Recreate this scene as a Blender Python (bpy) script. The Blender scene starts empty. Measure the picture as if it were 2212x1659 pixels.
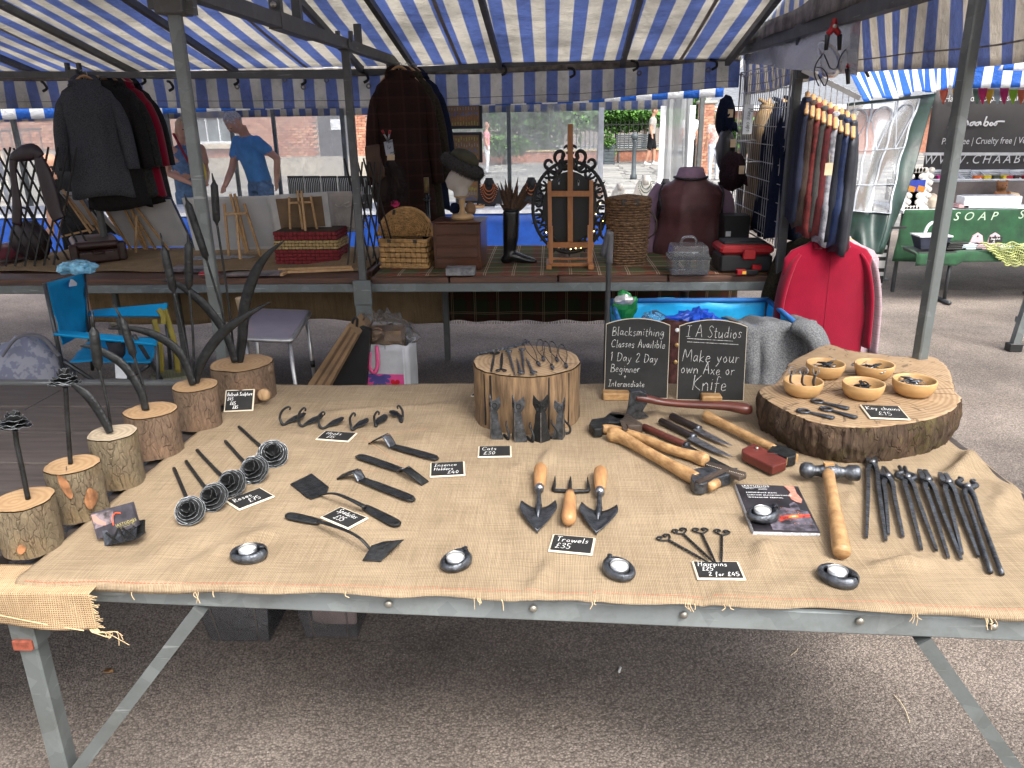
import bpy,bmesh,math,random
from mathutils import Vector as V,Matrix,noise,kdtree
random.seed(7)
R=math.radians;pi=math.pi
sc=bpy.context.scene;COL=sc.collection

# ---------------------------------------------------------------- camera
FOC=1680.0;PITCH=R(18.87);YAW=R(3.0);ROLL=R(0.9);EYE=1.6
FW=V((-math.sin(YAW)*math.cos(PITCH),math.cos(YAW)*math.cos(PITCH),-math.sin(PITCH)))
_r0=V((math.cos(YAW),math.sin(YAW),0));_u0=_r0.cross(FW)
RT=_r0*math.cos(ROLL)-_u0*math.sin(ROLL);UP=_u0*math.cos(ROLL)+_r0*math.sin(ROLL)
cd=bpy.data.cameras.new('camera');cam=bpy.data.objects.new('camera',cd);COL.objects.link(cam)
cd.sensor_width=36;cd.lens=FOC/2212*36;cd.clip_start=.05;cd.clip_end=1500
cam.matrix_world=Matrix(((RT.x,UP.x,-FW.x,0),(RT.y,UP.y,-FW.y,0),(RT.z,UP.z,-FW.z,EYE),(0,0,0,1)))
sc.camera=cam

# ---------------------------------------------------------------- sky, sun, exposure
SUN_EL,SUN_AZ=R(52),R(148)          # sun stands behind the viewer, to the right
w=bpy.data.worlds.new('World');sc.world=w;w.use_nodes=True
nt=w.node_tree;nt.nodes.clear()
sky=nt.nodes.new('ShaderNodeTexSky');sky.sky_type='NISHITA';sky.sun_disc=False
sky.sun_elevation=SUN_EL;sky.sun_rotation=SUN_AZ;sky.dust_density=6;sky.air_density=1.0;sky.ozone_density=1
hs=nt.nodes.new('ShaderNodeHueSaturation');hs.inputs['Saturation'].default_value=.3
bg=nt.nodes.new('ShaderNodeBackground');bg.inputs['Strength'].default_value=.15
ow=nt.nodes.new('ShaderNodeOutputWorld')
nt.links.new(sky.outputs[0],hs.inputs['Color']);nt.links.new(hs.outputs[0],bg.inputs['Color']);nt.links.new(bg.outputs[0],ow.inputs['Surface'])
sd=bpy.data.lights.new('sun','SUN');sd.energy=1.2;sd.angle=R(22);sd.color=(1,.96,.9)
sun=bpy.data.objects.new('sun',sd);COL.objects.link(sun)
_sdir=V((math.sin(SUN_AZ)*math.cos(SUN_EL),math.cos(SUN_AZ)*math.cos(SUN_EL),math.sin(SUN_EL)))
sun.rotation_euler=(-_sdir).to_track_quat('-Z','Y').to_euler()
vs=sc.view_settings;vs.view_transform='Standard';vs.look='None';vs.gamma=1;vs.use_curve_mapping=False;vs.exposure=1.28
sc.cycles.max_bounces=7;sc.cycles.transparent_max_bounces=16;sc.cycles.diffuse_bounces=4
sc.cycles.use_denoising=True;sc.cycles.use_adaptive_sampling=True;sc.cycles.adaptive_threshold=.025;sc.cycles.caustics_reflective=False;sc.cycles.caustics_refractive=False

# ---------------------------------------------------------------- from the photograph to the place
CAMP=V((0,0,EYE))
def _ray(px,py):return FW+RT*((px-1106)/FOC)-UP*((py-829.5)/FOC)
def P(px,py,z):
    d=_ray(px,py);return CAMP+d*((z-EYE)/d.z)
def Q(px,py,y):
    d=_ray(px,py);return CAMP+d*(y/d.y)
def QX(px,py,x):
    d=_ray(px,py);return CAMP+d*(x/d.x)

# ---------------------------------------------------------------- objects
ROOTS={}
def tag(o,label=None,cat=None,group=None,kind=None):
    if label:o['label']=label
    if cat:o['category']=cat
    if group:o['group']=group
    if kind:o['kind']=kind
    return o
def thing(name,label,cat,loc=(0,0,0),rz=0,group=None,rot=None):
    o=bpy.data.objects.new(name,None);COL.objects.link(o);o.empty_display_size=.05
    e=rot if rot else(0,0,rz)
    o.location=loc;o.rotation_euler=e
    from mathutils import Euler
    ROOTS[o.name]=Matrix.Translation(V(loc))@Euler(e).to_matrix().to_4x4()
    return tag(o,label,cat,group)
def lay(name,label,cat,a,b,z,group=None,dz=0):
    """a thing lying on a table: origin under pixel a, its x axis towards pixel b"""
    A=P(a[0],a[1],z);B=P(b[0],b[1],z);d=B-A
    o=thing(name,label,cat,(A.x,A.y,z+dz),math.atan2(d.y,d.x),group)
    return o,d.length
def copy_tree(o,parent=None):
    c=o.copy();COL.objects.link(c);c.parent=parent
    for ch in list(o.children):copy_tree(ch,c)
    return c
def frame(x,y,z,o):
    return Matrix(((x[0],y[0],z[0],o[0]),(x[1],y[1],z[1],o[1]),(x[2],y[2],z[2],o[2]),(0,0,0,1)))
def smooth_path(pts,k=4,closed=False):
    pts=[V(p)for p in pts];n=len(pts);out=[]
    if n<3:return pts
    rng=n if closed else n-1
    for i in range(rng):
        if closed:p0,p1,p2,p3=pts[i-1],pts[i],pts[(i+1)%n],pts[(i+2)%n]
        else:p0,p1,p2,p3=pts[max(i-1,0)],pts[i],pts[i+1],pts[min(i+2,n-1)]
        for j in range(k):
            t=j/k
            out.append(.5*((2*p1)+(p2-p0)*t+(2*p0-5*p1+4*p2-p3)*t*t+(3*p1-p0-3*p2+p3)*t*t*t))
    if not closed:out.append(pts[-1])
    return out
class MB:
    def __init__(s,root=None,world=False):
        s.v=[];s.f=[];s.m=[];s.s=[];s.mi=0
        s.T=Matrix.Identity(4);s.root=root
        s.W=ROOTS[root.name].inverted()if(world and root is not None and root.name in ROOTS)else None
    def add(s,vs,fs,smooth=False):
        b=len(s.v);T=s.T if s.W is None else s.W@s.T
        s.v+=[T@V(p)for p in vs]
        for f in fs:s.f.append([i+b for i in f]);s.m.append(s.mi);s.s.append(smooth)
        return s
    def box(s,c,d,rz=0,M=None,taper=1):
        x,y,z=d[0]/2,d[1]/2,d[2]/2
        vs=[V((sx*x*(taper if sz>0 else 1),sy*y*(taper if sz>0 else 1),sz*z))for sz in(-1,1)for sx,sy in((-1,-1),(1,-1),(1,1),(-1,1))]
        m=Matrix.Rotation(rz,3,'Z')if M is None else M
        vs=[m@p+V(c)for p in vs]
        return s.add(vs,[(3,2,1,0),(4,5,6,7),(0,1,5,4),(1,2,6,5),(2,3,7,6),(3,0,4,7)])
    def bbox(s,c,d,b=.004,rz=0,M=None):
        """box with chamfered vertical and top edges"""
        x,y,z=d[0]/2,d[1]/2,d[2]/2;b=min(b,x*.9,y*.9,z*.9)
        def ring(i,zz):
            return[V((sx*(x-i)+0,sy*(y-i),zz))for sx,sy in((-1,-1),(1,-1),(1,1),(-1,1))]
        def oct_(i,zz):
            X,Y=x-i,y-i
            return[V(p)for p in((-X+b,-Y,zz),(X-b,-Y,zz),(X,-Y+b,zz),(X,Y-b,zz),(X-b,Y,zz),(-X+b,Y,zz),(-X,Y-b,zz),(-X,-Y+b,zz))]
        rings=[oct_(b,-z),oct_(0,-z+b),oct_(0,z-b),oct_(b,z)]
        m=Matrix.Rotation(rz,3,'Z')if M is None else M
        vs=[m@p+V(c)for r in rings for p in r]
        fs=[tuple(range(7,-1,-1)),tuple(range(24,32))]
        for k in range(3):
            for i in range(8):fs.append((k*8+i,k*8+(i+1)%8,k*8+8+(i+1)%8,k*8+8+i))
        return s.add(vs,fs)
    def bar(s,a,b,w,h=None,up=(0,0,1),w2=None,h2=None):
        a,b=V(a),V(b);h=w if h is None else h;w2=w if w2 is None else w2;h2=h if h2 is None else h2
        d=(b-a).normalized();u=V(up)
        if abs(d.dot(u.normalized()))>.98:u=V((0,1,0))
        x=d.cross(u).normalized();y=x.cross(d)
        vs=[]
        for p,ww,hh in((a,w,h),(b,w2,h2)):
            vs+=[p-x*ww/2-y*hh/2,p+x*ww/2-y*hh/2,p+x*ww/2+y*hh/2,p-x*ww/2+y*hh/2]
        return s.add(vs,[(0,3,2,1)[::-1],(4,5,6,7),(0,4,5,1)[::-1],(1,5,6,2)[::-1],(2,6,7,3)[::-1],(3,7,4,0)[::-1]])
    def tube(s,pts,r,n=8,caps=True,flat=1,up=None,closed=False,twist=0,smooth=True):
        pts=[V(p)for p in pts];N=len(pts)
        rs=r if isinstance(r,(list,tuple))else[r]*N
        if len(rs)!=N:
            rs=[rs[min(int(i*(len(rs)-1)/(N-1)),len(rs)-2)]*(1-((i*(len(rs)-1)/(N-1))%1 if i<N-1 else 1))+rs[min(int(i*(len(rs)-1)/(N-1))+1,len(rs)-1)]*((i*(len(rs)-1)/(N-1))%1 if i<N-1 else 1)for i in range(N)]
        fl=flat if isinstance(flat,(list,tuple))else[flat]*N
        vs=[];prev=None
        for i,p in enumerate(pts):
            d=(pts[(i+1)%N]-pts[i-1])if closed else(pts[min(i+1,N-1)]-pts[max(i-1,0)])
            if d.length<1e-9:d=V((0,0,1))
            d.normalize()
            if up is not None:u=V(up)
            elif prev is None:u=V((0,0,1))if abs(d.z)<.9 else V((0,1,0))
            else:u=prev
            x=d.cross(u)
            if x.length<1e-5:x=d.cross(V((1,.3,0)))
            x.normalize();y=x.cross(d).normalized();prev=y
            for k in range(n):
                a=2*pi*k/n+twist*i+(pi/4 if n==4 else 0)
                vs.append(p+x*(math.cos(a)*rs[i])+y*(math.sin(a)*rs[i]*fl[i]))
        fs=[]
        for i in range(N if closed else N-1):
            for k in range(n):
                a=i*n+k;b=i*n+(k+1)%n;j=((i+1)%N)*n
                fs.append((a,b,j+(k+1)%n,j+k))
        if caps and not closed:
            fs.append(tuple(range(n-1,-1,-1)));fs.append(tuple((N-1)*n+k for k in range(n)))
        return s.add(vs,fs,smooth and n>5)
    def lathe(s,prof,n=24,c=(0,0,0),M=None,smooth=True,ex=1,wob=0,cap=True):
        vs=[];m=M if M is not None else Matrix.Identity(3);c=V(c)
        for j,(r,z)in enumerate(prof):
            for k in range(n):
                a=2*pi*k/n;q=r*(1+wob*noise.noise((math.cos(a)*1.5,math.sin(a)*1.5,j*.3+wob*50)))
                vs.append(m@V((q*math.cos(a),q*math.sin(a)*ex,z))+c)
        fs=[]
        for j in range(len(prof)-1):
            for k in range(n):fs.append((j*n+k,j*n+(k+1)%n,(j+1)*n+(k+1)%n,(j+1)*n+k))
        if cap:
            if prof[0][0]>1e-4:fs.append(tuple(range(n-1,-1,-1)))
            if prof[-1][0]>1e-4:fs.append(tuple((len(prof)-1)*n+k for k in range(n)))
        return s.add(vs,fs,smooth)
    def prism(s,poly,z0,z1,M=None,c=(0,0,0),bev=0):
        m=M if M is not None else Matrix.Identity(3);c=V(c);n=len(poly)
        area=sum(poly[i][0]*poly[(i+1)%n][1]-poly[(i+1)%n][0]*poly[i][1]for i in range(n))
        if area<0:poly=poly[::-1]
        vs=[m@V((x,y,z0))+c for x,y in poly]+[m@V((x,y,z1))+c for x,y in poly]
        fs=[tuple(range(n-1,-1,-1)),tuple(range(n,2*n))]+[(i,(i+1)%n,n+(i+1)%n,n+i)for i in range(n)]
        return s.add(vs,fs)
    def grid(s,fn,nu,nv,closed=False,smooth=True,flip=False):
        vs=[fn(i/(nu if closed else nu-1),j/(nv-1))for j in range(nv)for i in range(nu)]
        fs=[]
        for j in range(nv-1):
            for i in range(nu if closed else nu-1):
                q=(j*nu+i,j*nu+(i+1)%nu,(j+1)*nu+(i+1)%nu,(j+1)*nu+i)
                fs.append(q[::-1]if flip else q)
        return s.add(vs,fs,smooth)
    def ball(s,c,r,nu=14,nv=9,M=None):
        if not isinstance(r,(tuple,list)):r=(r,r,r)
        m=M if M is not None else Matrix.Identity(3);c=V(c)
        vs=[m@V((0,0,-r[2]))+c]
        for j in range(1,nv):
            b=-pi/2+pi*j/nv
            for i in range(nu):
                a=2*pi*i/nu;vs.append(m@V((r[0]*math.cos(b)*math.cos(a),r[1]*math.cos(b)*math.sin(a),r[2]*math.sin(b)))+c)
        vs.append(m@V((0,0,r[2]))+c);e=len(vs)-1;fs=[]
        for i in range(nu):
            fs.append((0,1+(i+1)%nu,1+i));fs.append((e,1+(nv-2)*nu+i,1+(nv-2)*nu+(i+1)%nu))
            for j in range(nv-2):
                a=1+j*nu;fs.append((a+i,a+(i+1)%nu,a+nu+(i+1)%nu,a+nu+i))
        return s.add(vs,fs,True)
    def mesh(s,name):
        me=bpy.data.meshes.new(name);me.from_pydata([tuple(p)for p in s.v],[],s.f);me.update()
        me.polygons.foreach_set('material_index',s.m);me.polygons.foreach_set('use_smooth',s.s)
        return me
    def build(s,name,mats,parent='root',thick=0,bevel=0,subsurf=0,auto=None):
        me=s.mesh(name)
        for m in(mats if isinstance(mats,(list,tuple))else[mats]):me.materials.append(m)
        o=bpy.data.objects.new(name,me);COL.objects.link(o)
        p=s.root if parent=='root' else parent
        if p is not None:o.parent=p
        if thick:
            md=o.modifiers.new('thick','SOLIDIFY');md.thickness=thick;md.offset=0
        if bevel:
            md=o.modifiers.new('bevel','BEVEL');md.width=bevel;md.segments=2;md.limit_method='ANGLE';md.angle_limit=R(40);md.harden_normals=False
        if subsurf:
            md=o.modifiers.new('sub','SUBSURF');md.levels=subsurf;md.render_levels=subsurf
        return o
def link_mesh(name,me,parent,loc=(0,0,0),rot=None,scale=None,M=None):
    o=bpy.data.objects.new(name,me);COL.objects.link(o);o.parent=parent
    if M is not None:o.matrix_local=M
    else:
        o.location=loc
        if rot:o.rotation_euler=rot
        if scale:o.scale=scale if isinstance(scale,(tuple,list))else(scale,)*3
    return o
def fuse(prims,name,mats,parent,voxel=.012,smooth=3):
    """join overlapping pieces (MB with material index per piece) into one continuous skin"""
    me=prims.mesh(name+'_src')
    kd=kdtree.KDTree(len(me.polygons));ids=[]
    for i,p in enumerate(me.polygons):kd.insert(p.center,i);ids.append(p.material_index)
    kd.balance()
    o=bpy.data.objects.new(name,me);COL.objects.link(o)
    md=o.modifiers.new('r','REMESH');md.mode='VOXEL';md.voxel_size=voxel
    if smooth:
        m2=o.modifiers.new('s','SMOOTH');m2.factor=.5;m2.iterations=smooth
    dg=bpy.context.evaluated_depsgraph_get()
    out=bpy.data.meshes.new_from_object(o.evaluated_get(dg));out.name=name
    o.modifiers.clear();o.data=out;bpy.data.meshes.remove(me)
    out.materials.clear()
    for m in mats:out.materials.append(m)
    for p in out.polygons:
        p.material_index=ids[kd.find(p.center)[1]];p.use_smooth=True
    if parent is not None:o.parent=parent
    return o

# ---------------------------------------------------------------- materials
MATS={}
def _nodes(name):
    m=bpy.data.materials.new(name);m.use_nodes=True;n=m.node_tree.nodes;n.clear();MATS[name]=m
    o=n.new('ShaderNodeOutputMaterial');return m,n,m.node_tree.links,o
def srgb(h):
    h=h.lstrip('#');c=[int(h[i:i+2],16)/255 for i in(0,2,4)]
    return tuple(x/12.92 if x<=.04045 else((x+.055)/1.055)**2.4 for x in c)
def mat(name,col,rough=.6,metal=0,var=.18,scale=9,bump=0,bscale=60,col2=None,spec=.5,detail=4,coat=0,stretch=None,sheen=0,trans=0,emit=0,mixlo=.35,mixhi=.65):
    if name in MATS:return MATS[name]
    if isinstance(col,str):col=srgb(col)
    if isinstance(col2,str):col2=srgb(col2)
    m,n,l,o=_nodes(name);b=n.new('ShaderNodeBsdfPrincipled');l.new(b.outputs[0],o.inputs[0])
    b.inputs['Roughness'].default_value=rough;b.inputs['Metallic'].default_value=metal
    b.inputs['Specular IOR Level'].default_value=spec
    if coat:b.inputs['Coat Weight'].default_value=coat
    if sheen:b.inputs['Sheen Weight'].default_value=sheen
    if trans:b.inputs['Transmission Weight'].default_value=trans
    if emit:b.inputs['Emission Color'].default_value=(*col,1);b.inputs['Emission Strength'].default_value=emit
    tc=n.new('ShaderNodeTexCoord');vec=tc.outputs['Object']
    if stretch:
        mp=n.new('ShaderNodeMapping');mp.inputs['Scale'].default_value=stretch;l.new(vec,mp.inputs[0]);vec=mp.outputs[0]
    nz=n.new('ShaderNodeTexNoise');nz.inputs['Scale'].default_value=scale;nz.inputs['Detail'].default_value=detail;nz.inputs['Roughness'].default_value=.6
    l.new(vec,nz.inputs['Vector'])
    rp=n.new('ShaderNodeValToRGB');c2=col2 if col2 else tuple(x*(1-var)for x in col);c1=col if col2 else tuple(min(1,x*(1+var))for x in col)
    rp.color_ramp.elements[0].position=mixlo;rp.color_ramp.elements[1].position=mixhi
    rp.color_ramp.elements[0].color=(*c2,1);rp.color_ramp.elements[1].color=(*c1,1)
    l.new(nz.outputs['Fac'],rp.inputs[0]);l.new(rp.outputs[0],b.inputs['Base Color'])
    if bump:
        n2=n.new('ShaderNodeTexNoise');n2.inputs['Scale'].default_value=bscale;n2.inputs['Detail'].default_value=5;l.new(vec,n2.inputs['Vector'])
        bp=n.new('ShaderNodeBump');bp.inputs['Strength'].default_value=bump;bp.inputs['Distance'].default_value=.01
        l.new(n2.outputs['Fac'],bp.inputs['Height']);l.new(bp.outputs[0],b.inputs['Normal'])
    return m
def N(n,typ,**kw):
    x=n.new(typ)
    for k,v in kw.items():setattr(x,k,v)
    return x
def math_node(n,l,op,a,b=None):
    x=n.new('ShaderNodeMath');x.operation=op
    for i,q in enumerate((a,b)):
        if q is None:continue
        if isinstance(q,(int,float)):x.inputs[i].default_value=q
        else:l.new(q,x.inputs[i])
    return x.outputs[0]
def mix_col(n,l,f,a,b):
    x=n.new('ShaderNodeMix');x.data_type='RGBA'
    for i,q in((0,f),(6,a),(7,b)):
        if isinstance(q,(int,float)):x.inputs[i].default_value=q
        elif isinstance(q,tuple):x.inputs[i].default_value=(*q[:3],1)
        else:l.new(q,x.inputs[i])
    return x.outputs[2]
def ramp(n,l,f,a,b,ca=(0,0,0),cb=(1,1,1)):
    x=n.new('ShaderNodeValToRGB');x.color_ramp.elements[0].position=a;x.color_ramp.elements[1].position=b
    x.color_ramp.elements[0].color=(*ca,1);x.color_ramp.elements[1].color=(*cb,1);l.new(f,x.inputs[0]);return x.outputs[0]
def noise_node(n,l,vec,scale,detail=4,rough=.6):
    x=n.new('ShaderNodeTexNoise');x.inputs['Scale'].default_value=scale;x.inputs['Detail'].default_value=detail;x.inputs['Roughness'].default_value=rough
    l.new(vec,x.inputs['Vector']);return x.outputs['Fac']
def bump_node(n,l,h,strength,dist=.01):
    x=n.new('ShaderNodeBump');x.inputs['Strength'].default_value=strength;x.inputs['Distance'].default_value=dist;l.new(h,x.inputs['Height']);return x.outputs[0]
def mapped(n,l,vec,scale=(1,1,1),rot=(0,0,0),loc=(0,0,0)):
    x=n.new('ShaderNodeMapping');x.inputs['Scale'].default_value=scale;x.inputs['Rotation'].default_value=rot;x.inputs['Location'].default_value=loc
    l.new(vec,x.inputs[0]);return x.outputs[0]

def stripe_mat(name,blue,white,period,axis=0,trans=.45,offset=0,grime=.25,hem=None,warp=.0,uv=False):
    m,n,l,o=_nodes(name);tc=n.new('ShaderNodeTexCoord');vec=tc.outputs['UV' if uv else 'Object']
    sp=n.new('ShaderNodeSeparateXYZ');l.new(vec,sp.inputs[0]);x=sp.outputs[axis]
    q=math_node(n,l,'ADD',math_node(n,l,'DIVIDE',x,period),offset)
    fr=math_node(n,l,'FRACT',q);st=math_node(n,l,'GREATER_THAN',fr,.5)
    c=mix_col(n,l,st,blue,white)
    g=ramp(n,l,noise_node(n,l,tc.outputs['Object'],2.2,6,.65),.42,.72,(1,1,1),(1-grime,)*3)
    g2=ramp(n,l,noise_node(n,l,tc.outputs['Object'],38,3,.7),.55,.8,(1,1,1),(1-grime*.5,)*3)
    mu=n.new('ShaderNodeMix');mu.data_type='RGBA';mu.blend_type='MULTIPLY';mu.inputs[0].default_value=1;l.new(c,mu.inputs[6]);l.new(g,mu.inputs[7])
    m2=n.new('ShaderNodeMix');m2.data_type='RGBA';m2.blend_type='MULTIPLY';m2.inputs[0].default_value=1;l.new(mu.outputs[2],m2.inputs[6]);l.new(g2,m2.inputs[7])
    b=n.new('ShaderNodeBsdfPrincipled');b.inputs['Roughness'].default_value=.45;l.new(m2.outputs[2],b.inputs['Base Color'])
    bn=bump_node(n,l,noise_node(n,l,mapped(n,l,tc.outputs['Object'],(3,5,3)),3,6,.65),.6,.05);l.new(bn,b.inputs['Normal'])
    t=n.new('ShaderNodeBsdfTranslucent');l.new(m2.outputs[2],t.inputs[0]);l.new(bn,t.inputs['Normal'])
    mx=n.new('ShaderNodeMixShader');mx.inputs[0].default_value=trans;l.new(b.outputs[0],mx.inputs[1]);l.new(t.outputs[0],mx.inputs[2]);l.new(mx.outputs[0],o.inputs[0])
    return m
def burlap_mat(name,c1,c2,thread=.0032,sheer=0):
    m,n,l,o=_nodes(name);tc=n.new('ShaderNodeTexCoord');vec=tc.outputs['Object']
    wob=noise_node(n,l,vec,5,3);
    vm=n.new('ShaderNodeVectorMath');vm.operation='SCALE';l.new(vec,vm.inputs[0]);vm.inputs['Scale'].default_value=1
    va=n.new('ShaderNodeVectorMath');va.operation='MULTIPLY_ADD';nz=n.new('ShaderNodeTexNoise');nz.inputs['Scale'].default_value=6;l.new(vec,nz.inputs['Vector'])
    l.new(nz.outputs['Color'],va.inputs[0]);va.inputs[1].default_value=(.006,.006,0);l.new(vec,va.inputs[2])
    sp=n.new('ShaderNodeSeparateXYZ');l.new(va.outputs[0],sp.inputs[0])
    yz=math_node(n,l,'ADD',sp.outputs[1],sp.outputs[2])
    k=2*pi/thread
    sx=math_node(n,l,'SINE',math_node(n,l,'MULTIPLY',sp.outputs[0],k));sy=math_node(n,l,'SINE',math_node(n,l,'MULTIPLY',yz,k))
    wv=math_node(n,l,'MAXIMUM',sx,sy)                       # thread crowns; dark little holes between
    nx=noise_node(n,l,mapped(n,l,vec,(7,260,1)),1,3,.7);ny=noise_node(n,l,mapped(n,l,vec,(260,7,1)),1,3,.7)
    slub=math_node(n,l,'ADD',math_node(n,l,'MULTIPLY',nx,.5),math_node(n,l,'MULTIPLY',ny,.5))
    blot=noise_node(n,l,vec,7,4)
    f=math_node(n,l,'ADD',math_node(n,l,'MULTIPLY',slub,.7),math_node(n,l,'MULTIPLY',blot,.3))
    c=mix_col(n,l,ramp(n,l,f,.40,.60),c2,c1)
    hole=ramp(n,l,wv,-.55,.2,(.3,.3,.3),(1,1,1))
    mu=n.new('ShaderNodeMix');mu.data_type='RGBA';mu.blend_type='MULTIPLY';mu.inputs[0].default_value=.75;l.new(c,mu.inputs[6]);l.new(hole,mu.inputs[7])
    b=n.new('ShaderNodeBsdfPrincipled');b.inputs['Roughness'].default_value=.95;b.inputs['Specular IOR Level'].default_value=.15;l.new(mu.outputs[2],b.inputs['Base Color'])
    hsum=math_node(n,l,'ADD',wv,math_node(n,l,'MULTIPLY',slub,2))
    l.new(bump_node(n,l,hsum,.5,.0012),b.inputs['Normal']);l.new(b.outputs[0],o.inputs[0])
    return m
def clear_mat(name,tint=(.9,.93,.95),haze=.25,scuff=.5,rough=.25,scale=8):
    m,n,l,o=_nodes(name);tc=n.new('ShaderNodeTexCoord');vec=tc.outputs['Object']
    tr=n.new('ShaderNodeBsdfTransparent');tr.inputs[0].default_value=(*tint,1)
    df=n.new('ShaderNodeBsdfDiffuse');df.inputs[0].default_value=(.8,.82,.84,1)
    tl=n.new('ShaderNodeBsdfTranslucent');tl.inputs[0].default_value=(.8,.82,.84,1)
    mx0=n.new('ShaderNodeMixShader');mx0.inputs[0].default_value=.6;l.new(df.outputs[0],mx0.inputs[1]);l.new(tl.outputs[0],mx0.inputs[2])
    a=noise_node(n,l,vec,scale,8,.75);s2=noise_node(n,l,mapped(n,l,vec,(1,1,.15),(0,.5,0)),scale*9,6,.8)
    f=math_node(n,l,'ADD',math_node(n,l,'MULTIPLY',ramp(n,l,a,.35,.75),scuff*.6),math_node(n,l,'MULTIPLY',ramp(n,l,s2,.58,.72),scuff*.4))
    f=math_node(n,l,'MINIMUM',math_node(n,l,'ADD',f,haze),.95)
    mx=n.new('ShaderNodeMixShader');l.new(f,mx.inputs[0]);l.new(tr.outputs[0],mx.inputs[1]);l.new(mx0.outputs[0],mx.inputs[2])
    gl=n.new('ShaderNodeBsdfGlossy');gl.inputs['Roughness'].default_value=rough
    fr=n.new('ShaderNodeFresnel');fr.inputs[0].default_value=1.35
    l.new(bump_node(n,l,a,.4,.02),gl.inputs['Normal'])
    m3=n.new('ShaderNodeMixShader');l.new(fr.outputs[0],m3.inputs[0]);l.new(mx.outputs[0],m3.inputs[1]);l.new(gl.outputs[0],m3.inputs[2]);l.new(m3.outputs[0],o.inputs[0])
    return m
def asphalt_mat(name):
    m,n,l,o=_nodes(name);tc=n.new('ShaderNodeTexCoord');vec=tc.outputs['Object']
    vo=n.new('ShaderNodeTexVoronoi');vo.inputs['Scale'].default_value=160;l.new(vec,vo.inputs['Vector'])
    v2=n.new('ShaderNodeTexVoronoi');v2.inputs['Scale'].default_value=60;l.new(vec,v2.inputs['Vector'])
    hue=ramp(n,l,vo.outputs['Color'],.1,.9,(.19,.163,.145),(.42,.37,.33))
    gaps=ramp(n,l,vo.outputs['Distance'],.25,.75,(1,1,1),(.5,.48,.47))
    mu=n.new('ShaderNodeMix');mu.data_type='RGBA';mu.blend_type='MULTIPLY';mu.inputs[0].default_value=.9;l.new(hue,mu.inputs[6]);l.new(gaps,mu.inputs[7])
    big=ramp(n,l,noise_node(n,l,vec,1.1,5,.6),.32,.7,(.55,.54,.54),(1.2,1.16,1.12))
    m2=n.new('ShaderNodeMix');m2.data_type='RGBA';m2.blend_type='MULTIPLY';m2.inputs[0].default_value=1;l.new(mu.outputs[2],m2.inputs[6]);l.new(big,m2.inputs[7])
    st=ramp(n,l,noise_node(n,l,mapped(n,l,vec,(1,1.7,1),(0,0,.6)),.55,7,.68),.40,.66,(.62,.60,.58),(1.08,1.08,1.08));m3=n.new('ShaderNodeMix');m3.data_type='RGBA';m3.blend_type='MULTIPLY';m3.inputs[0].default_value=.85;l.new(m2.outputs[2],m3.inputs[6]);l.new(st,m3.inputs[7]);m2=m3
    spk=math_node(n,l,'GREATER_THAN',noise_node(n,l,vec,75,1),.72)
    c=mix_col(n,l,math_node(n,l,'MULTIPLY',spk,.5),m2.outputs[2],(.42,.37,.32))
    b=n.new('ShaderNodeBsdfPrincipled');b.inputs['Roughness'].default_value=.85;l.new(c,b.inputs['Base Color'])
    h=math_node(n,l,'SUBTRACT',math_node(n,l,'MULTIPLY',noise_node(n,l,vec,40,3),.6),vo.outputs['Distance'])
    l.new(bump_node(n,l,h,.55,.005),b.inputs['Normal']);l.new(b.outputs[0],o.inputs[0]);return m
def plaid_mat(name,base,green,line,red,per=.16,dim=1.0,axes=(0,1)):
    m,n,l,o=_nodes(name);tc=n.new('ShaderNodeTexCoord');sp=n.new('ShaderNodeSeparateXYZ');l.new(tc.outputs['Object'],sp.inputs[0])
    cols=[]
    def band(ax,a,b,off=0):
        fr=math_node(n,l,'FRACT',math_node(n,l,'ADD',math_node(n,l,'DIVIDE',sp.outputs[ax],per),off))
        return math_node(n,l,'MULTIPLY',math_node(n,l,'GREATER_THAN',fr,a),math_node(n,l,'LESS_THAN',fr,b))
    ax,ay=axes
    c=mix_col(n,l,math_node(n,l,'MULTIPLY',band(ax,.15,.62),.6),base,green)
    c=mix_col(n,l,math_node(n,l,'MULTIPLY',band(ay,.15,.62),.55),c,green)
    c=mix_col(n,l,math_node(n,l,'MULTIPLY',band(ax,.7,.9),.5),c,red)
    c=mix_col(n,l,math_node(n,l,'MULTIPLY',band(ay,.7,.9),.5),c,red)
    for a in axes:
        for q in(.02,.09):c=mix_col(n,l,math_node(n,l,'MULTIPLY',band(a,q,q+.028),.8),c,line)
    g=noise_node(n,l,tc.outputs['Object'],300,2);c=mix_col(n,l,math_node(n,l,'MULTIPLY',g,.25),c,(.02,.015,.01))
    b=n.new('ShaderNodeBsdfPrincipled');b.inputs['Roughness'].default_value=.95;b.inputs['Specular IOR Level'].default_value=.1;l.new(c,b.inputs['Base Color'])
    l.new(bump_node(n,l,noise_node(n,l,tc.outputs['Object'],14,3),.4,.01),b.inputs['Normal']);l.new(b.outputs[0],o.inputs[0]);return m
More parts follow.
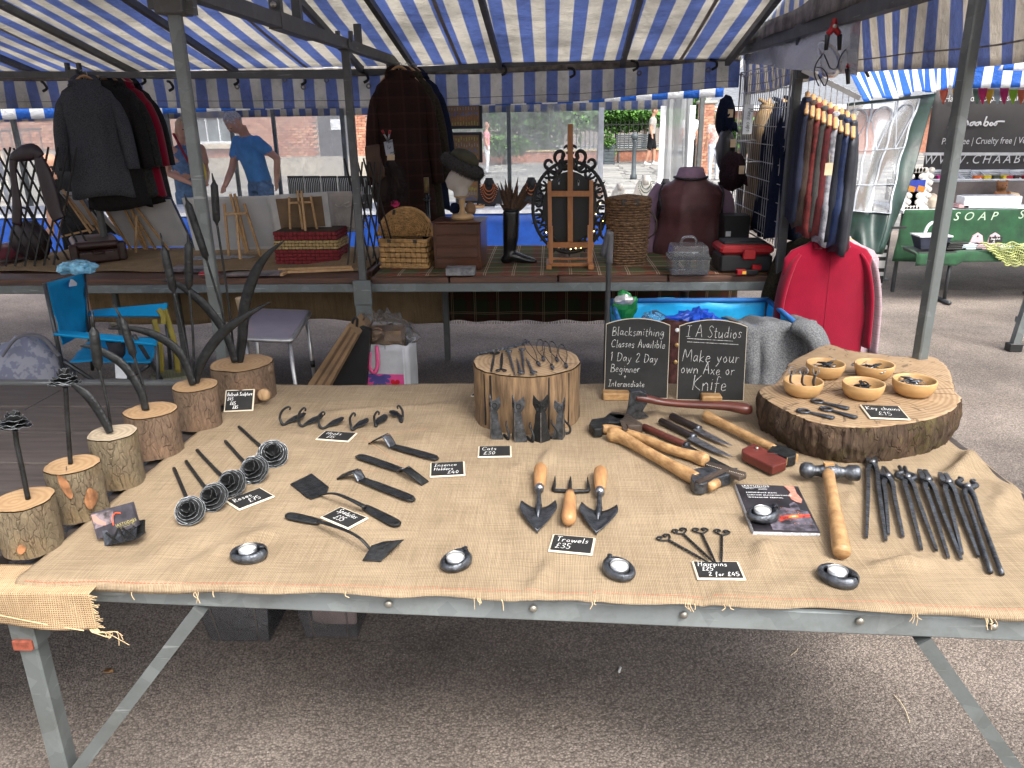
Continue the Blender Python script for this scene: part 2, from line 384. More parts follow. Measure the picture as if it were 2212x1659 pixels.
def ring_mat(name,light,dark,freq=90,cracks=.5,c0=(0,0,0)):
    """sawn end grain: growth rings round the log's own axis"""
    m,n,l,o=_nodes(name);tc=n.new('ShaderNodeTexCoord');vec=mapped(n,l,tc.outputs['Object'],(1,1,0),(0,0,0),c0)
    va=n.new('ShaderNodeVectorMath');va.operation='MULTIPLY_ADD';nz=n.new('ShaderNodeTexNoise');nz.inputs['Scale'].default_value=12;l.new(vec,nz.inputs['Vector'])
    l.new(nz.outputs['Color'],va.inputs[0]);va.inputs[1].default_value=(.02,.02,0);l.new(vec,va.inputs[2])
    ln=n.new('ShaderNodeVectorMath');ln.operation='LENGTH';l.new(va.outputs[0],ln.inputs[0])
    s=math_node(n,l,'SINE',math_node(n,l,'MULTIPLY',ln.outputs['Value'],freq*6.28))
    f=math_node(n,l,'ADD',math_node(n,l,'MULTIPLY',s,.18),noise_node(n,l,vec,25,5))
    c=mix_col(n,l,ramp(n,l,f,.3,.75),dark,light)
    sp=n.new('ShaderNodeSeparateXYZ');l.new(va.outputs[0],sp.inputs[0])
    an=math_node(n,l,'ARCTAN2',sp.outputs[1],sp.outputs[0])
    cv=n.new('ShaderNodeCombineXYZ');l.new(math_node(n,l,'MULTIPLY',an,9),cv.inputs[0]);l.new(math_node(n,l,'MULTIPLY',ln.outputs['Value'],9),cv.inputs[1])
    cr=ramp(n,l,noise_node(n,l,cv.outputs[0],1.3,3,.7),.60,.66);
    c=mix_col(n,l,math_node(n,l,'MULTIPLY',cr,cracks),c,tuple(x*.25 for x in dark))
    b=n.new('ShaderNodeBsdfPrincipled');b.inputs['Roughness'].default_value=.75;l.new(c,b.inputs['Base Color'])
    l.new(bump_node(n,l,f,.25,.002),b.inputs['Normal']);l.new(b.outputs[0],o.inputs[0]);return m
def bark_mat(name,a,b_,c_,sc_=(14,14,5),moss=0):
    m,n,l,o=_nodes(name);tc=n.new('ShaderNodeTexCoord');vec=mapped(n,l,tc.outputs['Object'],sc_)
    vo=n.new('ShaderNodeTexVoronoi');vo.feature='DISTANCE_TO_EDGE';vo.inputs['Scale'].default_value=4.6
    va=n.new('ShaderNodeVectorMath');va.operation='MULTIPLY_ADD';nz=n.new('ShaderNodeTexNoise');nz.inputs['Scale'].default_value=2;l.new(vec,nz.inputs['Vector'])
    l.new(nz.outputs['Color'],va.inputs[0]);va.inputs[1].default_value=(.7,.7,.7);l.new(vec,va.inputs[2]);l.new(va.outputs[0],vo.inputs['Vector'])
    cr=ramp(n,l,vo.outputs['Distance'],.0,.05)
    nn=noise_node(n,l,vec,1.2,6,.7);c=mix_col(n,l,ramp(n,l,nn,.35,.65),a,b_)
    c=mix_col(n,l,math_node(n,l,'MULTIPLY',ramp(n,l,noise_node(n,l,tc.outputs['Object'],6,3),.5,.7),.6),c,c_)
    if moss:c=mix_col(n,l,math_node(n,l,'MULTIPLY',ramp(n,l,noise_node(n,l,tc.outputs['Object'],9,5,.8),.5,.68),moss),c,(.12,.13,.02))
    cm=math_node(n,l,'ADD',math_node(n,l,'MULTIPLY',cr,.3),math_node(n,l,'MULTIPLY',ramp(n,l,noise_node(n,l,vec,4.5,7,.8),.36,.62),.7));c=mix_col(n,l,cm,tuple(x*.45 for x in b_),c)
    b=n.new('ShaderNodeBsdfPrincipled');b.inputs['Roughness'].default_value=.9;b.inputs['Specular IOR Level'].default_value=.2;l.new(c,b.inputs['Base Color'])
    h=math_node(n,l,'ADD',math_node(n,l,'MULTIPLY',cr,.6),math_node(n,l,'MULTIPLY',noise_node(n,l,vec,3.5,6,.75),1.6));l.new(bump_node(n,l,h,.7,.008),b.inputs['Normal']);l.new(b.outputs[0],o.inputs[0]);return m
def wood_mat(name,a,b_,sc_=(3,30,30),rough=.5,bump=.15):
    m,n,l,o=_nodes(name);tc=n.new('ShaderNodeTexCoord');vec=mapped(n,l,tc.outputs['Object'],sc_)
    f=noise_node(n,l,vec,1.6,7,.62);c=mix_col(n,l,ramp(n,l,f,.32,.68),b_,a)
    b=n.new('ShaderNodeBsdfPrincipled');b.inputs['Roughness'].default_value=rough;l.new(c,b.inputs['Base Color'])
    l.new(bump_node(n,l,f,bump,.003),b.inputs['Normal']);l.new(b.outputs[0],o.inputs[0]);return m
def galv_mat(name,base=(.16,.18,.18),patch=(.27,.30,.30),rough=.5,metal=.45):
    m,n,l,o=_nodes(name);tc=n.new('ShaderNodeTexCoord');vec=tc.outputs['Object']
    vo=n.new('ShaderNodeTexVoronoi');vo.inputs['Scale'].default_value=22;vo.inputs['Randomness'].default_value=1;l.new(vec,vo.inputs['Vector'])
    s=n.new('ShaderNodeSeparateColor');l.new(vo.outputs['Color'],s.inputs[0])
    c=mix_col(n,l,math_node(n,l,'MULTIPLY',ramp(n,l,s.outputs[0],.72,.8),.28),base,patch)
    d=ramp(n,l,noise_node(n,l,vec,7,6,.7),.45,.75);c=mix_col(n,l,math_node(n,l,'MULTIPLY',d,.55),c,(.09,.085,.075))
    sc1=ramp(n,l,noise_node(n,l,mapped(n,l,vec,(6,6,90)),1,3),.66,.72);c=mix_col(n,l,math_node(n,l,'MULTIPLY',sc1,.35),c,(.5,.52,.52))
    b=n.new('ShaderNodeBsdfPrincipled');b.inputs['Metallic'].default_value=metal;b.inputs['Roughness'].default_value=rough;l.new(c,b.inputs['Base Color'])
    l.new(bump_node(n,l,noise_node(n,l,vec,60,3),.15,.002),b.inputs['Normal']);l.new(b.outputs[0],o.inputs[0]);return m

# ---------------------------------------------------------------- handwriting: single-stroke letters
def _g(w,*strokes):return(w,[[(float(a),float(b))for a,b in(p.split(',')for p in st.split())]for st in strokes])
GL={
'A':_g(.7,'0,0 .3,1 .38,1 .65,0','.1,.38 .58,.4'),'B':_g(.6,'.05,0 .05,1','.05,1 .4,.95 .42,.65 .1,.52 .5,.45 .5,.1 .05,0'),
'C':_g(.65,'.6,.85 .4,1 .1,.75 .05,.35 .25,.02 .6,.12'),'D':_g(.65,'.08,0 .08,1','.08,1 .5,.85 .6,.45 .4,.08 .08,0'),
'H':_g(.65,'.05,0 .08,1','.55,0 .58,1','.06,.5 .57,.52'),'I':_g(.5,'.25,0 .27,1','.02,1 .5,1','0,0 .48,0'),
'K':_g(.6,'.05,0 .08,1','.55,1 .1,.45 .6,0'),'M':_g(.85,'0,0 .12,1 .4,.3 .7,1 .82,0'),'R':_g(.6,'.05,0 .05,1','.05,1 .45,.9 .42,.6 .08,.5 .55,0'),
'S':_g(.55,'.5,.88 .3,1 .08,.8 .28,.52 .48,.25 .25,0 .02,.12'),'T':_g(.6,'.3,0 .3,1','0,1 .62,1'),
'a':_g(.5,'.42,.45 .2,.5 .05,.22 .2,.02 .4,.3','.42,.48 .42,.08 .5,.02'),'b':_g(.48,'.06,1 .06,.05 .3,.02 .42,.28 .25,.5 .08,.35'),
'c':_g(.42,'.38,.42 .2,.5 .05,.25 .18,.02 .4,.08'),'d':_g(.5,'.4,.4 .18,.48 .05,.2 .2,.02 .4,.25','.42,1 .42,.02'),
'e':_g(.45,'.06,.26 .38,.3 .3,.5 .1,.42 .06,.15 .2,0 .42,.1'),'f':_g(.38,'.4,.9 .25,1 .15,.8 .12,-.25','0,.5 .34,.52'),
'g':_g(.5,'.4,.4 .2,.5 .06,.25 .2,.05 .4,.3','.42,.48 .4,-.2 .2,-.35 .02,-.22'),'h':_g(.48,'.06,0 .06,1','.07,.3 .25,.5 .38,.4 .42,0'),
'i':_g(.2,'.1,.5 .1,.02','.1,.7 .12,.74'),'k':_g(.45,'.06,0 .06,1','.38,.5 .08,.22 .42,0'),'l':_g(.22,'.1,1 .1,.05 .18,.02'),
'm':_g(.75,'.05,0 .05,.5','.06,.3 .2,.5 .32,.4 .33,0','.34,.3 .5,.5 .62,.4 .66,0'),'n':_g(.48,'.05,0 .05,.5','.06,.3 .25,.5 .38,.4 .42,0'),
'o':_g(.48,'.25,.5 .06,.28 .2,0 .4,.2 .25,.5'),'p':_g(.48,'.06,-.35 .06,.5','.06,.4 .25,.5 .42,.28 .25,.02 .07,.12'),
'r':_g(.38,'.06,0 .06,.5','.07,.28 .2,.48 .36,.45'),'s':_g(.4,'.36,.45 .18,.5 .08,.36 .3,.2 .2,0 .02,.06'),'t':_g(.36,'.16,.85 .16,.08 .32,.02','0,.55 .34,.57'),
'u':_g(.48,'.05,.5 .06,.1 .2,0 .38,.25','.4,.5 .4,.05 .48,0'),'v':_g(.44,'.02,.5 .2,0 .42,.5'),'w':_g(.68,'.02,.5 .15,0 .33,.42 .5,0 .66,.5'),
'x':_g(.46,'.04,.5 .42,0','.4,.5 .02,0'),'y':_g(.46,'.04,.5 .2,.08','.42,.5 .2,-.1 .02,-.32'),
'0':_g(.52,'.25,1 .05,.5 .25,0 .46,.5 .25,1'),'1':_g(.3,'.02,.8 .16,1 .16,0'),'2':_g(.52,'.05,.8 .25,1 .42,.75 .05,.02 .5,.05'),
'3':_g(.5,'.05,.9 .3,1 .4,.75 .15,.55 .45,.3 .28,0 .02,.1'),'4':_g(.55,'.3,1 .02,.35 .5,.38','.36,.6 .36,0'),'5':_g(.5,'.45,1 .1,1 .08,.58 .4,.5 .42,.15 .2,0 .02,.1'),
'6':_g(.5,'.4,.95 .1,.6 .08,.15 .28,0 .44,.2 .28,.42 .1,.3'),'7':_g(.5,'.02,1 .46,1 .15,0','.08,.5 .42,.52'),'8':_g(.5,'.4,.85 .2,1 .08,.78 .42,.28 .22,0 .05,.22 .4,.7 .4,.85'),
'£':_g(.55,'.5,.85 .32,1 .2,.8 .22,.3 .05,.02 .52,.04','.05,.48 .42,.5'),'+':_g(.5,'.25,.1 .25,.6','.02,.35 .48,.37'),' ':(.35,[]),'-':_g(.5,'0,.4 .45,.42'),
}
def writing(mb,lines,width=.0009,jit=.04,xmax=None):
    """lines: (text, x, y, size, slope) in the sheet's own plane; flat strokes"""
    rnd=random.Random(len(lines)*13+len(lines[0][0]))
    for text,x0,y0,size,slope in lines:
        x=0;full=sum(GL.get(ch,(.4,[]))[0]+.12 for ch in text)*size;kx=.86
        if xmax and x0+full*kx>xmax:kx=(xmax-x0)/full
        for ch in text:
            wd,sts=GL.get(ch,(.4,[]))
            dy=rnd.uniform(-jit,jit);sxx=rnd.uniform(.92,1.08)
            for st in sts:
                pts=[V((x0+(x+a*sxx+b*.12)*size*kx,y0+(b+dy+rnd.uniform(-jit,jit)*.5)*size+(x+a)*size*kx*slope,0))for a,b in st]
                pts=smooth_path(pts,4)if len(pts)>2 else pts
                vs=[];n=len(pts)
                for i,p in enumerate(pts):
                    d=pts[min(i+1,n-1)]-pts[max(i-1,0)]
                    if d.length<1e-7:d=V((1,0,0))
                    d.normalize();q=V((-d.y,d.x,0))*width*.5*(.75+.5*rnd.random());vs+=[p-q,p+q]
                mb.add(vs,[(2*i,2*i+2,2*i+3,2*i+1)for i in range(n-1)])
            x+=wd*sxx+.12
    return mb
def print_text(body,size,mb,M,shear=0,spacing=1,bold=0,align='LEFT',scale_x=1):
    cu=bpy.data.curves.new('t','FONT');cu.body=body;cu.size=size;cu.shear=shear;cu.space_character=spacing;cu.offset=bold;cu.align_x=align;cu.resolution_u=3
    ob=bpy.data.objects.new('t',cu);COL.objects.link(ob)
    dg=bpy.context.evaluated_depsgraph_get();me=bpy.data.meshes.new_from_object(ob.evaluated_get(dg))
    mb.add([M@V((v.co.x*scale_x,v.co.y,0))for v in me.vertices],[tuple(p.vertices)for p in me.polygons])
    bpy.data.objects.remove(ob);bpy.data.curves.remove(cu);bpy.data.meshes.remove(me)
    return mb

# ================================================================ the setting
M_ASPH=asphalt_mat('asphalt')
M_GALV=galv_mat('galvanised_steel');M_GALVD=galv_mat('dull_steel',(.11,.115,.115),(.17,.18,.18),.6,.3)
M_GALVL=galv_mat('light_galvanised',(.23,.26,.265),(.36,.40,.40),.5,.35)
M_STRIPE=stripe_mat('striped_tarpaulin',(.30,.37,.60),(.76,.73,.675),.147,0,.62,.2,.42)
M_STRIPEY=stripe_mat('striped_tarpaulin_side',(.29,.35,.56),(.75,.71,.65),.147,1,.58,0,.42)
M_STRIPE2=stripe_mat('bright_striped_tarpaulin',(.03,.16,.62),(.85,.87,.9),.26,0,.35,.1,.06)
M_GRIME=mat('grimy_hem',(.20,.18,.165),.7,var=.5,scale=14,bump=.2)
M_BURLAP=burlap_mat('burlap',(.42,.322,.212),(.265,.198,.126))
M_BURLAP2=burlap_mat('coarse_burlap',(.50,.365,.22),(.33,.225,.13),.0045)
M_TAN=burlap_mat('tan_hessian',(.36,.25,.14),(.24,.16,.09),.004)
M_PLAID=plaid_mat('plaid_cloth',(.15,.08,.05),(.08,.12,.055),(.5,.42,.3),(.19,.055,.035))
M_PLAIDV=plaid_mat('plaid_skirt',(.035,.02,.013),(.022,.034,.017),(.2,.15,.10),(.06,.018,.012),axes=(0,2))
M_BOARD=wood_mat('dark_board',(.06,.047,.042),(.024,.018,.016),(3,40,40),.7,.4)
M_BOARDR=wood_mat('brown_board',(.13,.06,.035),(.045,.022,.015),(3,40,40),.55,.3)
M_SEAM=mat('canvas_seam',(.36,.34,.31),.7,var=.2)
M_BOLT=mat('bolt',(.42,.40,.35),.4,.8,var=.3)
M_RUST=mat('rust',(.22,.055,.03),.8,var=.4,scale=60)
M_BLACKP=mat('black_plastic',(.012,.012,.013),.45,var=.2)
M_CLEAR=clear_mat('clear_sheet',(.93,.95,.97),.42,.5,.22,1.6)

# ground: one sheet to the horizon, paving laid over it beyond the stalls
g=MB();g.grid(lambda u,v:V((-400+800*u,-60+900*v,0)),9,9,smooth=False,flip=False);tag(g.build('ground',M_ASPH),kind='structure')
pv=MB();pv.box((0,30,.002),(70,37,.008));pav=tag(pv.build('pavement',mat('paving_bed',(.16,.155,.15),.9,var=.35,scale=2)),kind='structure')
slabm=[mat('paving_stone_%d'%i,c,.62,var=.3,scale=3,bump=.3,bscale=25)for i,c in enumerate(((.25,.245,.23),(.19,.185,.18),(.31,.30,.275)))]
sl=[]
for i in range(3):
    m=MB();m.bbox((0,0,0),(.88,.40,.03),.008);me=m.mesh('paving_slab');me.materials.append(slabm[i]);sl.append(me)
rr=random.Random(3);cnt=0
for j in range(34):
    y=13.2+j*.415
    x=.6+rr.uniform(0,.4)
    while x<y*.135+2.6 and cnt<300:
        link_mesh('paving_slab',sl[rr.randrange(3)],pav,(x,y,.004+rr.uniform(0,.006)),(rr.uniform(-.006,.006),rr.uniform(-.006,.006),rr.uniform(-.01,.01)),(rr.uniform(.8,1.0),1,1));x+=.9;cnt+=1
m=MB()
for j in range(84):
    y=13.2+j*.415;x=-20+rr.uniform(0,.9)
    while x<18:
        if not(.1<x<y*.135+3.1 and j<34):
            m.mi=rr.randrange(3);m.box((x,y,.006+rr.uniform(0,.004)),(.87,.39,.03))
        x+=.9
tag(m.build('far_paving',slabm,pav),kind='stuff')

# ---------------------------------------------------------------- front stall frame
ZB,ZC=.742,.757
fs=thing('market_stall','grey galvanised steel frame of the front stall table','market stall',(0,1.9,0))
def fpart(name,fn,m=M_GALV,root=fs,**k):
    q=MB(root,True);fn(q);return q.build(name,m,**k)
def sqpost(q,x,y,z0,z1,w=.05,rz=0):q.bbox((x,y,(z0+z1)/2),(w,w,z1-z0),.004,rz)
XL,XR=-1.12,1.17
for nm,x,y,z1,rz in(('post',XL,2.5,1.97,.12),('post',XR,2.42,2.06,R(18))):
    fpart(nm,lambda q:sqpost(q,x,y,0,z1,.036,rz),bevel=0)
fpart('foot_plate',lambda q:(q.box((XL,2.5,.006),(.12,.12,.012)),q.box((XR,2.42,.006),(.12,.12,.012))))
fpart('leg',lambda q:(sqpost(q,-1.072,1.305,0,.69,.04),q.bbox((-1.072,1.305,.635),(.052,.052,.10),.004)))
fpart('leg',lambda q:(sqpost(q,1.10,1.225,0,.69,.04),q.bbox((1.10,1.225,.635),(.052,.052,.10),.004)))
fpart('front_rail',lambda q:q.bbox((.03,1.283,.71),(2.30,.042,.05),.005,-.043),M_GALVL)
fpart('back_rail',lambda q:q.bbox((.02,2.47,.70),(2.24,.04,.05),.005))
for x in(-1.09,1.12):fpart('side_rail',lambda q:q.bbox((x,1.86,.70),(.04,1.22,.05),.005))
fpart('brace',lambda q:q.bar((-1.045,1.305,.25),(-.70,1.305,.68),.026,.03,(0,1,0)))
fpart('brace',lambda q:q.bar(Q(1990,1376,1.25),Q(2240,1725,1.25),.027,.03,(0,1,0)))
for px,py in((840,1303),(1152,1313),(1477,1327),(1857,1340),(2145,1352)):
    b=Q(px,py,1.24);b.y=1.262-.043*b.x-.0005;b=Q(px,py,b.y)
    fpart('bolt',lambda q:(q.lathe([(.0001,.0),(.007,0),(.008,.003),(.006,.006),(.0001,.007)],12,(b.x,b.y,b.z),Matrix.Rotation(R(90),3,'X'))),M_BOLT)
fpart('rusty_clip',lambda q:q.bbox((-1.072,1.279,.60),(.042,.014,.025),.003),M_RUST)
rb=random.Random(5)
for i in range(6):
    fpart('board',lambda q:q.bbox((.02,1.435+i*.193,ZB-.018),(2.2,.187,.036),.004),M_BOARD)
for i in range(6):
    q=MB(fs,True);q.bbox((-2.25,1.30+i*.215,ZB-.016+rb.uniform(-.002,.002)),(2.18,.209,.036),.004);q.build('board',M_BOARD)
q=MB(fs,True);q.bbox((-2.25,2.5,.725),(2.2,.035,.06),.004);q.build('back_rail',M_GALVD)
q=MB(fs,True);q.bbox((-2.25,1.19,.70),(2.2,.04,.05),.004);q.build('front_rail',M_GALVD)

rf=random.Random(11);M_STRAW=mat('frayed_thread',(.62,.45,.26),.9)
# second, coarser piece hanging over the left front corner
rc2=thing('burlap_offcut','frayed burlap piece hanging over the left front corner of the table','cloth',(-1.1,1.2,.72))
def off_fn(u,v):
    x=-1.62+u*.735;k=max(0,min(1,v));
    y=1.34-.08*min(1,k*2.2)-.008*math.sin(u*19)*k;z=.748 if k<.3 else .748-(k-.3)*(.085+.03*u)
    if k>.3:y=1.242-.012*math.sin(u*16)*(k-.3)
    return V((x,y,z))
q=MB(rc2,True);q.grid(off_fn,50,24);q.build('cloth',M_BURLAP2,thick=.0015)
q=MB(rc2,True)
for i in range(26):
    a=off_fn(1,.3+.7*i/25);q.tube([a,a+V((rf.uniform(.006,.018),-.002,rf.uniform(-.006,.002)))],.0006,4)
for i in range(9):
    a=off_fn(1-.02*rf.random(),1);q.tube(smooth_path([a,a+V((.01,-.004,-.006)),a+V((.02+.03*rf.random(),-.006,-.012*rf.random())),a+V((.03+.04*rf.random(),-.006,-.008-.03*rf.random()))],3),.0007,4)
q.tube(smooth_path([off_fn(.62,.3)+V((0,-.004,0)),off_fn(.66,.55)+V((0,-.006,0)),off_fn(.8,.8)+V((0,-.006,0)),off_fn(.97,1)+V((0,-.004,0))],5),.0011,5)
tag(q.build('frayed_threads',M_STRAW),kind='stuff')

# ---------------------------------------------------------------- rear stall: frame, table, roof beams
YE,ZE=5.45,1.935
rs=thing('market_stall','dull steel posts, roof poles and plank table of the rear clothing stall','market stall',(0,4.8,0))
def rpart(name,fn,m=M_GALVD,**k):
    q=MB(rs,True);fn(q);return q.build(name,m,**k)
for x,y,z1,wd in((-1.035,4.21,1.99,.038),(-1.02,5.38,1.93,.038),(1.225,4.21,2.0,.042),(1.26,5.38,1.98,.04),(-2.88,4.93,1.92,.034),(-4.6,4.21,1.95,.05),(-4.6,5.38,1.95,.05)):
    rpart('post',lambda q:sqpost(q,x,y,0,z1,wd))
    rpart('post_cap',lambda q:(q.bbox((x,y,z1-.03),(wd+.026,wd+.026,.05),.004),q.box((x-.03,y-.01,z1+.01),(.018,.03,.05)),q.box((x+.03,y+.01,z1+.01),(.018,.03,.05))))
for x,y in((-1.02,5.38),(1.26,5.38),(-2.88,4.93)):rpart('bracket',lambda q:q.bbox((x,y-.03,1.79),(.075,.012,.09),.003))
rpart('post_cap',lambda q:(q.bbox((XL,2.5,1.93),(.085,.085,.05),.004),q.box((XL-.05,2.48,1.96),(.03,.02,.08)),q.box((XL+.05,2.5,1.95),(.03,.03,.09))))
rpart('roof_beam',lambda q:q.bar((-1.12,1.35,1.985),(-1.0,5.40,1.955),.046,.05))
rpart('roof_beam',lambda q:q.bar((1.2,1.35,1.955),(1.2,5.45,1.985),.05,.055))
rpart('sleeve',lambda q:q.bar((-1.065,3.25,1.972),(-1.06,3.72,1.969),.054,.062))
rpart('eave_pole',lambda q:q.bar((-4.8,YE,ZE-.01),(-1.0,YE,ZE-.035),.035,.035))
rpart('eave_pole',lambda q:q.bar((-1.0,YE,ZE-.03),(1.2,YE,ZE+.045),.035,.035))
rpart('coat_rail',lambda q:q.bar((-4.6,4.96,1.925),(-1.2,4.96,1.855),.036,.036))
def roof_z(y):return(ZE+.215*(YE-y))if y>3.4 else 2.376-.15*(3.4-y)
for xe in(-3.4,-2.75,-2.08,-1.24,-.89,-.33,.46,1.13):
    dx=.03 if xe<1 else .0
    rpart('rafter',lambda q:q.bar((xe,YE,roof_z(YE)-.02),(xe-dx,3.42,roof_z(3.42)-.025),.03,.036))
rpart('ridge_pole',lambda q:q.bar((-4.8,3.4,2.35),(1.2,3.4,2.35),.04,.04))
for y in(3.31,3.57,4.6):rpart('strut',lambda q:q.bar((-1.075+(y-3.3)*.015,y,1.97),(-1.075+(y-3.3)*.015,y,roof_z(y)-.02),.045 if y<3.4 else .036,.036,(0,1,0)))
rpart('strut',lambda q:q.bar((1.2,3.95,1.97),(1.2,3.95,roof_z(3.95)-.02),.036,.036,(0,1,0)))
rpart('strut_bolt',lambda q:q.lathe([(.0001,0),(.012,0),(.012,.008),(.0001,.01)],8,(-1.075,3.285,2.03),Matrix.Rotation(R(90),3,'X')),M_BOLT)
# the table
rpart('front_rail',lambda q:q.bbox((-2.6,4.25,.716),(3.1,.04,.05),.004),M_GALV)
rpart('front_rail',lambda q:q.bbox((.1,4.25,.716),(2.2,.04,.05),.004),M_GALV)
rpart('rail_bracket',lambda q:(q.bbox((-1.035,4.175,.70),(.10,.02,.14),.003),q.bbox((-1.035,4.175,.59),(.09,.02,.10),.003)),M_GALV)
rpart('back_rail',lambda q:q.bbox((-1.6,5.28,.716),(5.6,.04,.05),.004))
for x,y in((-4.0,4.28),(-2.6,5.2),(-.72,5.2),(1.2,4.26)):rpart('leg',lambda q:sqpost(q,x,y,0,.67,.04))
x0=-4.45
for wd in(1.65,1.75):rpart('board',lambda q:q.bbox((x0+wd/2,4.33,.757),(wd-.006,.2,.034),.004),M_BOARDR);x0+=wd
x0=-1.0
for wd in(.44,.60,.60,.60):rpart('board',lambda q:q.bbox((x0+wd/2,4.33,.757),(wd-.008,.2,.034),.004),M_BOARDR);x0+=wd
for i in range(4):
    rpart('board',lambda q:q.bbox((-2.72,4.54+i*.205,.755),(3.36,.2,.034),.004),M_BOARDR)
    rpart('board',lambda q:q.bbox((.115,4.54+i*.205,.755),(2.23,.2,.034),.004),M_BOARDR)
ZR=.777
rt=thing('hessian_tablecloth','crumpled tan hessian under the easels on the rear table','tablecloth',(-2.2,4.8,ZR))
def hes(u,v):
    x=-3.35+u*2.28;y=5.30-v*.88-.05*noise.noise((u*5,3,0))*v+.05*max(0,.2-u)*v*4
    z=ZR+.004+.018*max(0,noise.noise((x*4,y*6,5)))+(.045*math.exp(-((x+1.25)/.14)**2)*math.exp(-((y-4.75)/.12)**2))
    return V((x,y,z))
q=MB(rt,True);q.grid(hes,90,40);q.build('cloth',M_TAN,thick=.002)
q=MB(rt,True);q.grid(lambda u,v:V((-3.3+2.57*u,5.315+.018*math.sin(u*40)*v+.01*math.sin(u*15),.77-(.52+.02*math.sin(u*8))*v)),80,14);q.build('hanging_skirt',M_TAN,thick=.002)
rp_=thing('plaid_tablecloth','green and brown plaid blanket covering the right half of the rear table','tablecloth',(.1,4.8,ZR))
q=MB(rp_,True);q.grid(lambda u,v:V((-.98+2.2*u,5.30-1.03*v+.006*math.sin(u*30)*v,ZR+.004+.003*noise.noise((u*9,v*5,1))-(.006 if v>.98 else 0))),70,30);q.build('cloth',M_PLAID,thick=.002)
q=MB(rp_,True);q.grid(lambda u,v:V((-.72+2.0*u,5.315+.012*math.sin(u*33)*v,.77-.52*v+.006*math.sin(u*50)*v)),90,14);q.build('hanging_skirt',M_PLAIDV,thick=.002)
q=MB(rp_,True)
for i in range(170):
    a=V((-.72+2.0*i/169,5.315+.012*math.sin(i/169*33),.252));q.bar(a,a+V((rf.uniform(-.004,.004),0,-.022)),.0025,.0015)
q.build('fringe',M_PLAIDV)

# ---------------------------------------------------------------- striped canopy over both tables
rcn=thing('striped_canopy','faded blue and white striped canopy stretched over the roof poles above','canopy',(0,3.4,2.3))
RAF=(-4.8,-4.1,-3.4,-2.75,-2.08,-1.24,-.89,-.33,.46,1.15)
def sag(x):
    for a,b in zip(RAF,RAF[1:]):
        if a<=x<=b:t=(x-a)/(b-a);return 4*t*(1-t)*min(1,(b-a))
    return 0
def roof_fn(u,v):
    x=-4.8+u*5.95;y=YE+.01-v*2.06
    e=math.sin(pi*min(1,max(0,v)))
    z=roof_z(y)+.004-.035*sag(x)*e+.006*noise.noise((x*2.2,y*3,0))*e
    return V((x,y,z))
q=MB(rcn,True);q.grid(roof_fn,200,26);q.build('roof_panel',M_STRIPE,thick=.0012)
q=MB(rcn,True);q.grid(lambda u,v:V((-4.8+u*5.95,3.39-v*2.1,roof_z(3.39-v*2.1)+.004-.03*sag(-4.8+u*5.95)*math.sin(pi*v))),90,14);q.build('roof_panel',M_STRIPE,thick=.0012)
for x_ in(-3.05,-1.62,-.60,.82):
    q=MB(rcn,True);q.grid(lambda u,v:roof_fn((x_+4.8+.022*u)/5.95,v)+V((0,0,-.003)),3,26);q.build('roof_seam',M_SEAM)
# valance under the back eave: grimy hem with eyelets on top, stripes below
def val_fn(u,v):
    x=-4.85+u*6.07;top=ZE+.012+.035*max(0,x/1.2)-.012*abs(math.sin(x*3.3));bot=1.695+.016*math.sin(x*1.3)+(.055 if x>.2 else 0)*min(1,max(0,x-.2)/.9)
    return V((x,YE+.035+.022*math.sin(x*9+v)*v+.012*math.sin(x*21)*v,top+(bot-top)*v))
q=MB(rcn,True);q.grid(lambda u,v:val_fn(u,.22+v*.78),240,14);q.build('valance',M_STRIPE,thick=.0012)
q=MB(rcn,True);q.grid(lambda u,v:val_fn(u,v*.23)+V((0,-.003,0)),200,5);q.build('grimy_hem',M_GRIME,thick=.0015)
q=MB(rcn,True);q.grid(lambda u,v:val_fn(u,.80+v*.015)+V((0,-.003,0)),200,2);q.build('seam',M_GRIME)
M_EYE=mat('brass_eyelet',(.25,.24,.22),.4,.7)
for px,py in((512,187),(655,188),(796,186),(614,172),(705,173),(1381,158),(1530,151)):
    c=Q(px,py,YE+.02)
    q=MB(rcn,True);q.tube([c+V((.013*math.cos(2*pi*i/12),0,.013*math.sin(2*pi*i/12)))for i in range(12)],.005,6,closed=True);q.build('eyelet',M_EYE)
for px,py in((98,187),(160,168),(310,172),(370,186),(510,173),(655,173),(790,168),(1087,152),(1234,157),(1540,140),(1370,142)):
    c=Q(px,py,YE-.02)
    q=MB(rcn,True);q.tube(smooth_path([c+V((-.02,0,.03)),c+V((.012,-.03,.02)),c+V((.02,-.02,-.012)),c+V((-.01,-.02,-.03))],4),.009,6);q.build('cord_knot',M_BLACKP)
# side valance along the right beam and the gable above it
def side_fn(u,v):
    y=5.5-u*4.2;top=1.985+.004*math.sin(y*7);bot=1.74+.02*math.sin(y*2.1)
    return V((1.235+.02*math.sin(y*8)*v+.03*v,y,top+(bot-top)*v))
q=MB(rcn,True);q.grid(side_fn,120,10);q.build('side_valance',M_STRIPEY,thick=.0012)
q=MB(rcn,True);q.grid(lambda u,v:side_fn(u,.78+.02*v)+V((-.004,0,0)),100,2);q.build('seam',M_GRIME)
q=MB(rcn,True);q.grid(lambda u,v:V((1.19+.03*math.sin(u*12)*v*(1-v),5.45-u*2.05,2.005+(roof_z(5.45-u*2.05)-2.0)*v)),60,8);q.build('gable_panel',M_STRIPEY,thick=.0012)
q=MB(rcn,True);q.grid(lambda u,v:V((1.165-.012*math.sin(u*25),5.40-u*2.9,1.995+.085*v+.01*math.sin(u*14)*v)),60,4);q.build('grimy_hem',M_GRIME,thick=.0015)

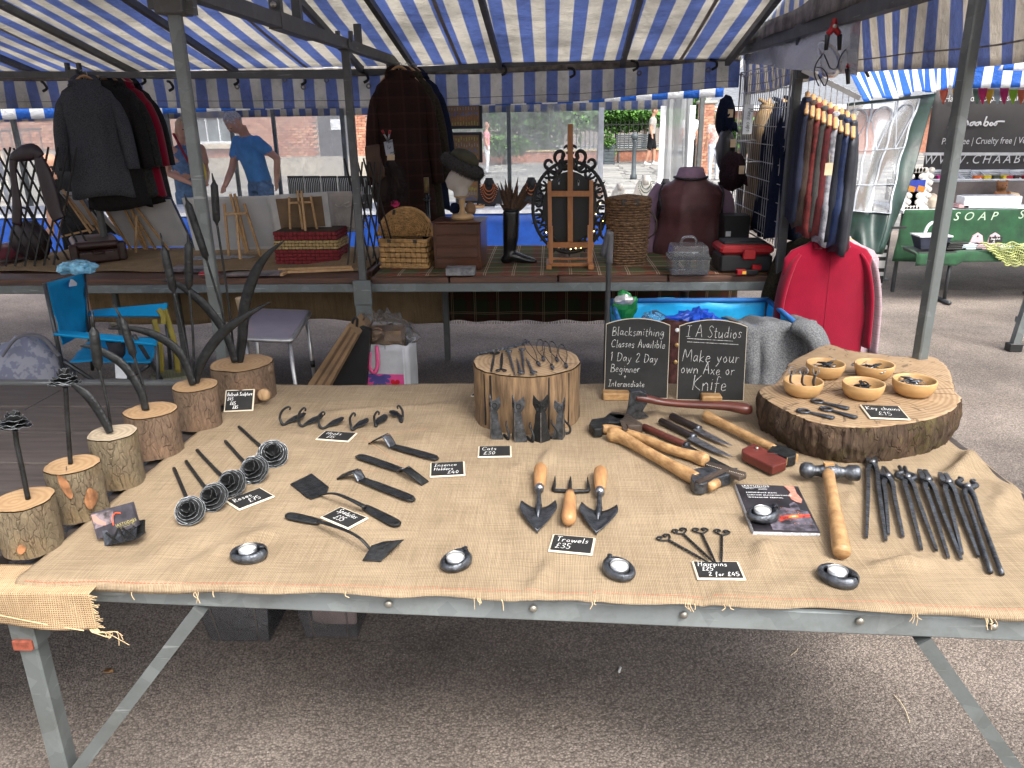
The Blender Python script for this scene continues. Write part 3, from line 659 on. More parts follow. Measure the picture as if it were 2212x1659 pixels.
# ================================================================ things on the front table
M_IRON=mat('forged_iron',(.016,.017,.018),.5,.35,var=.5,scale=40,bump=.35,bscale=120)
M_IRON2=mat('worn_iron',(.085,.092,.105),.36,.75,var=.5,scale=50,bump=.3,bscale=140)
M_STEEL=mat('bright_steel',(.28,.29,.31),.32,.9,var=.4,scale=60,bump=.15,bscale=90)
M_EDGE=mat('brushed_edge',(.30,.32,.34),.4,.7,var=.6,scale=150)
M_CHALKB=mat('chalkboard',(.012,.012,.012),.75,var=.4,scale=12)
M_CHALK=mat('chalk',(.82,.82,.80),.9,var=.12,scale=200)
M_FRAMEW=mat('pale_frame',(.68,.60,.46),.6,var=.1)
M_HANDLE=wood_mat('ash_handle',(.56,.33,.14),(.36,.18,.07),(60,60,4),.4)
M_HANDLEX=wood_mat('ash_handle_long',(.50,.31,.14),(.24,.125,.05),(22,22,60),.45)
M_HANDLED=wood_mat('dark_handle',(.13,.035,.022),(.05,.014,.012),(4,60,60),.35)
M_BLACKW=wood_mat('black_handle',(.028,.02,.018),(.012,.009,.009),(5,60,60),.45)
M_LEATHER=mat('dark_leather',(.045,.032,.024),.55,var=.4,bump=.3,bscale=90)
M_SHEATH=mat('oxblood_sheath',(.12,.022,.016),.45,var=.3,bump=.2)
M_WAX=mat('white_wax',(.50,.50,.48),.45,var=.05)
M_CUP=mat('tealight_cup',(.6,.61,.62),.3,.9,var=.1)
M_BARK1=bark_mat('bark',(.25,.175,.115),(.17,.115,.08),(.26,.15,.09))
M_BARK2=bark_mat('mossy_bark',(.26,.21,.135),(.17,.13,.085),(.26,.16,.085),(14,14,6),.2)
M_RING=ring_mat('sawn_top',(.37,.24,.125),(.29,.175,.085),70,.3)
M_RING2=ring_mat('pale_sawn_top',(.42,.34,.235),(.29,.23,.16),80,.35)
M_RINGC=ring_mat('cracked_sawn_top',(.37,.26,.155),(.25,.16,.085),75,.75)
M_STUMPW=wood_mat('stripped_trunk',(.31,.195,.10),(.045,.026,.015),(30,30,3.6),.8,.6)
M_BARKBIG=bark_mat('thick_bark',(.12,.08,.05),(.06,.04,.03),(.15,.085,.05),(10,10,3.2),.55)
M_BOWL=wood_mat('bowl_wood',(.60,.38,.17),(.44,.25,.10),(10,10,40),.4,.05)
M_INCENSE=mat('incense_stick',(.30,.15,.08),.8)

def cdepth(p):return(p-CAMP).dot(FW)
def zc(x0,y0,k):return lambda x,y:((x/k+x0)/1.13020,(y/k+y0)/1.13020)
z1=zc(0,850,2.553);z2=zc(600,900,2.765);z3=zc(1100,780,2.476);z4=zc(1700,800,2.37);zr=zc(0,400,2.458)

# ---------------------------------------------------------------- log bases with iron roses and bulrushes
def log_place(bx,by,wpx,ty,tx=None):
    f=P(bx,by,ZC);r=wpx/2*cdepth(f)/FOC*1.0
    d=V((f.x,f.y,0)).normalized();c=f+d*r;r=wpx/2*cdepth(c)/FOC
    h=Q(tx if tx else bx,ty,c.y).z-ZC
    return c,r,h
def log_mesh(root,r,h,seed,mbark,mtop,wob=.10,n=44,lean=0):
    q=MB(root);rows=12
    def rad(a,z):return r*(1+wob*noise.noise((math.cos(a)*1.3+seed,math.sin(a)*1.3,z*2.5))+.035*noise.noise((math.cos(a)*6+seed,math.sin(a)*6,z*14)))
    def fn(u,v):
        a=2*pi*u;z=h*v;return V((rad(a,z)*math.cos(a),rad(a,z)*math.sin(a),z))
    q.grid(fn,n,rows,closed=True);b=q.build('bark',mbark)
    q=MB(root);top=[fn(i/n,1)for i in range(n)]
    q.add([p*.985+V((0,0,.0025-p.z*.985+h))for p in top]+[V((p.x*.93,p.y*.93,h+.003))for p in top]+[V((0,0,h+.003))],[(i,(i+1)%n,n+(i+1)%n,n+i)for i in range(n)]+[(n+i,n+(i+1)%n,2*n)for i in range(n)]);q.build('sawn_top',mtop)
    return b
def petal_mesh(size,cup,wdt,seed):
    q=MB();nu,nv=7,5;rnd=random.Random(seed)
    def fn(u,v):
        s=(u-.5)*2;ww=wdt*(.35+.65*math.sin(min(1,v*1.15)*pi*.5));x=size*(.12+.88*v)
        lift=size*cup*(v**1.6)-size*.28*s*s*v*.6+size*.05*math.sin(s*7+seed)*v
        return V((x*(1-.22*s*s*v),s*ww*size,lift+size*.06*noise.noise((s*2,v*3,seed))))
    q.grid(fn,nu,nv)
    for k in range(len(q.f)):
        if k>=(nv-2)*(nu-1):q.m[k]=0
    e=[fn(i/(nu*2-1),1)for i in range(nu*2)];q.mi=1;q.tube(e,size*.015,4)
    me=q.mesh('petal');me.materials.append(M_IRON);me.materials.append(M_EDGE);return me
PET=[[petal_mesh(1,c,w_,10*i+j)for j in range(2)]for i,(c,w_)in enumerate(((1.15,.75),(.8,.72),(.45,.66),(.18,.6),(-.02,.55)))]
def rose_head(root,M,r,rnd):
    for ring,(n,s,dz)in enumerate(((3,.34,.10),(4,.52,.05),(5,.72,0),(6,.90,-.05),(7,1.02,-.10))):
        for k in range(n):
            a=2*pi*k/n+ring*.55+rnd.uniform(-.12,.12)
            mm=M@Matrix.Translation((0,0,dz*r))@Matrix.Rotation(a,4,'Z')@Matrix.Diagonal((r*s,r*s,r*.62,1))@Matrix.Rotation(rnd.uniform(-.08,.08),4,'Y')
            link_mesh('petal',PET[ring][k%2],root,M=mm)
    q=MB(root);q.T=M;q.lathe([(.0001,.16*r),(.10*r,.14*r),(.14*r,0),(.1*r,-.1*r)],10);q.build('rose_centre',M_IRON)
LOGS={}
rnd=random.Random(21)
for key,(bx,by,wd,ty,tx,lab,mb_,mt)in{
    's1':(81,1204,121,1081,59,'iron rose on a bark log at the front left corner of the table',M_BARK2,M_RING),
    's2':(183,1130,107,1005,154,'iron rose on an orange-scarred log, second log from the front',M_BARK2,M_RING),
    's3':(266,1059,99,936,239,'iron bulrush with one drooping leaf on a pale-topped log',M_BARK2,M_RING2),
    's4':(345,993,109,887,322,'iron bulrush with one long leaf on the wide low log, third from the post',M_BARK1,M_RING),
    's5':(436,931,97,833,421,'iron bulrush pair with two wide leaves on the log before the steel post',M_BARK1,M_RING),
    's6':(534,877,132,785,509,'tallest iron bulrush sculpture on the knotty rearmost log',M_BARK1,M_RING)}.items():
    c,r,h=log_place(bx,by,wd,ty,tx)
    root=thing('iron_rose_sculpture' if key in('s1','s2')else 'iron_bulrush_sculpture',lab,'sculpture',(c.x,c.y,ZC),0,'iron sculptures on log bases')
    log_mesh(root,r*.97,h,len(LOGS)*3.7,mb_,mt);LOGS[key]=(root,c,r,h)
M_SCAR=mat('stripped_patch',(.27,.12,.05),.85,var=.4,scale=40)
# knot on the rearmost log, stripped scars on the second
root,c,r,h=LOGS['s6']
q=MB(root,True);kp=P(*z1(1645,290),ZC+.03);kp=Q(*z1(1645,290),c.y-r*.9);q.lathe([(.02,-.01),(.019,.006),(.014,.010),(.0001,.011)],14,(kp.x,kp.y,kp.z),Matrix.Rotation(R(75),3,'X'));q.build('knot',M_RING)
q=MB(root,True);kp=Q(*z1(1690,130),c.y);q.lathe([(.022,-.02),(.02,.006),(.012,.014),(.0001,.016)],9,(kp.x-.008,kp.y,kp.z),Matrix.Rotation(R(90),3,'Y'),wob=.2);q.build('knot',M_BARK1)
def scar(key,x,y,rx_,ry_,slant=0,m=M_SCAR):
    root,c,r,h=LOGS[key];q=MB(root,True)
    def on(xx,yy):
        p=Q(*z1(xx,yy),c.y-r*.8)
        for _ in range(4):
            dx=max(-.95,min(.95,(p.x-c.x)/r));p=Q(*z1(xx,yy),c.y-r*1.045*math.sqrt(1-dx*dx))
        return p
    q.grid(lambda u,v:on(x+(rx_*math.cos(2*pi*u)*(1+.12*math.sin(u*12.57))+slant*math.sin(2*pi*u)*ry_)*v,y-ry_*math.sin(2*pi*u)*(1+.1*math.sin(u*18.85+1))*v),24,5,closed=True);q.build('stripped_patch',m)
scar('s2',405,860,30,75,-.55);scar('s2',568,935,40,65);scar('s1',133,1255,27,30)
def up_pt(key,x,y,dy=0,conv=zr):
    c=LOGS[key][1];return Q(*conv(x,y),c.y+dy)
def stem(key,pts,rad,conv=zr,name='stem',flat=1,n=8,m=M_IRON,dy=0):
    q=MB(LOGS[key][0],True);q.tube(smooth_path([up_pt(key,x,y,dy,conv)for x,y in pts],5),rad,n,flat=flat);return q.build(name,m)
for key,pts,hc in(('s1',[(175,940),(140,760),(105,600),(95,510)],(90,470)),('s2',[(440,720),(428,560),(418,400),(408,245)],(405,205))):
    stem(key,pts,.0052,z1)
    root,c,r,h=LOGS[key];p=up_pt(key,hc[0],hc[1],0,z1);rr_=97/2.885*cdepth(p)/FOC
    rose_head(root,ROOTS[root.name].inverted()@Matrix.Translation(p)@Matrix.Rotation(R(-12),4,'X'),rr_,rnd)
q=MB(LOGS['s1'][0],True);q.tube([up_pt('s1',150,385,0,z1),up_pt('s1',375,262,.15,z1)],.0008,4);q.build('wire',M_IRON)
q=MB(LOGS['s2'][0],True);a=up_pt('s2',415,760,-.03,z1);q.tube([a,a+V((.004,-.004,.012)),a+V((.0,-.004,-.008))],.001,4);q.build('staple',M_STEEL)
def cattail(key,tip,top,bot,foot,w_,dy=0):
    a,b,c,d=(up_pt(key,*p,dy)for p in(tip,top,bot,foot));root=LOGS[key][0]
    q=MB(root,True);k=(c-b).normalized();L=(c-b).length
    q.tube([b-k*.012,b-k*.004,b+k*.004,b+k*L*.3,b+k*L*.7,c-k*.004,c+k*.005,c+k*.012],[.003,w_*.5,w_*.95,w_,w_*1.03,w_*.95,w_*.45,.003],10);s_=q.build('seed_head',M_IRON)
    q=MB(root,True);q.tube([a,a*.5+b*.5,b],[.0012,.0035,.0045],7);q.build('spike',M_IRON,s_)
    q=MB(root,True);q.tube(smooth_path([c,c*.5+d*.5+V((.004,0,0)),d],4),.0036,7);q.build('stem',M_IRON)
def leaf(key,pts,w_,dy=0,conv=zr):
    P3=smooth_path([up_pt(key,x,y,dy,conv)for x,y in pts],6);n=len(P3)
    rad=[w_*(.62+.38*math.sin(pi*min(1,i/n*1.3)))*(1 if i/n<.55 else max(.06,1-((i/n-.55)/.45)**1.7))for i in range(n)]
    q=MB(LOGS[key][0],True);q.tube(P3,rad,8,flat=.28,up=(0,1,0)if False else None);q.build('leaf',M_IRON2)
def flat_leaf(key,pts,w_,dy=0,conv=zr):
    P3=smooth_path([up_pt(key,x,y,dy,conv)for x,y in pts],6);n=len(P3);q=MB(LOGS[key][0],True);vs=[]
    for i,p in enumerate(P3):
        t=i/(n-1);d=(P3[min(i+1,n-1)]-P3[max(i-1,0)]).normalized();s=d.cross(V((0,-1,0))).normalized()
        ww=w_*(.75+.25*math.sin(pi*min(1,t*1.2)))*(1 if t<.5 else max(.05,1-((t-.5)/.5)**1.8))
        c_=V((0,-1,0))*ww*.45
        vs+=[p-s*ww,p-s*ww*.5+c_*.5,p+c_*.9,p+s*ww*.5+c_*.5,p+s*ww]
    q.add(vs,[(i*5+k,i*5+k+1,i*5+6+k,i*5+5+k)for i in range(n-1)for k in range(4)],True);q.build('leaf',M_IRON,thick=.004)
b6=(1422,1190)
cattail('s6',(1272,55),(1285,120),(1300,345),(1410,1180),.0115,.02);cattail('s6',(1105,180),(1128,240),(1235,560),(1405,1180),.0115,-.01)
flat_leaf('s6',[(1435,1190),(1455,1050),(1470,850),(1530,660),(1610,540),(1705,462)],.0165,.0);flat_leaf('s6',[(1412,1190),(1360,1030),(1250,870),(1130,760),(1030,705),(970,702)],.0135,-.015)
cattail('s5',(962,415),(985,515),(1040,755),(1155,1320),.0115);cattail('s5',(1125,395),(1132,480),(1134,735),(1166,1320),.0115,.02)
flat_leaf('s5',[(1170,1325),(1215,1180),(1330,1020),(1480,910),(1625,828)],.0135,.01);flat_leaf('s5',[(1160,1325),(1090,1150),(970,1045),(810,990),(650,990)],.0125,-.015)
cattail('s4',(678,838),(735,940),(800,1145),(893,1490),.0105);flat_leaf('s4',[(908,385),(875,265),(775,110),(640,20),(560,-10),(500,-15)],.0115,-.01,z1)
cattail('s3',(550,868),(562,1000),(590,1215),(672,1620),.0115);flat_leaf('s3',[(688,525),(640,430),(560,310),(470,235),(380,190)],.0115,-.015,z1)

# ---------------------------------------------------------------- iron roses lying on the burlap
for i,(hd,st,lab)in enumerate((((1180,1015),(1085,750),'black iron rose lying nearest the front, lowest of the slanting row'),((1325,930),(1160,705),'black iron rose lying second from the front of the row'),
        ((1440,845),(1228,635),'middle iron rose of the row lying on burlap'),((1580,760),(1405,580),'iron rose lying second from the back, above the roses price sign'),((1700,660),(1490,490),'iron rose lying at the back end of the row near the hooks'))):
    a=P(*z1(*hd),ZC+.03);root=thing('iron_rose',lab,'iron rose',(a.x,a.y,ZC),0,'iron roses laid in a slanting row')
    s=P(*z1(*st),ZC+.006);q=MB(root,True);mid=(a+s)*.5+V((.006,0,0));q.tube(smooth_path([a+V((0,.012,-.012)),mid+V((0,0,-.012)),s],5),.0046,8);q.build('stem',M_IRON)
    r_=92/2.885*cdepth(a)/FOC;M4=Matrix.Translation((0,0,.032))@Matrix.Rotation(R(rnd.uniform(-20,20)),4,'Z')@Matrix.Rotation(R(48),4,'X')@Matrix.Rotation(R(rnd.uniform(-12,12)),4,'Y')
    rose_head(root,M4,r_,rnd)

# ---------------------------------------------------------------- little chalk price signs
def sign(tl,tr,br,bl,lines,label,z=ZC,stand=0,t=.004,name='price_sign'):
    A,B,D=P(*bl,z),P(*br,z),P(*tl,z);x=(B-A);wd=x.length;x.normalize()
    if stand:
        T_=Q((tl[0]+tr[0])/2,(tl[1]+tr[1])/2,(A.y+B.y)/2+stand);y=(T_-(A+B)/2);ht=y.length;y=(y-x*y.dot(x)).normalized()
    else:
        y=V((-x.y,x.x,0));ht=abs((D-A).dot(y))
    nrm=x.cross(y);root=thing(name,label,'price sign',A+V((0,0,.001)),0,'small chalk price signs')
    fr=frame(x,y,nrm,(0,0,0));q=MB(root);q.T=fr
    q.bbox((wd/2,ht/2,t/2),(wd,ht,t),.003);q.build('frame',M_FRAMEW)
    q=MB(root);q.T=fr;b=.045*wd;q.bbox((wd/2,ht/2,t+.0004),(wd-2*b,ht-2*b,.0012),.0005);q.build('slate',M_CHALKB)
    if lines:
        q=MB(root);q.T=fr@Matrix.Translation((0,0,t+.0016));writing(q,[(tx,fx*wd,fy*ht,sz*ht,sl)for tx,fx,fy,sz,sl in lines],wd*.0135,.03,wd*.93);q.build('chalk_writing',M_CHALK)
    return root
sign((478,845.7),(546,841.5),(547.6,889),(483.5,891.8),[('Bullrush Sculpture',.09,.70,.15,0),('£45',.10,.50,.14,0),('£65',.20,.30,.14,0),('£85',.30,.12,.14,0)],'Bullrush Sculpture price sign leaning against the rear logs',stand=.05)
sign((692.5,932.3),(758.8,937),(753.3,957.3),(680.7,952),[('Hooks',.16,.55,.27,0),('£15',.28,.18,.24,0)],'Hooks price sign lying under the row of hooks')
sign((490.4,1083),(568.4,1053.6),(595.5,1075),(516.4,1105.6),[('Roses',.12,.55,.26,.0),('£75',.38,.18,.26,.0)],'Roses price sign lying beside the iron roses')
sign((933.2,1002.7),(1009.3,999.5),(1005.5,1030),(927.7,1033.8),[('Insence',.12,.64,.2,0),('Holders',.12,.38,.18,0),('£40',.5,.12,.2,0)],'Insence Holders price sign lying by the incense holders')
sign((737.3,1097.8),(796.5,1122),(751.7,1146.7),(691,1121),[('Spatulas',.14,.60,.26,0),('£35',.32,.2,.28,0)],'Spatulas price sign tucked between the two spatulas')
sign((1034.8,967),(1106.2,965.3),(1105.5,989.6),(1031.5,991),[('Cats',.12,.55,.28,0),('£30',.17,.18,.26,0)],'Cats price sign lying before the four iron cats')
sign((1184.9,1156.4),(1278,1165),(1279.5,1203),(1183,1194),[('Trowels',.12,.56,.28,0),('£35',.14,.18,.28,0)],'Trowels price sign lying below the garden fork')
sign((1494,1215.4),(1593.3,1216),(1611.9,1256.5),(1505.8,1255.4),[('Hairpins',.1,.66,.24,0),('£25',.16,.42,.2,0),('2 for £45',.26,.14,.2,0)],'Hairpins price sign under the tips of the heart hairpins')
sign((1020,846),(1060,846),(1060,862),(1016,858),None,'small chalk sign half hidden behind the trunk stump')

# ---------------------------------------------------------------- business cards in an iron holder
def z1p(x,y,yy):return Q(*z1(x,y),yy)
bc=P(*z1(745,1235),ZC);root=thing('business_card_holder','small black iron card holder with crossed bars in front of the logs','card holder',(bc.x,bc.y,ZC))
def quadplate(root,pts,name,m,thick=.004,parent='root'):
    q=MB(root,True);q.add(pts,[(0,1,2,3)]);return q.build(name,m,parent,thick=thick)
yb=bc.y
cardp=[z1p(655,1235,yb),z1p(848,1190,yb-.01),z1p(852,1105,yb+.02),z1p(640,1140,yb+.02)]
quadplate(root,cardp,'front_plate',M_IRON2,.003);quadplate(root,[p+V((.005,.025,.0))for p in cardp],'back_plate',M_IRON,.003)
q=MB(root,True);q.add([cardp[0],cardp[1],cardp[1]+V((.005,.03,0)),cardp[0]+V((.005,.03,0))],[(0,1,2,3)]);q.build('base',M_IRON,thick=.003)
for a,b in(((660,1150),(740,1215)),((740,1120),(690,1225)),((740,1120),(780,1208)),((760,1120),(842,1185)),((835,1112),(770,1205))):
    q=MB(root,True);q.bar(z1p(*a,yb-.006),z1p(*b,yb-.012),.004,.003,(0,1,0));q.build('bar',M_IRON)
cr=thing('business_cards','dark printed business cards standing in the iron holder','business card',(bc.x,bc.y+.012,ZC+.01))
yc=yb+.012;c4=[z1p(607,1192,yc),z1p(857,1110,yc),z1p(818,966,yc+.03),z1p(563,1035,yc+.03)]
M_CARD=mat('dark_card_print',(.045,.04,.05),.4,var=.5,scale=30);M_CARDP=mat('card_photo',(.16,.13,.14),.4,var=.8,scale=45);M_PINKSKIN=mat('printed_skin',(.5,.25,.2),.5);M_HOT=mat('printed_hot_metal',(.75,.08,.02),.5);M_GOLD=mat('gold_print',(.5,.42,.12),.4)
for k in range(5):quadplate(cr,[p+V((.0005*k,.0018*k,0))for p in c4],'card',M_CARD,.0007)
def on_card(u,v):return(c4[0]*(1-u)+c4[1]*u)*(1-v)+(c4[3]*(1-u)+c4[2]*u)*v+V((0,-.0012,.0004))
q=MB(cr,True);q.add([on_card(*p)for p in((.02,.4),(.5,.45),(.55,.95),(.02,.97))],[(0,1,2,3)]);q.build('photo_print',M_CARDP)
q=MB(cr,True);q.add([on_card(*p)+V((0,-.0004,0))for p in((.03,.72),(.12,.55),(.3,.42),(.32,.52),(.2,.7),(.1,.95),(.03,.95))],[tuple(range(7))]);q.build('skin_print',M_PINKSKIN)
q=MB(cr,True);q.tube(smooth_path([on_card(.47,.33),on_card(.48,.6),on_card(.58,.78),on_card(.7,.72)],4),.0014,5);q.build('hot_metal_print',M_HOT)
q=MB(cr,True);fr=frame((c4[1]-c4[0]).normalized(),(c4[3]-c4[0]).normalized(),V((0,-1,0)),on_card(.52,.24));print_text('IASTUDIOS',.0085,q,fr@Matrix.Translation((0,0,.001)),spacing=1.25);q.bar(on_card(.54,.20),on_card(.96,.22),.0004,.0004);q.bar(on_card(.6,.14),on_card(.85,.15),.0004,.0004);q.tube(smooth_path([on_card(.9,.3),on_card(.97,.26),on_card(.9,.17),on_card(.97,.12)],4),.0003,4);q.build('gold_lettering',M_GOLD)

# ---------------------------------------------------------------- hooks
HK=[((405,300),(285,360),(222,318),(285,263),'iron hook at the left end of the row, beside the logs'),((525,312),(410,370),(352,352),(390,270),'second iron hook from the left of the row'),
      ((662,330),(555,385),(486,370),(518,298),'third iron hook from the left, above the hooks sign'),((828,338),(740,395),(706,380),(725,306),'fourth iron hook from the left of the row'),
      ((948,310),(885,370),(873,370),(886,295),'narrow iron hook, second from the right of the row'),((972,285),(1040,320),(1058,340),(1036,256),'iron hook at the right end turned the other way')]
for tip,base,mid,top,lab in HK:
    T_,B_=P(*z2(*tip),ZC+.018),P(*z2(*base),ZC+.006);root=thing('iron_hook',lab,'hook',(B_.x,B_.y,ZC),0,'iron hooks in a row')
    d=(T_-B_);L=d.length;d.normalize();s=d.cross(V((0,0,1))).normalized();nn=s.cross(d)
    q=MB(root,True);q.T=frame(d,-s,nn,B_);wv=.013
    q.prism([(-.006,-.005),(.012,-wv*.9),(L*.45,-wv*1.25),(L*.8,-wv*1.0),(L,-wv*.2),(L*.97,wv*.6),(L*.5,wv*1.2),(.012,wv*.9),(-.006,.005)],-.0015,.0018);pl=q.build('backplate',M_IRON,bevel=.0008)
    for t in(.3,.68):
        q=MB(root,True);q.T=frame(d,-s,nn,B_);q.lathe([(.0022,.0019),(.0018,.0024),(.0001,.0024)],8,(L*t,0,0));q.build('screw_hole',M_BLACKP,pl)
    lo=P(*z2((base[0]+mid[0])/2,max(base[1],mid[1])+18),ZC+.004);mm=Q(*z2(*mid),(lo.y+B_.y)/2);tt=Q(*z2(*top),(lo.y+B_.y)/2)
    e=V((tt.x-mm.x,0,0));e=e.normalized()if e.length>1e-4 else V((1,0,0))
    path=smooth_path([B_+d*.004,lo,mm*.75+lo*.25,mm*.4+tt*.6-e*.006,tt+V((0,0,.002)),tt+e*.006+V((0,0,-.001)),tt+e*.004+V((0,0,-.007))],5)
    q=MB(root,True);q.tube(path,[.0045,.0042,.0038,.0034,.0028,.0024],8);q.build('hook',M_IRON)

# ---------------------------------------------------------------- incense holders
def ribbon(root,pts,widths,th,name,m,sag_=0,up=(0,0,1)):
    n=len(pts);vs=[];q=MB(root,True)
    for i,p in enumerate(pts):
        d=(pts[min(i+1,n-1)]-pts[max(i-1,0)]).normalized();s=d.cross(V(up)).normalized();nn=s.cross(d)
        w_=widths[i]if isinstance(widths,(list,tuple))else widths
        for k in(-1,-.6,0,.6,1):vs.append(p+s*w_*k+nn*(sag_*(k*k)*w_))
    q.add(vs,[(i*5+k,i*5+k+1,i*5+6+k,i*5+5+k)for i in range(n-1)for k in range(4)],True);return q.build(name,m,thick=th)
for end,neck,peak,foot,stick,lab in(((1295,612),(985,525),(945,448),(845,497),(1228,405),'forged iron incense holder lying rearmost, near the hooks sign'),
        ((752,590),(1055,692),(1078,672),(1212,775),(785,460),'forged iron incense holder with square foot pointing at its price sign'),((1135,890),(775,750),(745,690),(630,733),(895,693),'forged iron incense holder lying nearest the spatulas')):
    E_,Nn=P(*z2(*end),ZC+.006),P(*z2(*neck),ZC+.006);F_=P(*z2(*foot),ZC+.003);fl=Nn-E_;k=fl.normalized()
    pk=Nn*.55+F_*.45;pk=Q(*z2(*peak),pk.y)
    root=thing('incense_holder',lab,'incense holder',(E_.x,E_.y,ZC),0,'forged incense holders')
    pts=[E_+fl*t for t in(0,.06,.15,.4,.7,.9)]+[Nn];wd=[.006,.0115,.013,.013,.0125,.011,.009]
    ribbon(root,pts,wd,.004,'tray',M_IRON,.25)
    ribbon(root,smooth_path([Nn-k*.004,Nn*.6+pk*.4+V((0,0,.004)),pk],4),.0125,.0035,'neck',M_IRON2)
    ribbon(root,[pk,pk*.5+F_*.5+V((0,0,.001)),F_],[.0125,.012,.0125],.0035,'foot',M_IRON)
    q=MB(root,True);sp_=Q(*z2(*stick),pk.y+.03);q.tube([pk+V((0,0,.001)),sp_],.0006,4);q.build('incense_stick',M_INCENSE)

# ---------------------------------------------------------------- spatulas
for bl,nk,hd,lab,m_,zz in(([(300,780),(445,708),(562,800),(548,835),(500,862),(440,882),(408,868)],[(500,853),(590,842),(690,876),(805,935)],((800,930),(1035,1055)),'black spatula with square blade at the left, paddle handle to the right',M_IRON,.004),
        ([(785,1272),(850,1212),(930,1185),(1070,1172),(985,1235),(910,1277)],[(843,1222),(770,1145),(660,1085),(490,1030)],((500,1035),(275,985)),'black spatula with slanted blade at the front, handle to the left',M_IRON,.012)):
    A=P(*z2(*nk[0]),ZC+zz);root=thing('spatula',lab,'spatula',(A.x,A.y,ZC),0,'forged spatulas')
    q=MB(root,True);pts=[P(*z2(*p),ZC+zz)for p in bl]
    if zz>.01:pts=[p+V((0,0,-.008 if i in(0,5)else .006))for i,p in enumerate(pts)]
    n=len(pts);q.add(pts,[tuple(range(n))]);q.build('blade',m_,thick=.002,bevel=.0005)
    lift=(0,.022,.022,.012);path=smooth_path([P(*z2(*p),ZC+zz*.5+l_+.003)for p,l_ in zip(nk,lift)],5)
    q=MB(root,True);q.tube(path,[.0045,.0042,.0052,.007],8,flat=.55);q.build('neck',M_IRON)
    a,b=(P(*z2(*p),ZC+.008)for p in hd);d=b-a
    ribbon(root,[a+d*t for t in(0,.1,.3,.6,.85,.96,1)],[.007,.0095,.0115,.013,.0135,.010,.004],.006,'handle',m_,-.15)

# ---------------------------------------------------------------- tealight holders and tealights
def tealight_set(px,py,wpx,lab,labt,z=ZC,spin=0,twist=1):
    c=P(px,py,z+.012);r=wpx/2*cdepth(c)/FOC;root=thing('tealight_holder',lab,'candle holder',(c.x,c.y,z),spin,'forged tealight holders')
    q=MB(root)
    def fn(u,v):       # thick forged ring whose end curls over its start
        a=2*pi*u;b=2*pi*v;wr=.215*r*(1+.18*math.cos(a));out=r*.79*(1+.06*math.cos(2*a))
        rr=out+wr*math.cos(b);return V((rr*math.cos(a),rr*math.sin(a)*.86,.0115+.0105*math.sin(b)*(1+.22*math.cos(a))+(.004*max(0,1-u*6)if u<.17 else 0)))
    q.grid(fn,36,12);q.build('ring',M_IRON2)
    q=MB(root);q.lathe([(.0001,.001),(r*.75,.001),(r*.75,.0068),(.0001,.0068)],24,ex=.86);q.build('base',M_IRON)
    q=MB(root);e=fn(0,.25);q.T=Matrix.Translation(e);q.prism([(-.004,-.005),(.004,-.003),(.005,.003),(-.004,.006)],-.003,.003);q.build('curled_tip',M_IRON2,bevel=.0015)
    t=thing('tealight',labt,'candle',(c.x,c.y,z+.008),0,'white tealights')
    q=MB(t);rt_=.0185;q.lathe([(.0001,0),(rt_,0),(rt_,.017),(rt_*.95,.017),(rt_*.95,.0145)],24,cap=False);q.build('cup',M_CUP)
    q=MB(t);q.lathe([(rt_*.94,.0135),(rt_*.9,.0145),(rt_*.3,.0142),(.0001,.0140)],24);q.build('wax',M_WAX)
    q=MB(t);q.tube([(0,0,.014),(.001,0,.018),(.003,.001,.021)],.0008,5);q.build('wick',M_WAX)
tealight_set(*z1(1547,1278),78,'oval iron tealight holder at the front left, below the roses','tealight in the oval holder at the front left')
tealight_set(*z2(1417,1300),74,'iron tealight holder at the front, right of the slanted spatula','tealight in the holder right of the slanted spatula',spin=.9)
tealight_set(*z3(1020,1512),78,'iron tealight holder at the front beside the trowels sign','tealight in the holder beside the trowels sign',spin=2.2)
tealight_set(*z4(815,1432),86,'iron tealight holder at the front right below the hammer','tealight in the holder below the hammer',spin=-.8)

# ---------------------------------------------------------------- the stripped trunk stump with small ironwork, and the cats
c,r,h=log_place(1138,937,228,779.5,1136);SC,SR,SH=c,r,h
root=thing('trunk_stump','tall stripped tree stump standing in the middle of the table','tree stump',(c.x,c.y,ZC));log_mesh(root,r*.985,h,44,M_STUMPW,M_RINGC,.03,72)
for a in(3.9,4.05,5.15,5.6):
    q=MB(root);d=V((math.cos(a),math.sin(a),0));q.bar(d*r*.99+V((0,0,.01)),d*r*.99+V((0,0,h-.004)),.003,.006,d);q.build('crack',M_BLACKP)
ZS=ZC+h+.004
def s3(x,y,dz=0):return P(*z3(x,y),ZS+dz)
GS='small ironwork laid out on the stump'
for i,(a,b,lab)in enumerate((((170,212),(445,150),'long twisted iron skewer at the back edge of the stump'),((200,200),(462,138),'second long twisted iron skewer on the stump'),((160,205),(400,165),'third long twisted iron skewer overhanging the stump'))):
    A,B=s3(*a,.003+.004*i),s3(*b,.005+.004*i);root=thing('twisted_skewer',lab,'skewer',A,0,GS)
    q=MB(root,True);n=26;q.tube([A+(B-A)*(k/n)for k in range(n+1)],.0028,4,twist=.6,smooth=False);q.build('shaft',M_IRON2)
    q=MB(root,True);q.tube([B+V((.007*math.cos(t*.7)*(1-t*.06),.007*math.sin(t*.7)*(1-t*.06),.002))for t in range(14)],.0017,6);q.build('scroll',M_IRON2)
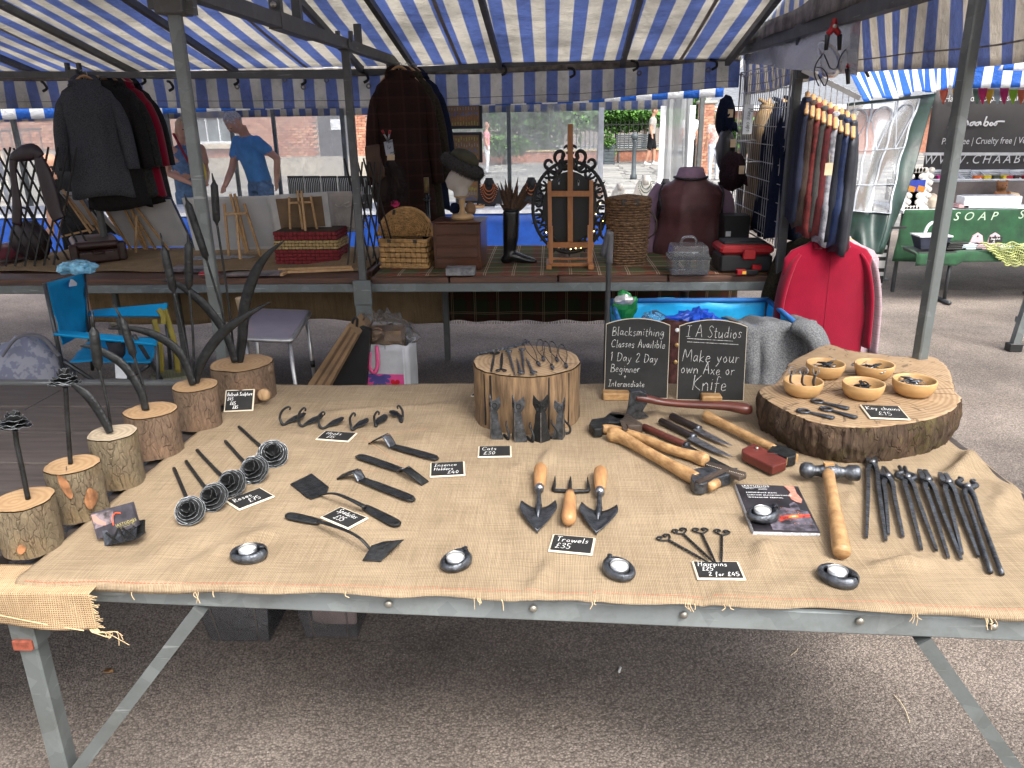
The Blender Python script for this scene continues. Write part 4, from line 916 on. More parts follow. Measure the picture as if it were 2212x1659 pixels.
for i,(a,b,loop,lab)in enumerate((((265,208),(247,312),0,'iron opener with its scroll at the back, left on the stump'),((312,205),(306,300),1,'iron opener with heart scroll at the front, left on the stump'))):
    A,B=s3(*a,.004),s3(*b,.004);root=thing('iron_opener',lab,'opener',A,0,GS);hd,tl=(A,B)if not loop else(B,A);d=(tl-hd).normalized();s=d.cross(V((0,0,1)))
    q=MB(root,True);q.tube([hd,hd*.5+tl*.5,tl],[.0035,.0045,.003],4,twist=.5);q.build('shaft',M_IRON)
    for sg in(-1,1):
        q=MB(root,True);q.tube(smooth_path([hd,hd-d*.006+s*sg*.012,hd-d*.014+s*sg*.014,hd-d*.018+s*sg*.006,hd-d*.010+s*sg*.004],4),.002,6);q.build('scroll',M_IRON)
for i,(a,b,lab)in enumerate((((350,198),(392,340),'iron nail with coiled head at the back, left of two'),((430,188),(447,328),'iron nail with coiled head at the back, right of two'),((424,327),(400,232),'iron nail with coiled head at the front, left of two'),((500,327),(455,228),'iron nail with coiled head at the front, right of two'))):
    A,B=s3(*a,.006),s3(*b,.004);root=thing('coiled_nail',lab,'iron nail',A,0,GS);d=(B-A).normalized()
    q=MB(root,True);q.tube([A,A*.4+B*.6,B],[.0045,.004,.0012],4);q.build('shaft',M_IRON2)
    q=MB(root,True);q.tube([A+V((.0095*math.cos(t*.6)*(1-t/28),0,.004))+d*(.0095*math.sin(t*.6)*(1-t/28))for t in range(24)],.0024,6);q.build('coil',M_IRON2)
for i,(a,cords,lab)in enumerate((((535,270),(440,140),'arrow pendant on a cord, leftmost of the pendants on the stump'),((562,240),(530,138),'arrow pendant on a cord, second from the left'),((617,290),(560,150),'arrow pendant on a cord, nearest the front rim of the stump'),((645,245),(600,150),'arrow pendant on a cord, second from the right'),((700,282),(660,170),'arrow pendant on a cord, rightmost on the stump'))):
    A=s3(*a,.005);C_=s3(*cords,.003);root=thing('cord_pendant',lab,'pendant',A,0,GS);d=(C_-A).normalized()
    q=MB(root,True);q.tube([A+d*.014,A+d*.010,A-d*.004,A-d*.018],[.003,.006,.0065,.0008],4,flat=.6);q.build('arrowhead',M_IRON2)
    q=MB(root,True);q.tube([A+d*.012,A+d*.024],.0045,7);q.build('cord_binding',M_BLACKP)
    s=V((-d.y,d.x,0));q=MB(root,True);q.tube(smooth_path([A+d*.02,A*.5+C_*.5+s*.012+V((0,0,.006)),C_+V((0,0,.008)),C_+s*-.014+V((0,0,.004)),A*.5+C_*.5-s*.012+V((0,0,.006)),A+d*.02],4),.0012,5);q.build('cord',M_BLACKP)
# cats: folded sheet, ridge to the front
CATH=91
for i,(bx,by,top,tail,rz,lab)in enumerate(((265,728,470,(318,720),R(-38),'folded iron cat standing at the left end, facing left'),(405,745,473,(465,738),R(-32),'folded iron cat standing second from the left'),(545,748,468,(605,738),R(2),'darkest folded iron cat standing third from the left, facing forward'),(662,730,488,(708,715),R(35),'shortest folded iron cat standing at the right end'))):
    B=P(*z3(bx,by),ZC);hgt=(Q(*z3(bx,top),B.y).z-ZC);s=hgt
    root=thing('iron_cat',lab,'cat figure',(B.x,B.y+.012,ZC),rz,'four folded iron cats')
    half=[(0,0),(.175,0),(.18,.06),(.15,.2),(.115,.42),(.105,.58),(.085,.66),(.115,.72),(.15,.80),(.15,.9),(.135,1.0),(.085,.935),(.04,.90),(0,.90)]
    for sg in(-1,1):
        q=MB(root);ang=R(38);ax=V((math.cos(ang)*sg,math.sin(ang),0))
        pts=[ax*(x*s*1.38)+V((0,-.012,z*s))for x,z in half];n=len(pts);nn=V((-math.sin(ang)*sg,math.cos(ang),0))*.003
        q.add(pts+[p+nn for p in pts],[tuple(range(n))if sg>0 else tuple(range(n-1,-1,-1)),tuple(range(2*n-1,n-1,-1))if sg>0 else tuple(range(n,2*n))]+[(k,(k+1)%n,n+(k+1)%n,n+k)for k in range(n)])
        w_=q.build('body_half',M_IRON2 if i!=2 else M_IRON,bevel=.0008)
        q=MB(root);e=ax*(.085*s)+V((0,-.0135,.80*s));q.tube([e+ax*(.007*math.cos(t*pi/4))+V((0,0,.007*math.sin(t*pi/4)))for t in range(8)],.001,5,closed=True);q.build('eye',M_IRON,w_)
        for k in range(3):
            q=MB(root);q.bar(ax*(.06*s)+V((0,-.0138,(.745-.018*k)*s)),ax*(.125*s)+V((0,-.0138,(.73-.03*k)*s)),.0012,.001,(0,1,0));q.build('whisker',M_IRON2,w_)
    q=MB(root);q.tube(smooth_path([(.08*s,.03,.03*s),(.2*s,.02,.0+.02*s),(.34*s,.01,.05*s),(.34*s,.01,.2*s),(.24*s,.015,.34*s),(.22*s,.02,.42*s)],5),[.0045,.004,.0035,.003,.0022],7);q.build('tail',M_IRON)
    q=MB(root);q.bar((0,-.0135,.02*s),(0,-.0135,.66*s),.0022,.002,(0,1,0));q.build('ridge',M_STEEL)

# ---------------------------------------------------------------- chalkboards at the back of the table
M_CHALK2=mat('faint_chalk',(.42,.42,.41),.9,var=.55,scale=160)
def chalkboard(bl,br,tr,tl,apex,lines,lab,foot,back=.035):
    A,B=P(*bl,ZC),P(*br,ZC);x=(B-A);wd=x.length;x.normalize()
    y=(Q(*tl,A.y+back)-A);ht=y.length;y=(y-x*y.dot(x)).normalized();n=x.cross(y);ap=(apex)*wd
    root=thing('chalkboard',lab,'chalkboard',A,0,'arched chalkboards');fr=frame(x,y,n,(0,0,0))
    pts=[(0,0),(wd,0),(wd,ht)]+[(wd*(1-t/10),ht+ap*math.sin(pi*t/10)**.8)for t in range(1,10)]+[(0,ht)]
    q=MB(root);q.T=fr;q.prism(pts,-.008,0);q.build('edge',M_FRAMEW)
    q=MB(root);q.T=fr;k=.985;q.prism([(wd/2+(px-wd/2)*k,.002+py*k)for px,py in pts],-.004,.0012);q.build('slate',M_CHALKB)
    q=MB(root);q.T=fr@Matrix.Translation((0,0,.0018));writing(q,[(t,fx*wd,fy*ht,sz*ht,sl)for t,fx,fy,sz,sl in lines],wd*.0085,.05,wd*.94)
    if foot==2:
        for yy in(.835,.79):q.bar((.12*wd,yy*ht,0),((.80 if yy>.8 else .88)*wd,(yy-.03)*ht,0),wd*.008,.0004)
    q.build('chalk_writing',M_CHALK2)
    q=MB(root);q.T=Matrix.Translation((wd*(.18 if foot==1 else .5),-.012,.012));q.bbox((0,0,0),(wd*.42 if foot==1 else wd*.3,.05,.024),.003);q.build('wooden_foot',M_HANDLEX)
chalkboard((1305,857),(1441.4,861),(1450,700),(1312,700),.10,[('Blacksmithing',.10,.85,.115,0),('Classes Availible',.09,.69,.10,0),('1 Day 2 Day',.08,.50,.115,-.02),('Beginner',.09,.35,.105,0),('+',.3,.26,.08,0),('Intermediate',.06,.15,.085,0)],
    'arched chalkboard reading Blacksmithing Classes, left of the pair',1)
chalkboard((1462,863.5),(1605.8,866),(1622,713),(1468,704),.10,[('I A Studios',.10,.86,.15,-.02),('Make your',.06,.53,.16,-.02),('own Axe or',.04,.37,.14,-.03),('Knife',.22,.14,.2,-.02)],
    'arched chalkboard reading IA Studios Make your own Axe or Knife',2)

# ---------------------------------------------------------------- axes, hatchets and knives
def prof_tube(root,pts,ws,name,m,flat=1,n=10,up=None):
    q=MB(root,True);q.tube(smooth_path(pts,4),ws,n,flat=flat,up=up);return q.build(name,m)
# hatchet with the dark handle, standing on its blade
y0=P(*z3(1130,605),ZC).y;h0=Q(*z3(1130,480),y0)
root=thing('hatchet','hatchet with dark red-brown handle propped before the chalkboards','hatchet',(h0.x,y0,ZC),0,'axes and hatchets')
poly=[(1085,430),(1140,422),(1183,442),(1187,500),(1160,550),(1202,590),(1130,608),(1055,598),(1072,520)]
pts=[Q(*z3(*p),y0)for p in poly];q=MB(root,True);n=len(pts)
th=[.012,.013,.012,.011,.006,.0008,.0008,.0008,.006]
q.add([p+V((0,-t,0))for p,t in zip(pts,th)]+[p+V((0,t,0))for p,t in zip(pts,th)],[tuple(range(n))[::-1],tuple(range(n,2*n))]+[(i,(i+1)%n,n+(i+1)%n,n+i)for i in range(n)]);q.build('head',M_IRON2,bevel=.001)
prof_tube(root,[Q(*z3(1120,470),y0)]+[Q(*z3(*p),y0+d)for p,d in(((1185,478),0),((1290,500),.0),((1480,515),-.01),((1660,522),-.02),((1770,538),-.03),((1815,545),-.03))],[.010,.0125,.0105,.0105,.0115,.014,.017,.012],'handle',M_HANDLED,1.25,12,(0,1,0))
# axe with strapped sheath at the upper left of the pair
def z3c(x,y,h=0):return P(*z3(x,y),ZC+h)
root=thing('hand_axe','hand axe with pale handle and strapped sheath, head at the upper left','axe',z3c(935,655),0,'axes and hatchets')
q=MB(root,True);hp=[z3c(*p,.018)for p in((838,655),(850,625),(930,612),(960,585),(1060,600),(1035,645),(960,640),(935,655),(915,682),(868,685))];n=len(hp)
q.add([p+V((0,0,.012))for p in hp]+[p-V((0,0,.014))for p in hp],[tuple(range(n))[::-1],tuple(range(n,2*n))]+[(i,(i+1)%n,n+(i+1)%n,n+i)for i in range(n)]);q.build('head',M_IRON,bevel=.003)
q=MB(root,True);hp=[z3c(*p,.016)for p in((945,600),(975,580),(1070,595),(1160,655),(1150,668),(1070,668),(1030,640))];n=len(hp)
q.add([p+V((0,0,.014))for p in hp]+[p-V((0,0,.014))for p in hp],[tuple(range(n))[::-1],tuple(range(n,2*n))]+[(i,(i+1)%n,n+(i+1)%n,n+i)for i in range(n)]);q.build('leather_sheath',M_LEATHER,bevel=.003)
q=MB(root,True);q.bar(z3c(1035,612,.034),z3c(1058,668,.034),.012,.004);q.build('strap',M_LEATHER)
prof_tube(root,[z3c(*p,.018)for p in((918,662),(990,668),(1150,715),(1330,785),(1450,820),(1510,838),(1542,852))],[.011,.012,.0115,.011,.0115,.013,.017,.014],'handle',M_HANDLEX,1.2,12)
root=thing('hand_axe','hand axe with pale handle and sheathed head at the lower right','axe',z3c(1490,960),0,'axes and hatchets')
prof_tube(root,[z3c(*p,.021)for p in((952,688),(985,695),(1050,720),(1180,795),(1330,880),(1430,935),(1490,965))],[.012,.019,.0145,.012,.0125,.0145,.013],'handle',M_HANDLEX,1.25,12)
q=MB(root,True);hp=[z3c(*p,.020)for p in((1450,990),(1462,935),(1530,920),(1640,925),(1735,925),(1690,965),(1580,995),(1530,1025),(1475,1022))];n=len(hp)
q.add([p+V((0,0,.014))for p in hp]+[p-V((0,0,.015))for p in hp],[tuple(range(n))[::-1],tuple(range(n,2*n))]+[(i,(i+1)%n,n+(i+1)%n,n+i)for i in range(n)]);q.build('head',M_IRON2,bevel=.003)
q=MB(root,True);q.T=Matrix.Identity(4);e=z3c(1590,1000,.02);q.tube([e+V((-.012,-.012,0)),e+V((.01,.012,0))],[.011,.012],10);q.build('handle_end',M_HANDLEX)
q=MB(root,True);hp=[z3c(*p,.030)for p in((1535,885),(1560,868),(1785,935),(1788,950),(1745,965),(1640,925))];n=len(hp)
q.add([p+V((0,0,.006))for p in hp]+[p-V((0,0,.006))for p in hp],[tuple(range(n))[::-1],tuple(range(n,2*n))]+[(i,(i+1)%n,n+(i+1)%n,n+i)for i in range(n)]);q.build('leather_sheath',M_LEATHER,bevel=.002)
q=MB(root,True);q.bar(z3c(1670,905,.038),z3c(1490,985,.038),.012,.004);q.build('strap',M_LEATHER)
q=MB(root,True)
for i in range(22):a=z3c(1550+i*10.5,878+i*2.9,.037);q.box(a,(.0022,.0012,.0006))
q.build('stitching',M_FRAMEW)
# hatchet with the oxblood sheath
def z4c(x,y,h=0):return P(*z4(x,y),ZC+h)
root=thing('hatchet','hatchet with striped pale handle and oxblood sheath by the log slice','hatchet',z4c(455,710),0,'axes and hatchets')
prof_tube(root,[z4c(*p,.02)for p in((48,508),(70,518),(180,570),(320,640),(455,708))],[.010,.0145,.0115,.0105,.0105,.011],'handle',M_HANDLEX,1.25,12)
q=MB(root,True);hp=[z4c(*p,.02)for p in((430,712),(455,690),(520,712),(578,742),(575,765),(520,775),(470,752),(400,745))];n=len(hp)
q.add([p+V((0,0,.012))for p in hp]+[p-V((0,0,.016))for p in hp],[tuple(range(n))[::-1],tuple(range(n,2*n))]+[(i,(i+1)%n,n+(i+1)%n,n+i)for i in range(n)]);q.build('head',M_IRON,bevel=.003)
q=MB(root,True);q.bar(z4c(512,770,.02),z4c(578,748,.02),.012,.02);q.build('handle_end',M_HANDLEX)
q=MB(root,True);hp=[z4c(*p,.02)for p in((262,722),(330,690),(520,782),(518,800),(440,828),(265,742))];n=len(hp)
q.add([p+V((0,0,.011))for p in hp]+[p-V((0,0,.013))for p in hp],[tuple(range(n))[::-1],tuple(range(n,2*n))]+[(i,(i+1)%n,n+(i+1)%n,n+i)for i in range(n)]);q.build('sheath',M_SHEATH,bevel=.003)
q=MB(root,True);e=z4c(350,700,.031);q.lathe([(.005,0),(.004,.004),(.0001,.005)],10,e);q.build('stud',M_BOLT)
# knives
for hs_,he,tp,wb,m_,lab in(((1335,582),(1493,655),(1698,762),.023,M_STEEL,'kitchen knife with black handle lying furthest back of the three'),((1270,612),(1462,705),(1703,832),.026,M_STEEL,'kitchen knife with black handle lying in the middle of the three'),((1166,648),(1420,758),(1785,945),.040,M_IRON,'large dark knife with brown handle lying partly under the axe sheath')):
    A,B,T_=z3c(*hs_,.012),z3c(*he,.012),z3c(*tp,.010);root=thing('kitchen_knife',lab,'knife',A,0,'forged kitchen knives')
    q=MB(root,True);d=(B-A);q.tube([A,A+d*.02,A+d*.5,A+d*.97,B],[.009,.0115,.0105,.0105,.0095],8,flat=.9);q.build('handle',M_HANDLED if wb>.03 else M_BLACKW)
    q=MB(root,True);k=d.normalized();q.tube([B-k*.002,B+k*.008],.0102,8,flat=.9);q.build('bolster',M_IRON2)
    d2=(T_-B);L=d2.length;d2.normalize();s=d2.cross(V((0,0,1))).normalized()
    up_,lo_=[],[]
    for t in(0,.03,.12,.4,.7,.88,1):
        w_=(.004 if t==0 else wb*(1 if t<.5 else 1-((t-.5)/.5)**1.8))
        up_.append(B+d2*L*t-s*(.004-.002*t)*1);lo_.append(B+d2*L*t+s*(w_*.9 if t<1 else .0005))
    n=len(up_);q=MB(root,True);q.add([p+V((0,0,.0013))for p in up_]+lo_+[p-V((0,0,.0013))for p in up_],[(i,i+1,n+i+1,n+i)for i in range(n-1)]+[(2*n+i,n+i,n+i+1,2*n+i+1)for i in range(n-1)]+[(i,2*n+i,2*n+i+1,i+1)for i in range(n-1)]);q.build('blade',m_)
    q=MB(root,True);q.add([p*.35+l_*.65+V((0,0,.0012))for p,l_ in zip(up_,lo_)]+[l_+V((0,0,.0003))for l_ in lo_],[(i,i+1,n+i+1,n+i)for i in range(n-1)]);q.build('ground_edge',M_STEEL)

# ---------------------------------------------------------------- trowels and fork
M_PEAR=wood_mat('pear_handle',(.48,.26,.11),(.30,.145,.06),(45,9,45),.4,.1)
for h0_,h1_,fr_,sh,bl,tip,lab in(((545,885),(538,1012),(533,1030),(533,1130),((428,1112),(635,1112)),(525,1292),'hand trowel with turned wooden handle, left of the fork'),((906,902),(903,1030),(900,1050),(898,1145),((790,1122),(1005,1138)),(880,1302),'hand trowel with turned wooden handle, right of the fork')):
    A,B,F_,S_=z3c(*h0_,.02),z3c(*h1_,.018),z3c(*fr_,.018),z3c(*sh,.012);root=thing('hand_trowel',lab,'trowel',A,0,'wooden handled garden tools');d=B-A
    q=MB(root,True);q.tube([A,A+d*.03,A+d*.15,A+d*.4,A+d*.75,A+d*.95,B],[.004,.0115,.0165,.0165,.0145,.0125,.011],14);q.build('handle',M_PEAR)
    q=MB(root,True);q.tube([B-d*.02,F_],.0112,12);q.build('ferrule',M_STEEL)
    q=MB(root,True);q.tube(smooth_path([F_,F_*.5+S_*.5+V((0,0,.004)),S_],3),[.006,.0055,.007],6);q.build('shank',M_IRON2)
    L_,R_,T_=z3c(*bl[0],.016),z3c(*bl[1],.016),z3c(*tip,.003);nu,nv=11,9;q=MB(root,True)
    C0=(L_+R_)/2
    def fn(u,v):
        s=u*2-1;w_=(1-v**2.1)*(1+.12*math.sin(pi*min(1,v*2.2)));base=C0+(T_-C0)*v;side=(R_-L_)*.5*s*w_
        return base+side+V((0,0,.016*(s*s)*(1-v*.5)-.013*(1-v)))+(C0-T_)*(.07*abs(s)**1.5*(1-v)**3)
    q.grid(fn,nu,nv);q.build('blade',M_IRON2,thick=.0022)
    q=MB(root,True);q.tube([S_+V((0,0,.004)),fn(.5,.2)+V((0,0,.003)),fn(.5,.38)+V((0,0,.001))],[.008,.006,.001],6);q.build('socket',M_IRON2)
A,B=z3c(714,1222,.02),z3c(722,1048,.022);root=thing('hand_fork','three pronged hand fork with wooden handle between the trowels','garden fork',A,0,'wooden handled garden tools');d=B-A
q=MB(root,True);q.tube([A,A+d*.05,A+d*.2,A+d*.5,A+d*.85,B],[.007,.0145,.017,.0145,.013,.010],14);q.build('handle',M_PEAR)
q=MB(root,True);q.tube([B,z3c(725,1030,.012)],.006,8);q.build('shank',M_IRON)
for a,b,c_ in(((722,1040),(625,1030),(632,945)),((722,1040),(722,1000),(726,948)),((722,1040),(832,1035),(828,953))):
    q=MB(root,True);q.tube(smooth_path([z3c(*a,.008),z3c((a[0]+b[0])/2,(a[1]+b[1])/2,.006),z3c(*b,.006),z3c((b[0]*.6+c_[0]*.4),(b[1]*.6+c_[1]*.4),.010),z3c(*c_,.014)],4),[.005,.005,.0048,.004,.001],7);q.build('prong',M_IRON)

# ---------------------------------------------------------------- heart hairpins
for hd,tp,lab in(((1290,1318),(1575,1478),'twisted heart hairpin fanned out furthest left'),((1385,1278),(1597,1474),'twisted heart hairpin second from the left'),((1510,1275),(1607,1482),'twisted heart hairpin third from the left'),((1640,1285),(1637,1480),'twisted heart hairpin furthest right, nearly upright')):
    A,B=z3c(*hd,.004),z3c(*tp,.006);root=thing('heart_hairpin',lab,'hairpin',A,0,'twisted heart hairpins');d=(B-A);L=d.length;d.normalize();s=d.cross(V((0,0,1))).normalized()
    b0=A+d*.014;n=34;q=MB(root,True);q.tube([b0+(B-b0)*(k/n)for k in range(n+1)],[.0030]*8+[.0026,.0022,.0009],4,twist=.55,smooth=False);q.build('twisted_shaft',M_IRON)
    for sg in(-1,1):
        q=MB(root,True);q.tube(smooth_path([b0,b0-d*.007+s*sg*.010,b0-d*.016+s*sg*.0165,b0-d*.023+s*sg*.011,b0-d*.021+s*sg*.004,b0-d*.015+s*sg*.005,b0-d*.016+s*sg*.010],5),.0019,6);q.build('heart_scroll',M_IRON)

# ---------------------------------------------------------------- hammer and tongs
A,B=z4c(597,822,.03),z4c(942,842,.03);root=thing('ball_peen_hammer','ball peen hammer with ash handle lying beside the tongs','hammer',(A+B)/2,0);d=(B-A);L=d.length
q=MB(root,True);q.tube([A,A+d*.02,A+d*.09,A+d*.2,A+d*.25,A+d*.33,A+d*.48,A+d*.62,A+d*.68,A+d*.76,A+d*.82,A+d*.97,B],[.006,.014,.0195,.0185,.0125,.0135,.020,.0185,.0135,.0125,.0185,.0195,.0175],16);q.build('head',M_IRON2)
C_=A+d*.48;E_=z4c(842,1300,.02);hd=E_-C_
q=MB(root,True);q.tube(smooth_path([C_,C_+hd*.06,C_+hd*.25,C_+hd*.5,C_+hd*.75,C_+hd*.95,E_],3),[.0135,.0145,.0135,.0145,.0165,.018,.0165],14);q.build('handle',M_HANDLEX)
q=MB(root,True);q.box(C_+V((0,0,.019)),(.022,.016,.006));q.build('handle_wedge',M_HANDLEX)
TG=[((1010,738),(1017,792),(985,1212),(1097,1230),'straight','long straight-jawed tongs lying nearest the hammer'),((1080,802),(1105,873),(1112,1195),(1196,1208),'point','short pointed tongs lying second from the hammer'),((1190,806),(1220,878),(1303,1283),(1390,1288),'round','round-mouthed tongs lying third from the hammer'),
      ((1305,828),(1337,895),(1458,1330),(1532,1338),'box','blunt box-jawed tongs lying fourth from the hammer'),((1425,848),(1455,908),(1537,1307),(1632,1322),'box','box-jawed tongs lying fifth from the hammer'),((1562,822),(1566,933),(1702,1415),(1768,1425),'horn','horn-jawed tongs with round reins at the right end')]
for jt,pv_,e1,e2,kind,lab in TG:
    J,K,E1,E2=z4c(*jt,.012),z4c(*pv_,.012),z4c(*e1,.007),z4c(*e2,.007);root=thing('blacksmith_tongs',lab,'tongs',K,0,'blacksmith tongs in a row')
    f=(J-K);fl=f.length;f.normalize();s=f.cross(V((0,0,1))).normalized()
    if s.x<0:s=-s
    for sg,E in((-1,E1),(1,E2)):
        g_=(E-K).normalized();q=MB(root,True);sh=K+g_*.03+s*sg*.008
        q.tube(smooth_path([K+V((0,0,.003*sg)),sh,K*.6+E*.4+s*sg*.004,E],4),[.0085,.0075,.0062,.0056,.0038]if kind!='horn' else[.0085,.007,.0055,.0052,.0050],4 if kind!='horn' else 8);q.build('rein',M_IRON2)
        q=MB(root,True)
        if kind=='round':jp=[K-s*sg*.003,K+f*.010+s*sg*.017,K+f*.026+s*sg*.019,K+f*.034+s*sg*.010,K+f*.040+s*sg*.005,J+s*sg*.006];rr_=[.008,.0065,.006,.0058,.006,.005]
        elif kind=='horn':jp=[K-s*sg*.003,K+f*.018+s*sg*.014,K+f*.032+s*sg*.020,K+f*.042+s*sg*.013,K+f*.052+s*sg*.010,K+f*.060+s*sg*.017];rr_=[.008,.0068,.006,.0052,.005,.0035]
        elif kind=='point':jp=[K-s*sg*.003,K+f*.012+s*sg*.009,K+f*.024+s*sg*.007,J+s*sg*.002];rr_=[.0085,.0085,.0065,.002]
        else:jp=[K-s*sg*.003,K+f*.012+s*sg*.008,K+f*.022+s*sg*.007,J+s*sg*.006];rr_=[.0085,.008,.0078,.0068]
        q.tube(smooth_path(jp,3),rr_,6 if kind in('round','horn')else 4);q.build('jaw',M_IRON2)
    q=MB(root,True);q.lathe([(.0075,.006),(.0075,.011),(.005,.0135),(.0001,.0145)],12,K);q.build('rivet',M_STEEL)

# ---------------------------------------------------------------- stack of leaflets with a tealight holder on it
tl,tr,br,bl=((225,905),(585,918),(715,1185),(330,1175));TH_=.010
c4=[z4c(*p,TH_)for p in(bl,br,tr,tl)];root=thing('leaflet_stack','stack of dark glossy leaflets with an orange sparks photo','leaflets',z4c(*bl))
M_PAPER=mat('leaflet_edges',(.55,.55,.57),.6,var=.3,scale=200);M_COVER=mat('leaflet_cover',(.022,.02,.024),.28,var=.7,scale=14)
for k in range(6):
    q=MB(root,True);off=V((rnd.uniform(-.0012,.0012),rnd.uniform(-.001,.001),0));z_=ZC+.0006+k*TH_/6
    pts=[V((p.x,p.y,z_))+off for p in c4];q.add(pts+[p+V((0,0,TH_/6-.0004))for p in pts],[(0,3,2,1),(4,5,6,7),(0,1,5,4),(1,2,6,5),(2,3,7,6),(3,0,4,7)]);q.build('leaflet',M_COVER if k==5 else M_PAPER)
def onl(u,v,h=.0008):return(c4[0]*(1-u)+c4[1]*u)*(1-v)+(c4[3]*(1-u)+c4[2]*u)*v+V((0,0,h))
def lpoly(pts,name,m,h=.0008):
    q=MB(root,True);q.add([onl(u,v,h)for u,v in pts],[tuple(range(len(pts)))]);return q.build(name,m)
M_P1=mat('print_grey',(.09,.08,.10),.35,var=.8,scale=60);M_P2=mat('print_red',(.45,.05,.03),.35,var=.9,scale=70);M_P3=mat('print_orange',(.8,.22,.04),.35,var=.4,scale=90);M_P4=mat('print_yellow',(.9,.75,.45),.35);M_P5=mat('print_skin',(.55,.22,.16),.35,var=.3,scale=90);M_LETW=mat('white_print',(.8,.8,.8),.5)
lpoly([(.3,.02),(.98,.02),(.97,.42),(.6,.5),(.3,.2)],'photo_print',M_P1)
lpoly([(.45,.18),(.62,.25),(.97,.30),(.975,.36),(.7,.34),(.5,.30)],'glowing_steel_print',M_P2,.0011);lpoly([(.62,.27),(.78,.29),(.8,.335),(.66,.315)],'glow_print',M_P3,.0013);lpoly([(.68,.285),(.74,.292),(.745,.318),(.69,.31)],'glow_core_print',M_P4,.0015)
lpoly([(.78,.99),(.94,.99),(.93,.82),(.97,.68),(.93,.60),(.86,.62),(.80,.68),(.79,.78),(.84,.84)],'hand_print',M_P5,.0011);lpoly([(.72,.40),(.86,.42),(.86,.56),(.82,.62),(.72,.56)],'hammer_print',M_P1,.0013)
rsp=random.Random(4);q=MB(root,True)
for i in range(70):
    a,d_=rsp.uniform(0,2*pi),abs(rsp.gauss(0,.2));u,v=.70+d_*math.cos(a)*1.3,.31+d_*math.sin(a)
    if .04<u<.97 and .04<v<.7:w_=rsp.uniform(.003,.008);q.add([onl(u-w_,v,.0014),onl(u,v-w_,.0014),onl(u+w_,v,.0014),onl(u,v+w_,.0014)],[(0,1,2,3)])
q.build('sparks_print',M_P3)
q=MB(root,True);ux,uy=(c4[1]-c4[0]).normalized(),(c4[3]-c4[0]).normalized()
for t,u,v,s_ in(('IASTUDIOS',.09,.935,.011),('EST 2017',.14,.885,.004),('EXPERIENCE DAYS',.12,.79,.0072),('CUSTOM BLACKSMITHING',.12,.735,.0072),('WORKSHOP RENTAL',.12,.68,.0072)):
    print_text(t,s_,q,frame(ux,uy,V((0,0,1)),onl(u,v,.0014)),spacing=1.2,bold=.0001)
q.bar(onl(.1,.915,.0013),onl(.48,.92,.0013),.0008,.0003);q.bar(onl(.34,.885,.0013),onl(.48,.89,.0013),.0012,.0003);q.build('white_lettering',M_LETW)
tealight_set(*z4(382,1078),70,'iron tealight holder resting on the leaflet stack','tealight in the holder on the leaflets',z=ZC+TH_+.0015,spin=.3)

# ---------------------------------------------------------------- the big log slice, bowls and key rings
zt=zc(1700,800,2.37);fr0=P(*z4(960,795),ZC);LH=Q(*z4(960,578),fr0.y+.004).z-ZC
top=[P(*z4(*p),ZC+LH)for p in((370,355),(460,322),(520,240),(545,200),(650,145),(760,98),(880,130),(1040,150),(1190,170),(1300,165),(1390,178),(1460,240),(1500,370),(1536,412),(1480,480),(1400,515),(1300,542),(1100,572),(960,578),(850,575),(720,555),(600,520),(480,460),(390,405))]
lc=sum(top,V())/len(top);root=thing('log_slice','thick heart-shaped slice of tree trunk with rough bark, holding bowls','log slice',(lc.x,lc.y,ZC))
tp=smooth_path(top,12,closed=True);n=len(tp)
q=MB(root,True);rows=14
def side(u,v):
    p=tp[int(u*n+.5)%n];o=V((p.x-lc.x,p.y-lc.y,0));k=.965+.05*math.sin(pi*v)*.6+.05*(1-v)*0+.035*v
    rough=1+.022*noise.noise((p.x*26,p.y*26,v*1.2))+.034*(.35-abs(noise.noise((p.x*55,p.y*55,v*1.6))))+.014*noise.noise((p.x*120,p.y*120,v*6))
    rough=min(rough,1.0)if v>.95 else rough
    return V((lc.x,lc.y,0))+o*k*rough+V((0,0,ZC+LH*v))
q.grid(side,n,rows,closed=True);q.build('bark',M_BARKBIG)
q=MB(root,True);rim=[side(i/n,1)for i in range(n)]
q.add([p+V((0,0,.0))for p in rim]+[V((lc.x+(p.x-lc.x)*.97,lc.y+(p.y-lc.y)*.97,ZC+LH+.003))for p in rim]+[V((lc.x,lc.y,ZC+LH+.003))],[(i,(i+1)%n,n+(i+1)%n,n+i)for i in range(n)]+[(n+i,n+(i+1)%n,2*n)for i in range(n)]);q.build('sawn_top',M_RINGC)
M_SAW=mat('saw_marks',(.16,.09,.05),.9)
q=MB(root,True)
for i in range(48):
    a=random.Random(i*3).uniform(-.8,.9);o=V((lc.x+random.Random(i).uniform(-.20,.20),lc.y+random.Random(i+99).uniform(-.10,.12),ZC+LH+.0036));d_=V((math.cos(a+.5),math.sin(a+.5),0))*random.Random(i+7).uniform(.02,.06)
    q.bar(o-d_,o+d_,.0016,.0006)
q.build('saw_marks',M_SAW)
ZL=ZC+LH+.0035
sign((1871.9,877.7),(1957.8,881.4),(1967.9,910.2),(1877.5,906.4),[('Key chains',.08,.58,.24,0),('£15',.28,.2,.24,0)],'Key chains price sign lying on the log slice',z=ZL)
def keyring(root,c,rad,M3,m=M_STEEL):
    q=MB(root,True);q.tube([c+M3@V((rad*math.cos(2*pi*i/14),rad*math.sin(2*pi*i/14),0))for i in range(14)],.0011,5,closed=True);return q.build('split_ring',m)
